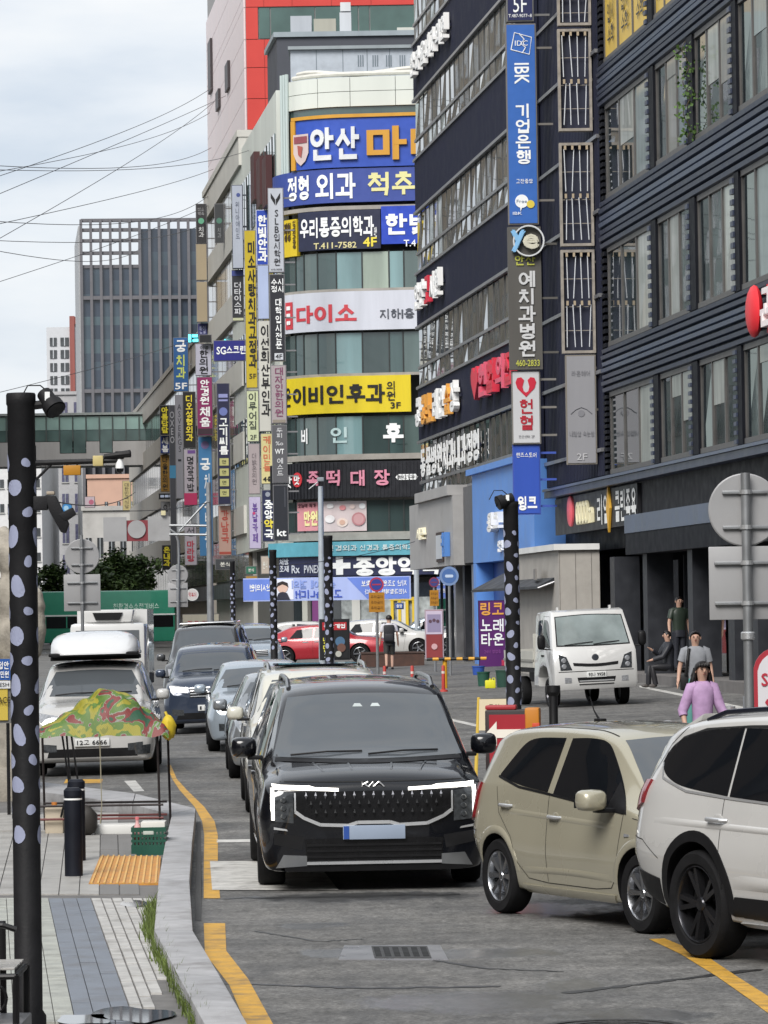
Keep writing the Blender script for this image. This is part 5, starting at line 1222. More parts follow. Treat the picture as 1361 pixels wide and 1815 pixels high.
sband('yellow curved sign with heavy black hangul and floor number', 668, 733, None, 727, S('d9c21e'), .24, None, [('윤', BK, 512, 521, 688, 722), ('이비인후과', BK, 525, 680, 682, 716, dict(bold=.035, ext=.03)), ('의\n원', BK, 684, 699, 676, 710, dict(bold=.015)), ('3F', BK, 690, 709, 713, 724)])
wlt = sband('white hangul stickers on the teal glass below the yellow sign', 789, 790, 700, 720, teal[0], .02, None, [('비', WH, 532, 543, 760, 787, dict(bold=.04)), ('인', S('bcd4d4'), 584, 612, 757, 785, dict(bold=.03)), ('후', WH, 677, 712, 750, 784, dict(bold=.06))])
dkrib = mat('charcoal_ribbed_metal', (.022, .023, .028), .5, .2, var=.2, vs=3, spec=.3)
r = sband('charcoal ribbed fascia sign with pink outlined letters and white tag', 820, 884, None, 800, dkrib, .5, None, [('맛', S('e8e8e8'), 520, 531, 843, 866), ('족', S('d58aa0'), 556, 574, 836, 862, dict(bold=.03, ext=.1)), ('떡', S('d58aa0'), 585, 606, 834, 862, dict(bold=.03, ext=.1)), ('대', S('d58aa0'), 621, 646, 834, 862, dict(bold=.03, ext=.1)), ('장', S('d58aa0'), 662, 690, 833, 861, dict(bold=.03, ext=.1)), ('▬', WH, 701, 740, 841, 851, dict(bold=.0)), ('화덕고기구이', S('4a4a4e'), 705, 736, 843, 849, dict(ext=.03))])
for k in range(46):
    q = qC-.6+k*.16; pband('rib', dkrib, r, q, q+.06, zz(883), zz(821), .53, .03)
ptext('●', S('c8303a'), r, 533, 547, 838, 864, off=.52, ext=.04); ptext('맛', WH, r, 536, 544, 843, 860, off=.58)
# paper posters in the dark windows
po = thing('window_poster', 'pink poster with yellow price hangul in the dark upper window', 'poster', OFF0)
qa, qb = PA.q(px_plumb(527, 915)), PA.q(px_plumb(563, 915)); pband('paper', S('d9949c'), po, qa, qb, zz(940), zz(889), .09, .03); ptext('만원', S('f4e9a8'), po, 539, 562, 906, 932, off=.10, bold=.05); ptext('오늘의 특가', S('6a3a40'), po, 529, 560, 893, 900, off=.10)
po = thing('window_poster', 'white poster with round dishes of pink meat in the dark window', 'poster', OFF0)
qa, qb = PA.q(px_plumb(572, 915)), PA.q(px_plumb(648, 915)); pband('paper', S('d8c9c9'), po, qa, qb, zz(942), zz(889), .09, .03)
for (x, y, w, h, m_) in ((584, 897, 12, 9, 'f0ecec'), (606, 900, 11, 9, 'd98f92'), (622, 898, 10, 8, 'e6d0ca'), (640, 897, 12, 10, 'f0f0f2'), (584, 920, 16, 14, 'f2eeee'), (605, 926, 18, 16, 'ecd9cf'), (605, 926, 10, 9, 'd8b09c'), (633, 920, 24, 24, 'c0868a'), (633, 920, 18, 18, 'd2a2a4')):
    ptext('●', S(m_), po, x-w*.5, x+w*.5, y-h*.5, y+h*.5, off=.10+rnd.random()*.02)
# ground floor of the corner building
pband('shop_front', gl[3], cb, qC-.8, qR, .6, zz(1025), -.3, .1)
aw = thing('teal_awning', 'teal shop canopy with white lettering above the pharmacy sign', 'awning', OFF0)
pband('canopy', mat('teal_awning', (.11, .36, .45), .4, var=.1), aw, qC-.6, qR, zz(986), zz(961), .9, .8)
ptext('신경외과 신경과 통증의학과', S('c8d8da'), aw, 590, 735, 966, 976, off=.92)
sband('dark navy pharmacy sign with white cross and heavy letters', 987, 1021, 517, 800, mat('pharmacy_navy', (.02, .025, .07), .4), .7, None, [('✚', WH, 590, 622, 987, 1019, dict(bold=.06)), ('중앙약국', WH, 628, 780, 987, 1020, dict(bold=.06)), ('처방\n조제', S('c9ced8'), 518, 532, 990, 1014), ('Rx', S('c9ced8'), 536, 548, 1002, 1016), ('PVNEX', S('c9ced8'), 555, 578, 1002, 1016)])
for px, m_ in ((530, 'b9b9b0'), (548, '7a3f78'), (556, 'd8d8d2'), (620, 'c9c9c4'), (700, 'd8d8d2')):
    a = PA.q(px_plumb(px, 1070)); pband('shop_pier', S(m_), cb, a, a+.35, .6, zz(1030), -.1, .2)
pband('lit_shelf', mat('shop_interior', (.35, .38, .38), .6, var=.5, vs=3), cb, PA.q(600), qR, .8, zz(1060), -.25, .02)
for px in (690, 703, 716, 728): a = PA.q(px); pband('yellow_frame', S('d9b930'), cb, a, a+.12, .7, zz(1060), -.05, .1)
pband('yellow_frame', S('d9b930'), cb, PA.q(688), PA.q(732), zz(1066), zz(1062), -.04, .1)
# ------------------------------------------------------------------ signs of the side street
def yl(px, extra=.0): # distance at which a sign whose outer edge is px stands on the side-street front
    r = (px-CX)/FPX; return (PL.O[0]-PL.k*PL.O[1]-extra)/(r-PL.k)
def sg_(label, rect, face, parts=(), frame=None, dy=0., edge=.03, cat='sign'):
    return blade('vertical_sign', label, rect, yl(rect[2]+.0155*(rect[1]-1086)*-1)-.6-dy, face, parts, frame or S('77777a'), .3, edge=edge)
def vt(body, m, cx=.5, cy=.5, w=.6, h=.8, **o): return ('t', body, m, cx, cy, w, h, dict(dict(vert=True, bold=.02), **o))
def ht(body, m, cx=.5, cy=.5, w=.8, h=.1, **o): return ('t', body, m, cx, cy, w, h, dict(dict(bold=.02), **o))
sg_('tall pale grey vertical sign with chevron emblem and black letters', (475, 333, 503, 483), S('b4b8c0'), [('p', BK, [(.2, .06), (.48, .14), (.48, .21), (.2, .12)]), ('p', BK, [(.8, .06), (.52, .14), (.52, .21), (.8, .12)]), vt('SLB입시학원', S('2a2b30'), .55, .59, .42, .66, bold=.01), ht('410-9008', S('55565a'), .5, .965, .7, .02)], dy=2)
sg_('dark charcoal vertical sign with white hangul and floor tag', (478, 486, 505, 640), S('26272e'), [ht('수시\n정시', WH, .52, .13, .8, .16), vt('대학입시전문', WH, .58, .57, .42, .58), ('r', S('c9ccd2'), .28, .91, .85, .985), ht('4F', S('1c1d22'), .56, .948, .45, .05)], dy=2.2)
sg_('pinkish grey vertical sign with mauve hangul', (480, 647, 508, 751), S('a39a9c'), [vt('대자인한의원', S('7a4460'), .52, .46, .55, .84), ('r', S('8c8478'), .1, .93, .9, .98)], dy=2.4)
sg_('dull grey vertical sign with small white writing', (482, 753, 509, 856), S('58585c'), [vt('두피', S('c9cacc'), .52, .14, .4, .17), ht('%o', S('c9cacc'), .5, .32, .5, .07), ht('WT', WH, .5, .46, .6, .09), vt('에스드', S('c9cacc'), .52, .72, .4, .3)], dy=2.6)
sg_('dark blue grey vertical sign with white latin initials at the foot', (484, 859, 511, 958), S('23262e'), [ht('kt', WH, .55, .86, .62, .13, bold=.04), ('r', S('4a4d55'), .76, .05, .82, .4)], dy=2.8)
sg_('short blue vertical sign with white hangul behind the chevron sign', (454, 372, 475, 470), S('2444a8'), [vt('한빛안과', WH, .52, .52, .8, .84, bold=.05)], frame=S('c2c6d4'))
sg_('blank pale blue panel below the short blue sign', (456, 470, 477, 566), S('a9b6d6'))
sg_('tall cream vertical sign with black hangul', (458, 568, 480, 765), S('c4c3bb'), [vt('이선희산부인과', S('16161a'), .56, .45, .72, .82, bold=.035)])
sg_('cream vertical sign with red hangul and floor number', (462, 768, 484, 858), S('c9bf8a'), [vt('케이민들', S('c06a4a'), .5, .40, .62, .70), ht('4층', BK, .55, .90, .8, .1, bold=.04)])
sg_('navy vertical pharmacy sign with white and yellow hangul', (464, 868, 486, 960), S('1f2547'), [vt('중앙', WH, .55, .38, .72, .36, bold=.03), vt('약', S('e0cf4a'), .55, .66, .72, .18, bold=.03), vt('국', WH, .55, .86, .72, .18, bold=.03), ('c', S('8a8f9c'), .5, .09, .2)])
sg_('tall yellow vertical sign with heavy black hangul and floor number', (434, 408, 455, 688), S('bda628'), [vt('미소사랑치과교정과', BK, .6, .47, .66, .80, bold=.045), ht('5F', S('3a3320'), .58, .925, .6, .032)])
sg_('pale green vertical sign with dark hangul and floor number', (437, 692, 459, 783), S('c2c9a4'), [vt('이루어짐', S('3c423a'), .5, .40, .66, .72), ht('2F', S('3c423a'), .52, .91, .5, .09)])
sg_('greyish pink vertical sign with thin faded writing', (440, 786, 461, 876), S('9f9496'), [vt('더밝은의원', S('6d6468'), .5, .5, .4, .62, bold=0)])
sg_('lavender vertical sign with purple handwriting', (441, 880, 463, 973), S('b1a8c4'), [vt('봄날카페', S('5a3c88'), .5, .5, .42, .75), ('c', S('b83c6a'), .42, .32, .12)])
sg_('pale grey vertical sign with blue swirl and grey letters', (411, 328, 431, 476), S('aab0bd'), [('c', S('47548c'), .6, .12, .18), vt('위니아에이드', S('6a7080'), .5, .42, .36, .44, bold=0)], frame=S('2b3040'))
sg_('black vertical spa sign with white hangul', (411, 478, 432, 570), S('2a2b30'), [vt('더타이스파', S('cfd0d4'), .5, .55, .62, .62), ('r', S('3f4a88'), .0, .02, 1, .12), ('r', S('b8bb9a'), .05, .93, .95, .98)])
sg_('deep blue horizontal projecting sign with white lettering', (378, 603, 435, 640), S('23267a'), [ht('SG스크린', WH, .55, .48, .90, .40, bold=.03)], dy=1)
sg_('narrow black vertical sign with green disc above beige panels', (347, 361, 366, 431), S('2b2a2c'), [('c', S('5fa080'), .5, .44, .28), vt('치과', S('c4c4c4'), .5, .72, .5, .26), ht('미소\n약속', S('8a8a8c'), .5, .2, .6, .2)])
sg_('blank beige upper sign panel under the narrow black sign', (347, 432, 367, 497), S('9d8f76')); sg_('blank beige lower sign panel under the upper one', (348, 499, 368, 571), S('9d8f76'))
sg_('little navy sign under the beige panels', (350, 573, 368, 596), S('34366e'), [ht('한일', S('a8acd0'), .5, .5, .6, .6)])
sg_('dim panel standing for the reflection of the narrow black sign with green disc', (380, 361, 397, 430), S('3a3c3e'), [('c', S('4f7868'), .5, .44, .3), vt('치과', S('7a7c7e'), .5, .75, .4, .26)])  # glass reflection of the green-disc sign, built as a panel in dimmed colours
sg_('blue vertical dental sign with white and lime hangul and floor number', (307, 598, 334, 694), S('2a5c94'), [vt('궁', WH, .5, .16, .7, .22, bold=.03), vt('치과', S('c9d46a'), .5, .54, .62, .44, bold=.03), ht('5F', WH, .5, .9, .8, .12, bold=.03)], dy=3)
led = mat('cyan_led', (.1, .85, .95), .4, emit=2.2, var=0)
sg_('small lit cyan signal board beside the blue dental sign', (333, 591, 352, 608), BK, [('r', led, .05, .1, .3, .9), ('r', led, .4, .12, .95, .4), ('r', led, .45, .58, .95, .88)], dy=4)
sg_('small black box sign above the white clinic sign', (353, 593, 375, 607), S('1c1c22'), dy=3.4)
sg_('white vertical clinic sign with black hangul', (346, 609, 375, 666), S('b3b3c2'), [vt('한의원', S('1e1e24'), .52, .58, .55, .74, bold=.04), ht('이명', S('44444a'), .55, .13, .5, .12)], dy=3)
sg_('magenta vertical optician sign with white hangul', (349, 668, 377, 772), S('84285c'), [vt('안경원', WH, .5, .26, .6, .42, bold=.03), vt('채움', WH, .5, .68, .66, .34, bold=.03), ('r', S('3a2832'), .04, .88, .96, .98)], dy=3.1)
sg_('long light blue vertical sign with white hangul down the front', (352, 774, 377, 986), S('3f78a8'), [('c', S('7a6a9a'), .5, .07, .28), vt('궁', WH, .5, .23, .7, .10, bold=.04), vt('치과병원', WH, .62, .62, .42, .62, bold=.01)], dy=3.2)
sg_('tall navy vertical restaurant sign with white hangul and yellow tags', (385, 679, 408, 894), S('1f2140'), [('r', S('8f93c4'), .15, .09, .85, .12), ('r', S('8f93c4'), .15, .135, .85, .15), ('c', S('6a76b0'), .5, .235, .32), vt('고기씨름', WH, .5, .44, .7, .30, bold=.04)]+[('r', S('b9b67a'), .16, .62+k*.085, .86, .68+k*.085) for k in range(4)]+[vt('면', S('3a3c30'), .5, .65+k*.085, .3, .03, bold=.0) for k in range(4)], dy=1.5)
sg_('faded salmon vertical sign with red hangul', (387, 896, 410, 985), S('b09084'), [vt('강남국', S('a8483c'), .5, .42, .6, .66), ('r', S('a0483c'), .05, .92, .95, .97)], dy=1.6)
sg_('black vertical clinic sign with yellow hangul', (324, 694, 347, 794), S('1d1b1c'), [vt('디오성형외과', S('e6d23c'), .5, .47, .56, .82, bold=.03)], dy=3)
sg_('white vertical soup shop sign with black hangul over magenta foot', (326, 796, 349, 896), S('a9a2ab'), [('r', S('6a4a8a'), .3, .02, .9, .08), vt('명장국밥', S('25252a'), .5, .44, .56, .62, bold=.02), ('r', S('b2305e'), .0, .78, 1, .99)], dy=3)
sg_('pale vertical sign with red hangul low on the front', (327, 928, 349, 1002), S('aaa4ae'), [vt('성', S('4a4a52'), .5, .2, .6, .22), vt('마라탕', S('b0384a'), .5, .66, .6, .5, bold=.03)], dy=3)
sg_('narrow grey vertical sign with dark latin capitals', (311, 700, 325, 884), S('8f8f97'), [vt('ASVERGS', S('3c3c44'), .55, .32, .5, .46, bold=0), ('r', S('2a2a30'), .3, .62, .7, .64)], dy=3)
sg_('narrow dark vertical sign with pale latin letters', (301, 718, 312, 1000), S('4b4d54'), [vt('OXEO', S('a9aab0'), .5, .14, .7, .2), ('r', S('4a90b8'), .0, .38, 1, .46)], dy=3)
sg_('slim black vertical sign with lit yellow hangul', (283, 718, 301, 771), S('161618'), [vt('아름답담', S('e8d838'), .5, .5, .66, .88, bold=.05)], dy=4)
sg_('slim blue sign with white hangul under the black and yellow one', (284, 772, 301, 804), S('1f3478'), [vt('새봄', WH, .5, .5, .7, .84, bold=.06)], dy=4)
sg_('slim ochre vertical sign with black hangul', (284, 806, 301, 872), S('94702c'), [vt('나을한의원', S('1e1a14'), .5, .5, .56, .9, bold=.02)], dy=4)
sg_('small black dot matrix board on the slim sign stack', (281, 874, 310, 885), S('121216'), [ht('▬▬▬', S('c8d6f0'), .5, .5, .8, .4)], dy=5)
sg_('slim grey sign with a black syllable', (285, 889, 301, 916), S('8d8e92'), [vt('우', S('2a2a2e'), .5, .5, .6, .6)], dy=4)
sg_('low slim black sign with lit yellow clinic hangul', (287, 966, 304, 1010), S('17181c'), [vt('은내과', S('e8d838'), .5, .46, .7, .78, bold=.05)], dy=4)
# ------------------------------------------------------------------ buildings of the side street
def lbuild(name, label, pxa, pxb, ytop, ref_px, wallm, win, floors, base_z=0.6, depth=14., dy=.0, bandm=None, bay=3.2):
    """front on the side-street line between columns pxa (far) and pxb (near); ytop is seen at ref_px"""
    a, b = PL.S(px_plumb(pxa, 900), 1086, -dy), PL.S(px_plumb(pxb, 900), 1086, -dy); Yr = yl(ref_px)
    zt = at(ref_px, ytop, Yr).z
    r = thing(name, label, 'building', PL.world(b, dy, 0), PL.rz); L = b-a
    MB().box(-L, 0, .3, depth, .2, zt).build('wall', wallm, r)
    n = floors; fh = (zt-4.2)/n
    for k in range(n):
        z0 = 4.2+k*fh; MB().box(-L, 0, -.12, .29, z0+fh*.62, z0+fh).build('spandrel', bandm or wallm, r)
        m = max(2, int(L/bay))
        for j in range(m):
            x0 = -L+L*j/m; MB().box(x0+.15, x0+L/m-.15, .1, .28, z0+.05, z0+fh*.61).build('window', win, r)
    MB().box(-L-.05, .05, -.2, depth, zt+.01, zt+.35).build('parapet', bandm or wallm, r)
    MB().box(-L, 0, -.1, .29, 3.3, 4.1).build('shop_fascia', S('55575c'), r)
    return r, zt
palew = mat('pale_panel_wall', (.56, .55, .51), .6, var=.06, vs=.4, dirt=.12); glassb = mat('smoky_window', (.05, .055, .06), .15, var=.4, vs=.8, coat=.5)
lbuild('pale_office_building', 'pale cream office building with sloping window bands behind the signs', 372, 436, 250, 432, palew, mat('bronze_window', (.13, .11, .085), .15, var=.3, coat=.5), 6, bandm=palew)
lbuild('stone_low_building', 'long low beige building fading down the side street', 232, 366, 648, 318, mat('beige_stone', (.46, .43, .38), .7, var=.08, vs=.5, dirt=.15), glassb, 4)
# street level clutter below the vertical signs
for px, Yd, y0, y1, w, c_, lb in ((399, 196, 990, 1010, 36, '3a3c40', 'dark shop fascia under the salmon sign'), (445, 183, 1003, 1018, 20, '2f6a54', 'green shop fascia above the ochre panel'), (446, 182, 1020, 1036, 22, 'a07a30', 'ochre shop panel below the green fascia'), (470, 178, 985, 1018, 16, 'b8aca0', 'narrow pale shop panel near the corner'), (356, 212, 1088, 1118, 66, 'b9b4a4', 'cream market stall front with red lettering')):
    f = blade('shop_sign', lb, (px-w/2, y0, px+w/2, y1), Yd, S(c_), [ht('만두 김밥', S('a83038'), .5, .6, .7, .4)] if px == 356 else [ht('분식', S('d8d8d0'), .5, .5, .5, .4)])
f = blade('round_shop_sign', 'round white and red shop sign on the side street', (330, 1040, 352, 1068), 205, None, [('c', WH, .5, .5, .5), ('c', S('e9e4e4'), .5, .5, .42), ('t', '떡볶이', S('c8384a'), .5, .5, .6, .3)], frame=None, depth=.05)
bpy.data.objects.remove([o for o in f.children if o.name.startswith('cabinet')][0])
# ------------------------------------------------------------------ red and white tower
YT = 250.
rt = thing('red_tower', 'tall tower with red front, green glass strip and pale pink side', 'building', (at(437, 170, YT).x, YT, 0), 0)
redm = mat('red_cladding', (.52, .045, .035), .45, var=.05, vs=.5); pinkm = mat('pale_pink_cladding', (.70, .62, .63), .5, var=.05, vs=.4, streak=True); jm = S('a83a30')
zt = at(500, -250, YT).z; wd = 16.; dl = 38.
ex, ey = PL.e.x, PL.e.y
MB().prism([(0, 0), (wd, 0), (wd-ex*dl, -ey*dl), (-ex*dl, -ey*dl)], 0, zt, 'z').build('core', mat('tower_core', (.3, .3, .3), .7), rt)
def tz(y): return at(480, y, YT).z
ys_ = [-120, -60, -5, 13, 70, 120, 175, 230, 285, 340, 400]
for y0, y1 in zip(ys_[:-1], ys_[1:]):
    if y0 == 13:
        MB().box(.02, at(459, 40, YT).x-at(437, 40, YT).x, -.15, -.01, tz(y1)+.02, tz(y0)-.02).build('red_panel', redm, rt)
        xs_ = [at(x, 40, YT).x-at(437, 40, YT).x for x in (460, 481, 560, 637, 657, 760)]
        for a, b in zip(xs_[:-1], xs_[1:]): MB().box(a+.04, b-.04, -.10, -.01, tz(y1)+.05, tz(y0)-.05).build('glass_panel', mat('green_tower_glass', (.06, .11, .10), .15, var=.25, vs=.5, coat=.6), rt)
    else:
        xs_ = [.02]+[at(x, 40, YT).x-at(437, 40, YT).x for x in (470, 520, 590, 660, 760)]
        for a, b in zip(xs_[:-1], xs_[1:]): MB().box(a+.01, b-.01, -.15, -.01, tz(y1)+.02, tz(y0)-.02).build('red_panel', redm, rt)
sd_ = sub_empty('side_face', rt); sd_.rotation_euler = (0, 0, PL.rz)
for k in range(6):
    for y0, y1 in zip(ys_[:-1], ys_[1:]):
        MB().box(-dl+dl*k/6+.02, -dl+dl*(k+1)/6-.02, -.12, -.01, tz(y1)+.02, tz(y0)-.02).build('pink_panel', pinkm, sd_)
for a, z0, z1 in ((-16, tz(105), tz(55)), (-26, tz(105), tz(70)), (-34, tz(42), tz(-60))): MB().box(a, a+3, -.3, -.13, z0, z1).build('slot_window', S('3a3436'), sd_)
# dark roof block between tower and corner building
db = thing('dark_roof_block', 'dark slate roof block with metal ducts above the corner building', 'building', (at(491, 110, 190).x, 190, 0), 0)
dz0, dz1 = at(550, 260, 190).z, at(550, 66, 190).z; w_ = 8.
MB().prism([(0, 0), (w_, 0), (w_-ex*6, -ey*6), (-ex*6, -ey*6)], dz0, dz1, 'z').build('wall', mat('slate_wall', (.055, .06, .075), .6, var=.1, vs=.6), db)
MB().prism([(-.15, -.15), (w_, -.15), (w_-ex*6, -ey*6), (-ex*6-.15, -ey*6)], dz1+.01, dz1+.25, 'z').build('roof_edge', S('8d979d'), db)
for (x0, x1, y0, y1, m_) in ((515, 552, 28, 62, 'a4a8ae'), (556, 595, 33, 50, '9c9a8e'), (602, 622, 22, 48, 'b9bcc0'), (603, 621, 4, 20, 'c4c6c8'), (704, 760, 48, 80, 'b9bab2')):
    a, b = at(x0, y1, 192), at(x1, y0, 192); MB().box(a.x-db.location.x, b.x-db.location.x, 2, 4, dz1+.26 if y1 > 45 else a.z, b.z).build('roof_duct', S(m_), db)
# ------------------------------------------------------------------ dark glass tower far left
YG = 430.
gx = at(150, 900, YG).x; gt = thing('dark_glass_tower', 'dark glass office tower with vertical stone fins far behind', 'building', (gx, YG, 0), R(4))
finm = mat('stone_fin', (.13, .128, .14), .7, var=.1); gpan = [mat('tower_glass_%d' % i, c, .12, var=.15, vs=.3, coat=.6) for i, c in enumerate([(.045, .06, .085), (.06, .085, .11), (.08, .12, .14)])]
z1, z0 = at(260, 388, YG).z, at(260, 745, YG).z; W_ = (375-150)*YG/FPX; n = 13; pit = W_/n
rows = [388, 405, 424, 446, 470, 496, 520, 527, 560, 575, 600, 625, 640, 655, 685, 692, 720, 745]
zr = [at(260, y, YG).z for y in rows]
holes = 6
for k in range(n+1): MB().box(k*pit-.15, k*pit+.15, -.5, .6, z0-20, z1).build('fin', finm, gt)
for j in range(len(zr)-1):
    for k in range(n):
        if j < 4 and k < holes: continue
        if j < 1: continue
        MB().box(k*pit+.15, (k+1)*pit-.15, -.05, .1, zr[j+1], zr[j]).build('glass_bay', gpan[2] if rows[j] in (600, 560) else (gpan[1] if rnd.random() < .3 else gpan[0]), gt)
for j, z in enumerate(zr):
    if j in (0, 1, 2, 3, 4): MB().box(0, W_ if j < 1 else holes*pit, -.2, .4, z-.25, z+.1).build('lattice_beam', finm, gt)
    elif rows[j] in (527, 692): MB().box(0, W_, -.45, .3, z-.2, z+.2).build('floor_band', finm, gt)
MB().box(holes*pit, W_, .6, 20, z0-20, zr[1]).build('core', mat('tower_core_dark', (.03, .035, .045), .5), gt); MB().box(0, holes*pit, .6, 20, z0-20, zr[4]).build('core', mat('tower_core_dark', (.03, .035, .045), .5), gt)
MB().prism([(-.3, .6), (-.9, 24), (-.5, 24), (0, .6)], at(150, 720, YG).z-20, at(150, 400, YG).z, 'z').build('side_wall', mat('tower_side', (.36, .37, .38), .6, var=.1), gt)
# pale apartment slab
YA = 520.
ap = thing('pale_apartment_tower', 'pale apartment tower with brown stripe beside the dark tower', 'building', (at(83, 650, YA).x, YA, 0), 0)
W_ = (150-83)*YA/FPX; zt = at(100, 580, YA).z; awl = mat('apartment_wall', (.52, .53, .55), .7, var=.05); brm = S('8a4f48')
MB().box(0, W_, 0, 12, 0, zt).build('wall', awl, ap); MB().box(W_*.62, W_*.75, -.4, 12.2, 0, at(100, 561, YA).z).build('brown_stripe', brm, ap); MB().box(W_*.62, W_*1.02, -.3, 12, at(100, 575, YA).z, at(100, 563, YA).z).build('roof_arch', brm, ap)
for y in (606, 628, 651, 674, 696, 718, 740):
    for a, b in ((.09, .27), (.37, .59), (.80, .92)):
        wn_ = sub_empty('window', ap, (W_*(a+b)/2, 0, at(100, y, YA).z)); hw = W_*(b-a)/2
        MB().box(-hw, hw, -.12, -.02, -.55, .55).build('pane', glassb, wn_); MB().box(-.06, .06, -.16, -.121, -.55, .55).build('mullion', S('b4b8bc'), wn_)
# ------------------------------------------------------------------ glazed footbridge
YB = 300.
fb = thing('footbridge', 'glazed pedestrian footbridge with concrete sides crossing above the street', 'bridge', (at(-532, 810, YB).x, YB, 0), R(2.2))
Lb = (270+532)*YB/FPX; zA, zB, zC, zD = [at(120, y, YB).z-.55 for y in (812, 768, 748, 722)]
bcon = mat('bridge_concrete', (.56, .55, .54), .75, var=.1, vs=.5, dirt=.25, streak=True); bg1 = mat('bridge_glass_pale', (.33, .50, .46), .15, var=.15, vs=.5, coat=.5); bg2 = mat('bridge_glass_dark', (.10, .17, .16), .12, var=.3, vs=.6, coat=.5)
n = 34; pt_ = Lb/n; steel = S('5c6664')
MB().box(0, Lb, .5, 4.5, zA, zD).build('deck_body', mat('bridge_inside', (.10, .12, .12), .7), fb)
for k in range(n):
    x0, x1 = k*pt_+.05, (k+1)*pt_-.05
    MB().box(x0, x1, .1, .2, zC, zD-.1).build('upper_glass', bg1, fb)
    low = k in (3, 7, 8, 12, 16, 20, 24, 27, 28, 30)
    MB().box(x0, x1, .1, .2, zB-(.9 if low else 0), zC-.03).build('lower_glass', bg2, fb)
    MB().box(x0-.05, x1+.05, 0, .45, zA, zB-(.95 if low else .05)).build('concrete_panel', bcon, fb)
    MB().box(k*pt_-.05, k*pt_+.05, .0, .25, zB, zD).build('post', steel, fb)
    if low: MB().tube([(x0, .3, zC+.2), (x1, .3, zB-.6)], .07, 5).build('brace', S('a9b4b4'), fb)
MB().box(-.1, Lb, -.1, .5, zD, zD+.18).build('roof_edge', S('a9b0ae'), fb)
# ------------------------------------------------------------------ houses seen under the bridge
def slab(name, label, px0, px1, ytop, Yd, wallm, rows, cols, winm=glassb, dz=0, h=None, ww=.5, wh=.5):
    a = at(px0, 1040, Yd); r = thing(name, label, 'building', (a.x, Yd, 0), 0); w = (px1-px0)*Yd/FPX; zt = at((px0+px1)/2, ytop, Yd).z
    MB().box(0, w, 0, 14, 0, zt).build('wall', wallm, r); MB().box(-.1, w+.1, -.2, 14, zt+.02, zt+.4).build('parapet', wallm, r)
    y1 = 1090; n = rows; fh = zt/n
    for j in range(n):
        for i in range(cols):
            cx, cz = w*(i+.5)/cols, zt-fh*(j+.55)
            wn_ = sub_empty('window', r, (cx, 0, cz)); hw, hh = w/cols*ww/2, fh*wh/2
            MB().box(-hw, hw, -.08, -.01, -hh, hh).build('pane', winm, wn_); MB().box(-hw-.08, hw+.08, -.14, -.081, -hh-.12, -hh).build('sill', S('a8a8a4'), wn_); MB().box(-.04, .04, -.12, -.082, -hh, hh).build('mullion', S('9aa0a4'), wn_)
    return r
slab('white_flats', 'white block of flats with balcony bands at the far left', -30, 76, 790, 420, mat('white_render', (.60, .60, .60), .7, var=.06), 8, 5, ww=.7, wh=.35)
slab('grey_flats', 'pale grey flats with paired windows under the footbridge', 84, 152, 700, 460, mat('pale_grey_render', (.40, .40, .41), .7, var=.06, dirt=.1), 8, 3, winm=mat('violet_window', (.10, .10, .16), .2, var=.3), ww=.5, wh=.62)
slab('teal_glass_annex', 'narrow white annex with dark windows beside the grey flats', 76, 88, 810, 440, mat('white_render', (.60, .60, .60), .7), 6, 1)
slab('salmon_building', 'salmon plaster building with pale roof parapet under the footbridge', 157, 246, 848, 380, mat('salmon_plaster', (.52, .33, .25), .75, var=.08, vs=.5), 3, 4, wh=.25, ww=.25)
slab('low_white_shop', 'low whitish shop block in front of the salmon building', 148, 250, 905, 340, mat('white_stained', (.48, .47, .45), .75, var=.15, vs=.6, dirt=.3), 2, 5, wh=.3)
blade('vertical_sign', 'yellowish vertical sign on the salmon building', (217, 852, 232, 905), 335, S('b7a878'), [vt('대한민국식당', S('5a5040'), .5, .5, .5, .85, bold=0)])
blade('vertical_sign', 'small pale sign with pink emblem near the salmon building', (150, 880, 168, 900), 330, S('c4b4bc'), [('c', S('b86a80'), .65, .5, .25)])
blade('rooftop_sign', 'blue round swirl sign on a post near the flats', (110, 893, 128, 910), 330, None, [('c', S('3f8ac8'), .5, .5, .5), ('c', S('a8d0ec'), .4, .45, .25)], frame=S('5a6a80'), depth=.1)
# building across the street, left of the view, mirrored in the bands of windows
bp = thing('beige_apartment_block', 'tall beige apartment block across the street mirrored in the navy windows', 'building', (-21.5, 178, 0), PL.rz)
bw = mat('beige_apartment_wall', (.42, .36, .27), .75, var=.08, vs=.4)
MB().box(-110, -34, -16, 0, 0, 46).build('wall', bw, bp); MB().box(-33.9, 0, -16, 0, 0, 30).build('annex_wall', mat('pale_teal_render', (.34, .40, .39), .7, var=.12, vs=.5), bp)
for j in range(13):
    for i in range(22):
        x = -108+i*5; z = 5+j*3.1
        if x > -36 and z > 27: continue
        MB().box(x, x+(2.6 if i % 3 else 1.4), .01, .06, z, z+1.7).build('window', glassb, bp)
for i in range(5): MB().box(-105+i*14, -104.4+i*14, .01, .5, 0, 46).build('pilaster', mat('beige_pilaster', (.5, .44, .36), .75), bp)

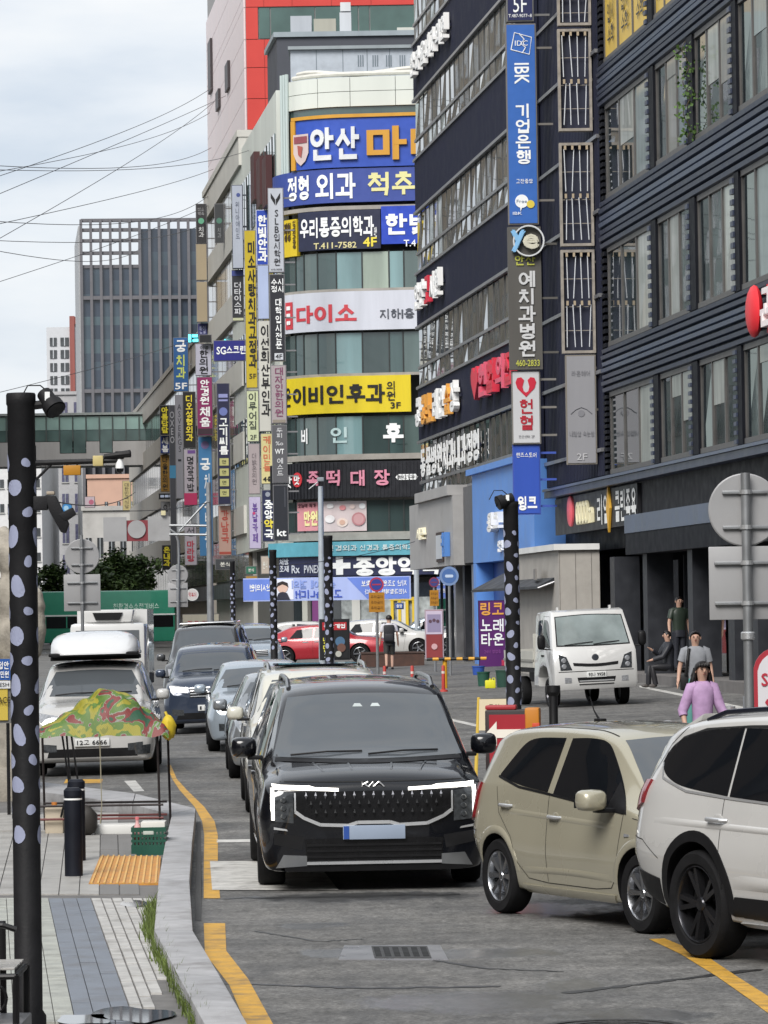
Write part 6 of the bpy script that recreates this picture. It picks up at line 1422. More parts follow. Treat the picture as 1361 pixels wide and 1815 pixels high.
# fronts out of the picture, to the left of and behind the viewer, seen only in car glass and paint
for (x0, x1, y0, y1, h, c_, lb) in ((-34, -17, -30, 62, 17, (.20, .16, .13), 'brown brick block on the near left side of the street'), (-14, 9, -62, -44, 14, (.24, .24, .25), 'grey block closing the street behind the viewer'), (13, 30, -30, 66, 16, (.06, .065, .075), 'dark block on the near right side of the street')):
    r = thing('street_block', lb, 'building', (x0, y0, 0)); MB().box(0, x1-x0, 0, y1-y0, -.3, h).build('wall', mat('block_wall_%d' % int(x0), c_, .8, var=.15, vs=.5), r)
    for j in range(int(h/3.4)):
        z = 1.2+j*3.4
        for k in range(int((y1-y0)/4.5)):
            xx = x1-x0 if x0 < -20 else 0; sgn = 1 if x0 < -20 else -1
            if x0 == -14: continue
            MB().box(xx-.02 if sgn > 0 else -.05, xx+.05 if sgn > 0 else .02, k*4.5+.8, k*4.5+3.4, z, z+1.7).build('window', glassb, r)
        if x0 == -14:
            for k in range(5): MB().box(k*4.5+.8, k*4.5+3.4, y1-y0-.02, y1-y0+.05, z, z+1.7).build('window', glassb, r)
# ------------------------------------------------------------------ the other vehicles
def simple_car(name, label, L, W, H, wb, paintm, kind='sedan', rw=.33, group=None, plate='', grille='bars', lit=False, cowl=None, shield=None, glassm=None, belt=None, head=None, nose=None, roofm=None):
    h = L/2; w = W/2; belt = belt or H*.63; glassm = glassm or glass_dark
    hood = belt+.06; nz_ = nose or hood-.18
    cw = cowl or (.27*L if kind == 'sedan' else .30*L); hdx = head or (cw-.75 if kind == 'sedan' else cw-.62)
    if kind == 'sedan': rear = [(-h, .42, w*.76, .6, w*.84, .84, w*.78, .98, w*.66), (-h+.12, .32, w*.88, .6, w*.95, .9, w*.9, 1.06, w*.72), (-h+.62, .24, w*.93, .6, w*.995, .95, w*.92, 1.12, w*.72), (-h+1.3, .2, w*.94, .58, w, belt, w*.92, H-.06, w*.62)]
    else: rear = [(-h, .42, w*.78, .7, w*.86, belt, w*.8, H*.78, w*.64), (-h+.1, .34, w*.88, .7, w*.95, belt, w*.88, H*.9, w*.68), (-h+.5, .24, w*.93, .68, w*.995, belt, w*.92, H-.05, w*.70), (-h+1.2, .2, w*.94, .66, w, belt, w*.92, H-.02, w*.71)]
    keys = rear+[(-.2, .2, w*.94, .6, w, belt, w*.92, H-.03, w*(.66 if kind == 'sedan' else .72)), (hdx, .2, w*.94, .6, w, belt-.01, w*.92, H-.09, w*(.66 if kind == 'sedan' else .71)), ((hdx+cw)/2, .2, w*.94, .6, w, belt-.03, w*.915, (H-.09+hood)/2+.02, w*.73), (cw, .2, w*.94, .6, w, hood-.10, w*.91, hood, w*.78),
            ((cw+h)/2, .2, w*.93, .58, w*.99, hood-.15, w*.90, hood-.06, w*.78), (h-.14, .2, w*.9, .56, w*.95, nz_-.04, w*.88, nz_+.04, w*.74), (h-.03, .22, w*.82, .54, w*.87, nz_-.12, w*.82, nz_-.05, w*.68), (h, .25, w*.76, .52, w*.8, nz_-.18, w*.76, nz_-.11, w*.62)]
    c = Car(name, label, keys, paintm, (wb*.5+.02, -wb*.5+.02), rw, crown=.025, rr=.06, group=group, nst=44)
    zt = H-.13
    c.patch('windscreen', shield or glass_shield, 'F', [(-w*.80, hood+.05), (0, hood+.035), (w*.80, hood+.05)], [(-w*.60, zt-.02), (0, zt+.01), (w*.60, zt-.02)], nu=14, nv=6)
    rb = -h+(.95 if kind == 'sedan' else .35)
    for vw in 'RL':
        c.patch('side_window', glassm, vw, [(-.25, belt+.05), (cw-.30, belt+.03)], [(-.2, zt), (hdx-.1, zt-.02), (cw-.28, belt+.08)], nu=10, nv=4)
        c.patch('side_window', glassm, vw, [(rb+.2, belt+.06), (-.32, belt+.05)], [(rb+.45, zt-.05), (-.28, zt)], nu=10, nv=4)
        c.line('door_seam', seam_m, vw, [(-.3, .3), (-.3, belt)]); c.line('door_seam', seam_m, vw, [(cw-.45, .3), (cw-.35, belt)])
        for hx in (-.15, rb+.75): p, _ = c.surf(vw, hx, belt-.08); MB().box(-.1, .1, -.02, .02, -.014, .014).build('door_handle', chrome, c.root, loc=p)
    for sg in (-1, 1):
        f = (lambda pl: pl) if sg > 0 else mir
        hl = c.patch('headlight', lamp_on if lit else clear_lens, 'F', f([(w*.45, nz_-.15), (w*.80, nz_-.12)]), f([(w*.45, nz_-.05), (w*.83, nz_+.01)]), nu=6, nv=3, off=.008)
        c.patch('fog_lamp', dark_lens, 'F', f([(w*.55, .36), (w*.78, .36)]), f([(w*.55, .46), (w*.78, .48)]), nu=4, nv=2, off=.006)
        c.patch('tail_light', red_lens, 'B', f([(w*.45, .78), (w*.8, .78)]), f([(w*.45, .92), (w*.8, .92)]), nu=4, nv=2, off=.008)
    g = c.patch('grille', grl, 'F', [(-w*.42, nz_-.24), (w*.42, nz_-.24)], [(-w*.42, nz_-.05), (w*.42, nz_-.05)], nu=10, nv=3, off=.010)
    for k in range(4): c.patch('grille_bar', chrome if grille == 'bars' else blackpl, 'F', [(-w*.41, nz_-.225+k*.05), (w*.41, nz_-.225+k*.05)], [(-w*.41, nz_-.21+k*.05), (w*.41, nz_-.21+k*.05)], nu=8, nv=1, off=.02, parent=g)
    c.patch('lower_intake', blackpl, 'F', [(-w*.7, .28), (w*.7, .28)], [(-w*.66, .40), (w*.66, .40)], nu=10, nv=2, off=.004)
    if plate is not None: c.plate(plate, 'F', .49, 0, .5, .11)
    c.wipers([((-w*.6, hood+.05), (0, hood+.08)), ((.03, hood+.05), (w*.6, hood+.08))])
    c.wheel(alloy, 5, .2, rw*.68, 'single'); c.mirror(cw-.5, w*.9, belt+.06, paintm, (.09, .105, .08))
    return c
silver = paint('silver', (.30, .32, .34), .6); pearl = paint('pearl_cream', (.58, .57, .50)); nblue = paint('blue_black', (.035, .05, .085), .3); dgrey = paint('dark_grey', (.06, .062, .066), .4); redp = paint('red', (.38, .016, .028), .1); sky_p = paint('pale_silver_blue', (.38, .44, .5), .5)
def yaw(dx, dy): return math.atan2(dy, dx)
# queue behind the minivan
c = simple_car('estate_car', 'cream sport utility car with silver roof rails directly behind the black minivan', 4.6, 1.86, 1.68, 2.7, pearl, 'suv', .35, plate=''); rail(c, mat('bright_rail', (.5, .5, .5), .2, 1.), -1.4, .3, .58, .05, .025)
MB().box(-.5, .35, -.5, .5, 0, .02).build('sunroof', glass_dark, c.root, loc=(-.35, 0, 1.68))
c.place(-.72-.055*2.3, 45.6+2.3, yaw(.055, -1))
c = simple_car('saloon_car', 'silver saloon second in the queue behind the black minivan', 4.75, 1.85, 1.46, 2.8, silver); c.place(-1.28-.05*2.3, 54.4+2.3, yaw(.055, -1))
c = simple_car('saloon_car', 'pale silver saloon third in the queue with dark mirror', 4.8, 1.86, 1.47, 2.82, sky_p); c.place(-2.02-.05*2.3, 64.5+2.3, yaw(.055, -1))
c = simple_car('crossover_car', 'blue black crossover with chrome grille and one lit headlamp', 4.65, 1.88, 1.66, 2.75, nblue, 'suv', .36, plate='12무'); c.place(-3.28, 74.2+2.3, yaw(.0, -1)); c.patch('lit_headlight', lamp_on, 'F', [(-.74, .80), (-.50, .79)], [(-.77, .90), (-.50, .87)], nu=5, nv=3, off=.016)
c = simple_car('passenger_van', 'dark grey passenger van with pale silver roof behind the blue black crossover', 5.1, 1.92, 1.95, 3.2, dgrey, 'suv', .35, cowl=1.75, head=1.05, belt=1.15, nose=.98, plate=None); c.place(-4.15+.15, 88+2.5, yaw(-.02, -1))
MB().box(-1.9, .6, -.62, .62, 1.955, 1.985).build('roof_panel', paint('roof_silver', (.5, .51, .52), .5), c.root, bevel=.02)
# white SUV with roof box on the left
c = simple_car('roof_box_car', 'white sport utility car with white roof box parked by the market stall', 4.5, 1.86, 1.64, 2.67, whp, 'suv', .36, plate='12고 6666', grille='dark')
c.root.location.z = 0
bx = MB(); pr = [(-1.05, 0, .55, .02), (-1.0, 0, .62, .14), (-.6, 0, .66, .30), (.3, 0, .66, .34), (.85, 0, .63, .24), (1.05, 0, .52, .08), (1.08, 0, .42, .02)]
n = 13; vs_ = []
for (x, y, hw, hh) in pr:
    for k in range(n):
        a = math.pi*k/(n-1); cx_ = math.cos(a); vs_.append((x, hw*math.copysign(abs(cx_)**.5, cx_), .02+hh*abs(math.sin(a))**.55))
fs = [(i*n+k, i*n+k+1, (i+1)*n+k+1, (i+1)*n+k) for i in range(len(pr)-1) for k in range(n-1)]+[((i+1)*n, i*n, i*n+n-1, (i+1)*n+n-1) for i in range(len(pr)-1)]+[tuple(range(n)), tuple(range(len(vs_)-1, len(vs_)-n-1, -1))]
rb_ = thing('roof_box', 'white plastic roof box carried on the white car', 'roof box'); MB().add(vs_, fs).build('lid', paint('box_white', (.66, .67, .68)), rb_, smooth=True, ang=50); MB().box(-1.06, 1.06, -.655, .655, -.005, .05).build('base', blackpl, rb_, bevel=.02)
for x in (-.55, .35): MB().box(x-.04, x+.04, -.66, .66, -.07, -.01).build('cross_bar', blackpl, rb_)
X0, Y0 = at(163, 1090, 57).x, 57.
c.place(X0-.09, Y0+2.2, yaw(.035, -1)); rb_.matrix_world = c.root.matrix_world @ M.Translation((.0, 0, 1.72))
c.patch('headlight_cover', dark_lens, 'F', [(.62, .30), (.82, .31)], [(.60, .42), (.83, .44)], nu=4, nv=3, off=.012)
# cross street traffic
c = simple_car('coupe_car', 'red coupe crossing behind the black signboard', 4.5, 1.8, 1.40, 2.6, redp, 'sedan', plate=None); p = onG(573, 137); c.place(p.x, 137, yaw(1, -.06))
c = simple_car('saloon_car', 'white saloon crossing behind the red coupe', 4.7, 1.82, 1.46, 2.7, whp, 'sedan', plate=None); p = onG(668, 147); c.place(p.x+.2, 147, yaw(1, -.05))
c = simple_car('hatch_car', 'pale blue white small car beyond the walking backpacker', 4.2, 1.78, 1.5, 2.6, sky_p, 'suv', plate=None); p = onG(775, 152); c.place(p.x, 152, yaw(-1, -.05))
c = simple_car('crossover_car', 'silver crossover waiting at the far left of the crossing', 4.5, 1.84, 1.65, 2.7, sky_p, 'suv', plate=None); p = onG(438, 118); c.place(p.x, 121, yaw(.1, -1))
c = simple_car('saloon_car', 'white saloon parked beside the far shop fronts', 4.6, 1.82, 1.46, 2.7, whp, 'sedan', plate=None); p = onG(515, 160); c.place(p.x, 160, yaw(-1, .0))
# ------------------------------------------------------------------ white cab-over truck
tk = thing('flatbed_truck', 'small white flatbed truck parked in front of the black building', 'truck')
twh = paint('truck_white', (.60, .60, .59))
w = .87
# cab: cross-sections from the back wall to the nose (side profile x,z)
prof = [(-.75, .55), (-.78, 1.86), (-.70, 1.93), (.35, 1.97), (.50, 1.93), (.93, 1.22), (1.02, 1.12), (1.07, .80), (1.08, .48), (1.02, .36), (.62, .36), (.60, .62), (.45, .82), (.1, .86), (-.2, .80), (-.38, .60), (-.40, .42), (-.75, .42)]
def cabmesh():
    n = len(prof); vs_ = []; ysec = [(-1, .90), (-.985, .97), (-.93, 1.0), (.93, 1.0), (.985, .97), (1, .90)]
    cx_, cz_ = .15, 1.1
    for (yy, sc) in ysec:
        for (x, z) in prof:
            tum = 1-.13*max(0, (z-1.15)/.8)
            vs_.append((cx_+(x-cx_)*(sc if x > .4 else 1), yy*w*tum, z if sc == 1 else cz_+(z-cz_)*(1-(1-sc)*.35)))
    fs = []
    for j in range(len(ysec)-1):
        for i in range(n): fs.append((j*n+i, j*n+(i+1) % n, (j+1)*n+(i+1) % n, (j+1)*n+i))
    fs += [tuple(range(n)), tuple(range(len(vs_)-1, len(vs_)-n-1, -1))]
    return MB().add(vs_, fs)
co = cabmesh().build('cab', twh, tk, smooth=True, ang=35)
bm = bmesh.new(); bm.from_mesh(co.data); tb = BVHTree.FromBMesh(bm); bm.free()
class TK(Car):
    def __init__(s): s.root = tk; s.bvh = tb; s.wmax = w+.02; s.rw = .30; s.wheels = ()
T = TK()
T.patch('windscreen', mat('truck_screen', (.22, .26, .26), .05, var=.35, vs=1.2, coat=.7, ior=1.6), 'F', [(-.74, 1.26), (0, 1.24), (.74, 1.26)], [(-.68, 1.82), (0, 1.86), (.68, 1.82)], nu=12, nv=6, off=.006)
T.patch('cab_seal', blackpl, 'F', [(-.77, 1.235), (0, 1.215), (.77, 1.235)], [(-.70, 1.84), (0, 1.88), (.70, 1.84)], nu=12, nv=6, off=.002)
for vw in 'RL':
    T.patch('side_window', glass_dark, vw, [(-.05, 1.24), (.68, 1.20)], [(-.02, 1.78), (.40, 1.78), (.72, 1.25)], nu=8, nv=4, off=.006)
    T.patch('quarter_window', glass_dark, vw, [(-.55, 1.26), (-.16, 1.25)], [(-.52, 1.76), (-.13, 1.78)], nu=4, nv=3, off=.006)
    T.line('door_seam', seam_m, vw, [(-.12, .9), (-.12, 1.85), (.42, 1.85), (.80, 1.2), (.80, .7)]); p, _ = T.surf(vw, .02, 1.05); MB().box(-.08, .08, -.02, .02, -.02, .02).build('door_handle', blackpl, tk, loc=p)
for sg in (-1, 1):
    f = (lambda pl: pl) if sg > 0 else mir
    hl = T.patch('headlight', dark_lens, 'F', f([(.50, .76), (.74, .76)]), f([(.60, 1.02), (.76, 1.08)]), nu=5, nv=5, off=.012)
    for k in range(2): p, _ = T.surf('F', sg*.66, .83+k*.12); MB().lathe([(.0001, .03), (.04, .03), (.055, .01), (.055, -.01)], 12, 'x').build('bulb', clear_lens, hl, loc=p)
    T.patch('fog_lamp', clear_lens, 'F', f([(.52, .50), (.66, .50)]), f([(.52, .60), (.66, .61)]), nu=3, nv=2, off=.01)
    ms = sub_empty('wing_mirror', tk, (.72, sg*.93, 1.28)); MB().tube([(0, -sg*.12, -.1), (.1, sg*.1, -.08), (.1, sg*.1, .12)], .016, 6).build('stalk', blackpl, ms); MB().add(*shell(.06, .085, .15)).build('housing', blackpl, ms, loc=(.1, sg*.12, .06), smooth=True)
T.patch('grille_slot', blackpl, 'F', [(-.46, .84), (0, .80), (.46, .84)], [(-.47, .90), (0, .86), (.47, .90)], nu=10, nv=1, off=.008); T.patch('lower_grille', blackpl, 'F', [(-.36, .45), (.36, .45)], [(-.40, .60), (.40, .60)], nu=8, nv=2, off=.006)
T.patch('lower_bar', chrome, 'F', [(-.36, .515), (.36, .515)], [(-.36, .54), (.36, .54)], nu=6, nv=1, off=.012)
T.patch('bumper_seam', seam_m, 'F', [(-.78, .715), (.78, .715)], [(-.78, .73), (.78, .73)], nu=10, nv=1, off=.002)
p, _ = T.surf('F', 0, .99); MB().lathe([(.0001, .012), (.06, .012), (.075, 0)], 16, 'x').build('emblem', S('30343c'), tk, loc=p)
T.plate('93나 9958', 'F', .655, 0, .40, .12)
T.wipers([((-.6, 1.25), (.0, 1.30)), ((.0, 1.25), (.55, 1.30))])
for sg in (-1, 1): MB().box(-.03, .03, -.02, .02, 0, .07).build('roof_marker', twh, tk, loc=(.2, sg*.55, 1.96))
MB().box(-3.6, -.85, -.84, .84, .70, .80).build('bed_floor', blackpl, tk); MB().box(-3.5, .5, -.35, .35, .45, .69).build('chassis', blackpl, tk)
for sg in (-1, 1): MB().box(-3.6, -.85, sg*.84-.02, sg*.84+.02, .80, 1.14).build('side_board', S('b9b8b0'), tk); MB().box(-3.6, -.85, sg*.86-.02, sg*.86+.02, .92, .97).build('board_rail', S('8d8c86'), tk)
MB().box(-.87, -.83, -.84, .84, .8, 1.5).build('head_board', S('b9b8b0'), tk); MB().box(-3.62, -3.58, -.84, .84, .8, 1.14).build('tail_board', S('b9b8b0'), tk)
T.wheels = (.03+.2, -2.35); T.wmax = .84; T.wheel(alloy_dark, 6, .19, .2, 'single')
for k, (x, y, r_, m_) in enumerate(((-1.15, -.4, .24, '2f4fa0'), (-1.3, .2, .26, 'c8a878'), (-1.7, -.3, .28, 'd8d4cc'), (-1.1, .45, .2, 'c06a50'), (-1.5, -.55, .2, '7a5a44'))):
    ld = thing('cargo_bundle', ['blue wrapped bundle heaped on the truck bed', 'tan sack heaped on the truck bed', 'white sack heaped on the truck bed', 'orange red bundle on the truck bed', 'brown box bundle at the truck side board'][k], 'bundle')
    o = MB().ball((0, 0, 0), r_, r_*.9, r_*.8, 10, 7); o.v = [(a+rnd.uniform(-.03, .03), b+rnd.uniform(-.03, .03), c_+rnd.uniform(-.03, .03)) for a, b, c_ in o.v]; o.build('sack', S(m_), ld, smooth=True, ang=180)
    ld['_t'] = (x, y, .8+r_*.75+(.25 if k in (0,) else 0))
TKY = 80.
T.place(at(1043, 1090, TKY).x-.05, TKY+.9, yaw(.19, -1)); TRUCK = T
for o in [q for q in COL.objects if '_t' in q.keys()]:
    o.matrix_world = tk.matrix_world @ M.Translation(V(o['_t'])); del o['_t']
# ------------------------------------------------------------------ green bus and delivery truck
bgreen = mat('bus_green', (.03, .27, .17), .35, var=.05, coat=.5); bs = thing('city_bus', 'green city bus passing behind the signs under the footbridge', 'bus', onG(310, 225), 0)
Lb_ = 11.0; z_ = at(200, 1047, 225).z-bs.location.z
MB().box(-Lb_, 0, 0, 2.5, .35, z_).build('body', bgreen, bs, bevel=.12)
MB().box(-Lb_+.1, -.1, -.02, .02, z_-2.1, z_-1.45).build('window_band', glass_dark, bs)
for k in range(9): MB().box(-Lb_+1.2*k, -Lb_+1.2*k+.07, -.04, -.021, z_-2.1, z_-1.45).build('window_pillar', bgreen, bs)
MB().box(-Lb_-.005, .005, -.03, 2.53, z_-1.42, z_-1.34).build('white_stripe', WH, bs); txt('친환경수소전기버스', bs, S('c8e8dc'), -2.2, z_-.9, 2.6, .35, y=-.01, bold=.02)
for x in (-2.2, -8.4): wq = sub_empty('wheel', bs, (x, 0, .48)); MB().cyl((0, -.04, 0), .48, .3, 24, 'y').build('tyre', rubber, wq); MB().cyl((0, -.06, 0), .28, .3, 18, 'y').build('rim', alloy, wq)
dt = thing('delivery_truck', 'white delivery truck with roof fairing and black vent behind the roof box', 'truck', onG(190, 100), 0)
for zz_, m_, a in (((.5, 2.0), twh, 0),): MB().box(-.95, .95, 0, 1.7, .5, 2.0).build('cab', twh, dt, bevel=.12)
MB().box(-.8, .8, -.02, .05, 1.15, 1.82).build('windscreen', glass_shield, dt)
zr_ = at(190, 1081, 100).z-dt.location.z
MB().prism([(-.60, 2.02), (.60, 2.02), (.66, zr_), (-.66, zr_)], .15, 1.6, 'y').build('roof_fairing', twh, dt, bevel=.06); MB().prism([(-.30, zr_-.26), (.30, zr_-.26), (.38, zr_-.07), (-.38, zr_-.07)], .10, .16, 'y').build('vent', blackpl, dt)
MB().box(-.9, .9, 1.8, 4.6, .7, 2.35).build('cargo_box', twh, dt); MB().box(-.9, .9, .0, 4.5, .42, .68).build('chassis', blackpl, dt)
for x in (-.85, .65):
    for y in (.5, 3.6): wq = sub_empty('wheel', dt, (x, y, .36)); MB().cyl((0, 0, 0), .36, .2, 20, 'x').build('tyre', rubber, wq)
# ------------------------------------------------------------------ street furniture
pole_m = mat('pole_black', (.014, .014, .0155), .55, var=.25, vs=6, bump=.1, spec=.25); dot_m = mat('pole_dot', (.30, .325, .45), .5, var=.1)
def dotpole(label, px, Y, ytop, r=.088, z0=None, dens=1.0, seed=1, tilt=0., ydot0=None):
    p = onG(px, Y); zt = at(px, ytop, Y).z-p.z; t = thing('dotted_lamp_column', label, 'pole', p, 0, 'black columns with pale dots')
    MB().lathe([(.0001, zt+.01), (r*1.0, zt+.01), (r*1.07, zt), (r*1.07, zt-.05), (r, zt-.06), (r, .25), (r*1.25, .22), (r*1.25, .0)], 28).build('shaft', pole_m, t, smooth=True)
    rn = random.Random(seed); mb = MB(); zlo = max(1.15, 0)
    rows = int((zt-.25-zlo)/.135)
    for j in range(rows):
        z = zlo+.06+j*.135; n = 3 if j % 2 else 3
        for k in range(n):
            a0 = 2*math.pi*(k+(.5 if j % 2 else 0))/n+rn.uniform(-.25, .25); big = (j+k) % 2 == 0
            rx, rz = (rn.uniform(.040, .052), rn.uniform(.046, .062)) if big else (rn.uniform(.026, .032),)*2
            rx *= r/.088; rot = rn.uniform(-.7, .7); q = []
            for i in range(14):
                b = 2*math.pi*i/14; w_ = 1+.14*math.sin(2*b+rn.random()*.2+j)+.06*math.cos(3*b+k)
                u, v = rx*w_*math.cos(b), rz*w_*math.sin(b); u, v = u*math.cos(rot)-v*math.sin(rot), u*math.sin(rot)+v*math.cos(rot)
                th = a0+u/r; q.append((math.cos(th)*(r+.002), math.sin(th)*(r+.002), z+v+rn.uniform(-.0, .0)))
            c_ = (math.cos(a0)*(r+.0025), math.sin(a0)*(r+.0025), z)
            h_ = []
            for (qx, qy, qz) in q:
                ta = math.atan2(qy, qx); da = (ta-a0+math.pi) % (2*math.pi)-math.pi; h_.append((math.cos(a0+da*.5)*(r+.002), math.sin(a0+da*.5)*(r+.002), (qz+z)/2))
            mb.add([c_]+h_+q, [(0, i+1, (i+1) % 14+1) for i in range(14)]+[(i+1, i+15, (i+1) % 14+15, (i+1) % 14+1) for i in range(14)])
    tag(mb.build('dot_pattern', dot_m, t, fix=False), kind='stuff')
    return t, zt
t, zt = dotpole('tall black dotted column standing on the pavers by the iron bench', 42, 21.6, 700, .076, seed=3)
PX = t.location
def spot(label, loc, aim, s=1.):
    r = thing('spotlight', label, 'spotlight', loc); a = V(aim).normalized()
    MB().tube([V((0, 0, 0)), V((.10, 0, .01))*s], .035*s, 8).build('arm', pole_m, r)
    c = V((.14, -.02, .05))*s
    MB().tube([c-a*.07*s, c+a*.04*s, c+a*.055*s, c+a*.13*s], [.062*s, .066*s, .085*s, .09*s], 14).build('housing', pole_m, r, smooth=True, ang=30)
    MB().tube([c+a*.131*s, c+a*.136*s], .078*s, 14).build('lens', glass_dark, r); MB().box(-.02*s, .02*s, -.002, .002, -.035*s, .035*s).build('label_sticker', WH, r, loc=c+V((.0, -.07*s, .02*s)))
    MB().tube([V((-.08, -.06, .05))*s, V((-.02, -.05, .16))*s, V((.08, -.04, .16))*s, c+V((0, 0, .06))*s], .006*s, 6).build('cable', pole_m, r)
    return r
spot('black spotlight clamped near the top of the near dotted column', (PX.x+.055, PX.y, PX.z+zt-.06), (.5, -.5, -.7), .68)
hn = thing('horn_camera', 'black angular camera on an arm midway up the near dotted column', 'camera', at(66, 892, 21.5)); hn.scale = (.64, .64, .64)
MB().box(-.03, .09, -.05, .05, -.06, .06).build('bracket', pole_m, hn, bevel=.01)
MB().prism([(.07, .07), (.16, .06), (.27, -.18), (.24, -.26), (.20, -.25), (.10, -.06)], -.05, .05, 'y').build('body', pole_m, hn, bevel=.012); MB().prism([(.18, -.10), (.30, -.04), (.33, -.10), (.24, -.16)], -.055, .055, 'y').build('hood', pole_m, hn, bevel=.008)
MB().box(.08, .15, -.03, .03, .07, .10).build('sensor', S('a09484'), hn, bevel=.01)
t, zt = dotpole('black dotted column behind the red arrow sign box', 908, 47.5, 890, .091, seed=7); spot('small twin lamp on top of the column behind the red arrow sign', (t.location.x+.02-.2, t.location.y-.05, t.location.z+zt-.02), (-.8, -.3, -.3), 1.)
dotpole('black dotted column in front of the red coupe', 583, 79, 950, .09, seed=11); dotpole('black dotted column left of the red coupe', 485, 99, 975, .09, seed=13); dotpole('far black dotted column before the shop fronts', 413, 131, 995, .085, seed=17)
galv = mat('galvanised_steel', (.30, .31, .32), .42, .6, var=.12, vs=5, dirt=.15); alu = mat('sign_back_aluminium', (.34, .34, .345), .5, .25, var=.06, vs=2, dirt=.15)
def backsign(label, px, Y, yc, rad_px, rect, ytop, pole_w):
    """traffic sign pole seen from behind: a disc above a plate"""
    p = onG(px, Y); s = Y/FPX; t = thing('traffic_sign', label, 'traffic sign', p)
    zc = at(px, yc, Y).z-p.z; rr_ = rad_px*s
    xc = 0
    MB().tube([(0, .0, 0), (0, 0, at(px, ytop, Y).z-p.z)], pole_w*s/2, 14).build('pole', galv, t, smooth=True)
    dk = sub_empty('disc', t, (0, .09, zc)); MB().lathe([(.0001, -.012), (rr_*.965, -.012), (rr_, -.004), (rr_, .012), (.0001, .012)], 40, 'y').build('disc_back', alu, dk, smooth=True, ang=30); MB().lathe([(.0001, 0), (rr_*.99, 0), (rr_*.99, .004), (.0001, .004)], 40, 'y', (0, .0125, 0)).build('disc_face', S('2c4fae'), dk)
    x0, y0, x1, y1 = rect; a, b = at(x0, y1, Y), at(x1, y0, Y); zc2 = (at(px, y0, Y).z+at(px, y1, Y).z)/2-p.z; hw = (x1-x0)*s/2; hh = (y1-y0)*s/2; xo = ((x0+x1)/2-px)*s
    pt = sub_empty('plate', t, (xo, .09, zc2)); MB().box(-hw, hw, -.008, .008, -hh, hh).build('plate_back', alu, pt, bevel=.007); MB().box(-hw*.98, hw*.98, .0085, .011, -hh*.98, hh*.98).build('plate_face', WH, pt)
    for nm, zz_, ww in (('disc', zc+rr_*.48, rr_*.62), ('disc', zc-rr_*.48, rr_*.62), ('plate', zc2+hh*.55, hw*.82), ('plate', zc2-hh*.55, hw*.82)):
        MB().box(-ww, ww, .045, .077, zz_-.014, zz_+.014).build('bracket', galv, t, bevel=.004); MB().lathe([(pole_w*s/2+.012, -.018), (pole_w*s/2+.014, .018)], 14, 'z', (0, 0, zz_)).build('clamp', chrome, t)
    return t
t = backsign('large round and square traffic sign seen from behind at the kerb', 1325, 33, 903, 65, (1259, 968, 1397, 1098), 838, 17)
MB().lathe([(.05, -.03), (.06, -.02), (.06, .03), (.05, .04)], 14, 'z', (0, 0, at(1325, 1128, 33).z-t.location.z)).build('band_clip', chrome, t, smooth=True)
backsign('round and square traffic sign seen from behind near the roof box car', 146, 68, 986, 31, (113, 1018, 178, 1083), 948, 6); backsign('small round and square traffic sign seen from behind before the market stall', 316, 116, 1019, 18, (298, 1033, 333, 1076), 1000, 6)
# gantry with sign backs
Yg = 112.; gp = onG(373, Yg); ga = thing('sign_gantry', 'grey steel mast with cantilever arm carrying sign backs', 'mast', gp)
zg = lambda y: at(373, y, Yg).z-gp.z; xg = lambda px, y=930: at(px, y, Yg).x-gp.x
MB().tube([(0, 0, 0), (0, 0, zg(855))], [.11, .07], 12).build('mast', galv, ga, smooth=True)
for y in (932, 948): MB().tube([(0, 0, zg(y)), (xg(300), 0, zg(y)+.03)], .035, 8).build('arm', galv, ga)
MB().tube([(0, 0, zg(885)), (xg(318), 0, zg(940))], .03, 8).build('brace', galv, ga)
for x0, x1 in ((183, 224), (262, 301)): MB().box(xg(x0), xg(x1), .02, .05, zg(957), zg(914)).build('sign_back', alu, ga)
MB().lathe([(.0001, .02), (16*Yg/FPX, .02), (16*Yg/FPX, .05), (.0001, .05)], 28, 'y', (xg(242), .0, zg(936))).build('round_sign_back', alu, ga); MB().box(xg(222), xg(264), .06, .1, zg(957), zg(920)).build('red_backing', S('7a3038'), ga)
MB().box(xg(286)-.0, xg(294), -.1, .1, zg(912), zg(904)).build('junction_box', S('c8c09a'), ga)
gn = thing('gooseneck_pole', 'thin silver pole with a long curved arm above the far sign', 'pole', onG(316, 115.)); q0 = gn.location
gpts = [(316, 1100), (317, 985), (316, 960), (311, 945), (300, 938), (285, 937), (188, 937)]
MB().tube([V((0, 0, 0))]+[at(x, y, 115.)-q0 for x, y in gpts], .035, 8).build('pipe', galv, gn, smooth=True)
# left camera mast
Yc = 46.; cp = onG(58, Yc); cm = thing('camera_mast', 'dark mast arm with amber signal, yellow box and dome camera', 'mast', cp)
L_ = lambda px, y: at(px, y, Yc)-cp
MB().tube([V((0, 0, 0)), L_(55, 790)], .06, 10).build('mast', pole_m, cm); MB().tube([L_(55, 821), L_(215, 816)], [.035, .028], 8).build('arm', pole_m, cm); MB().tube([L_(58, 856), L_(92, 822)], .018, 6).build('brace', pole_m, cm)
a = L_(174, 817); MB().box(a.x-.06, a.x+.06, -.06, .06, a.z-.06, a.z+.06).build('yellow_box', S('c4b47a'), cm, bevel=.01)
a = L_(128, 834); MB().box(a.x-.10, a.x+.10, -.05, .05, a.z-.055, a.z+.06).build('amber_signal', S('b07a1e'), cm, bevel=.01)
for sx in (-.06, .06): MB().box(a.x+sx-.012, a.x+sx+.012, -.02, .02, a.z+.05, a.z+.11).build('hanger', pole_m, cm)
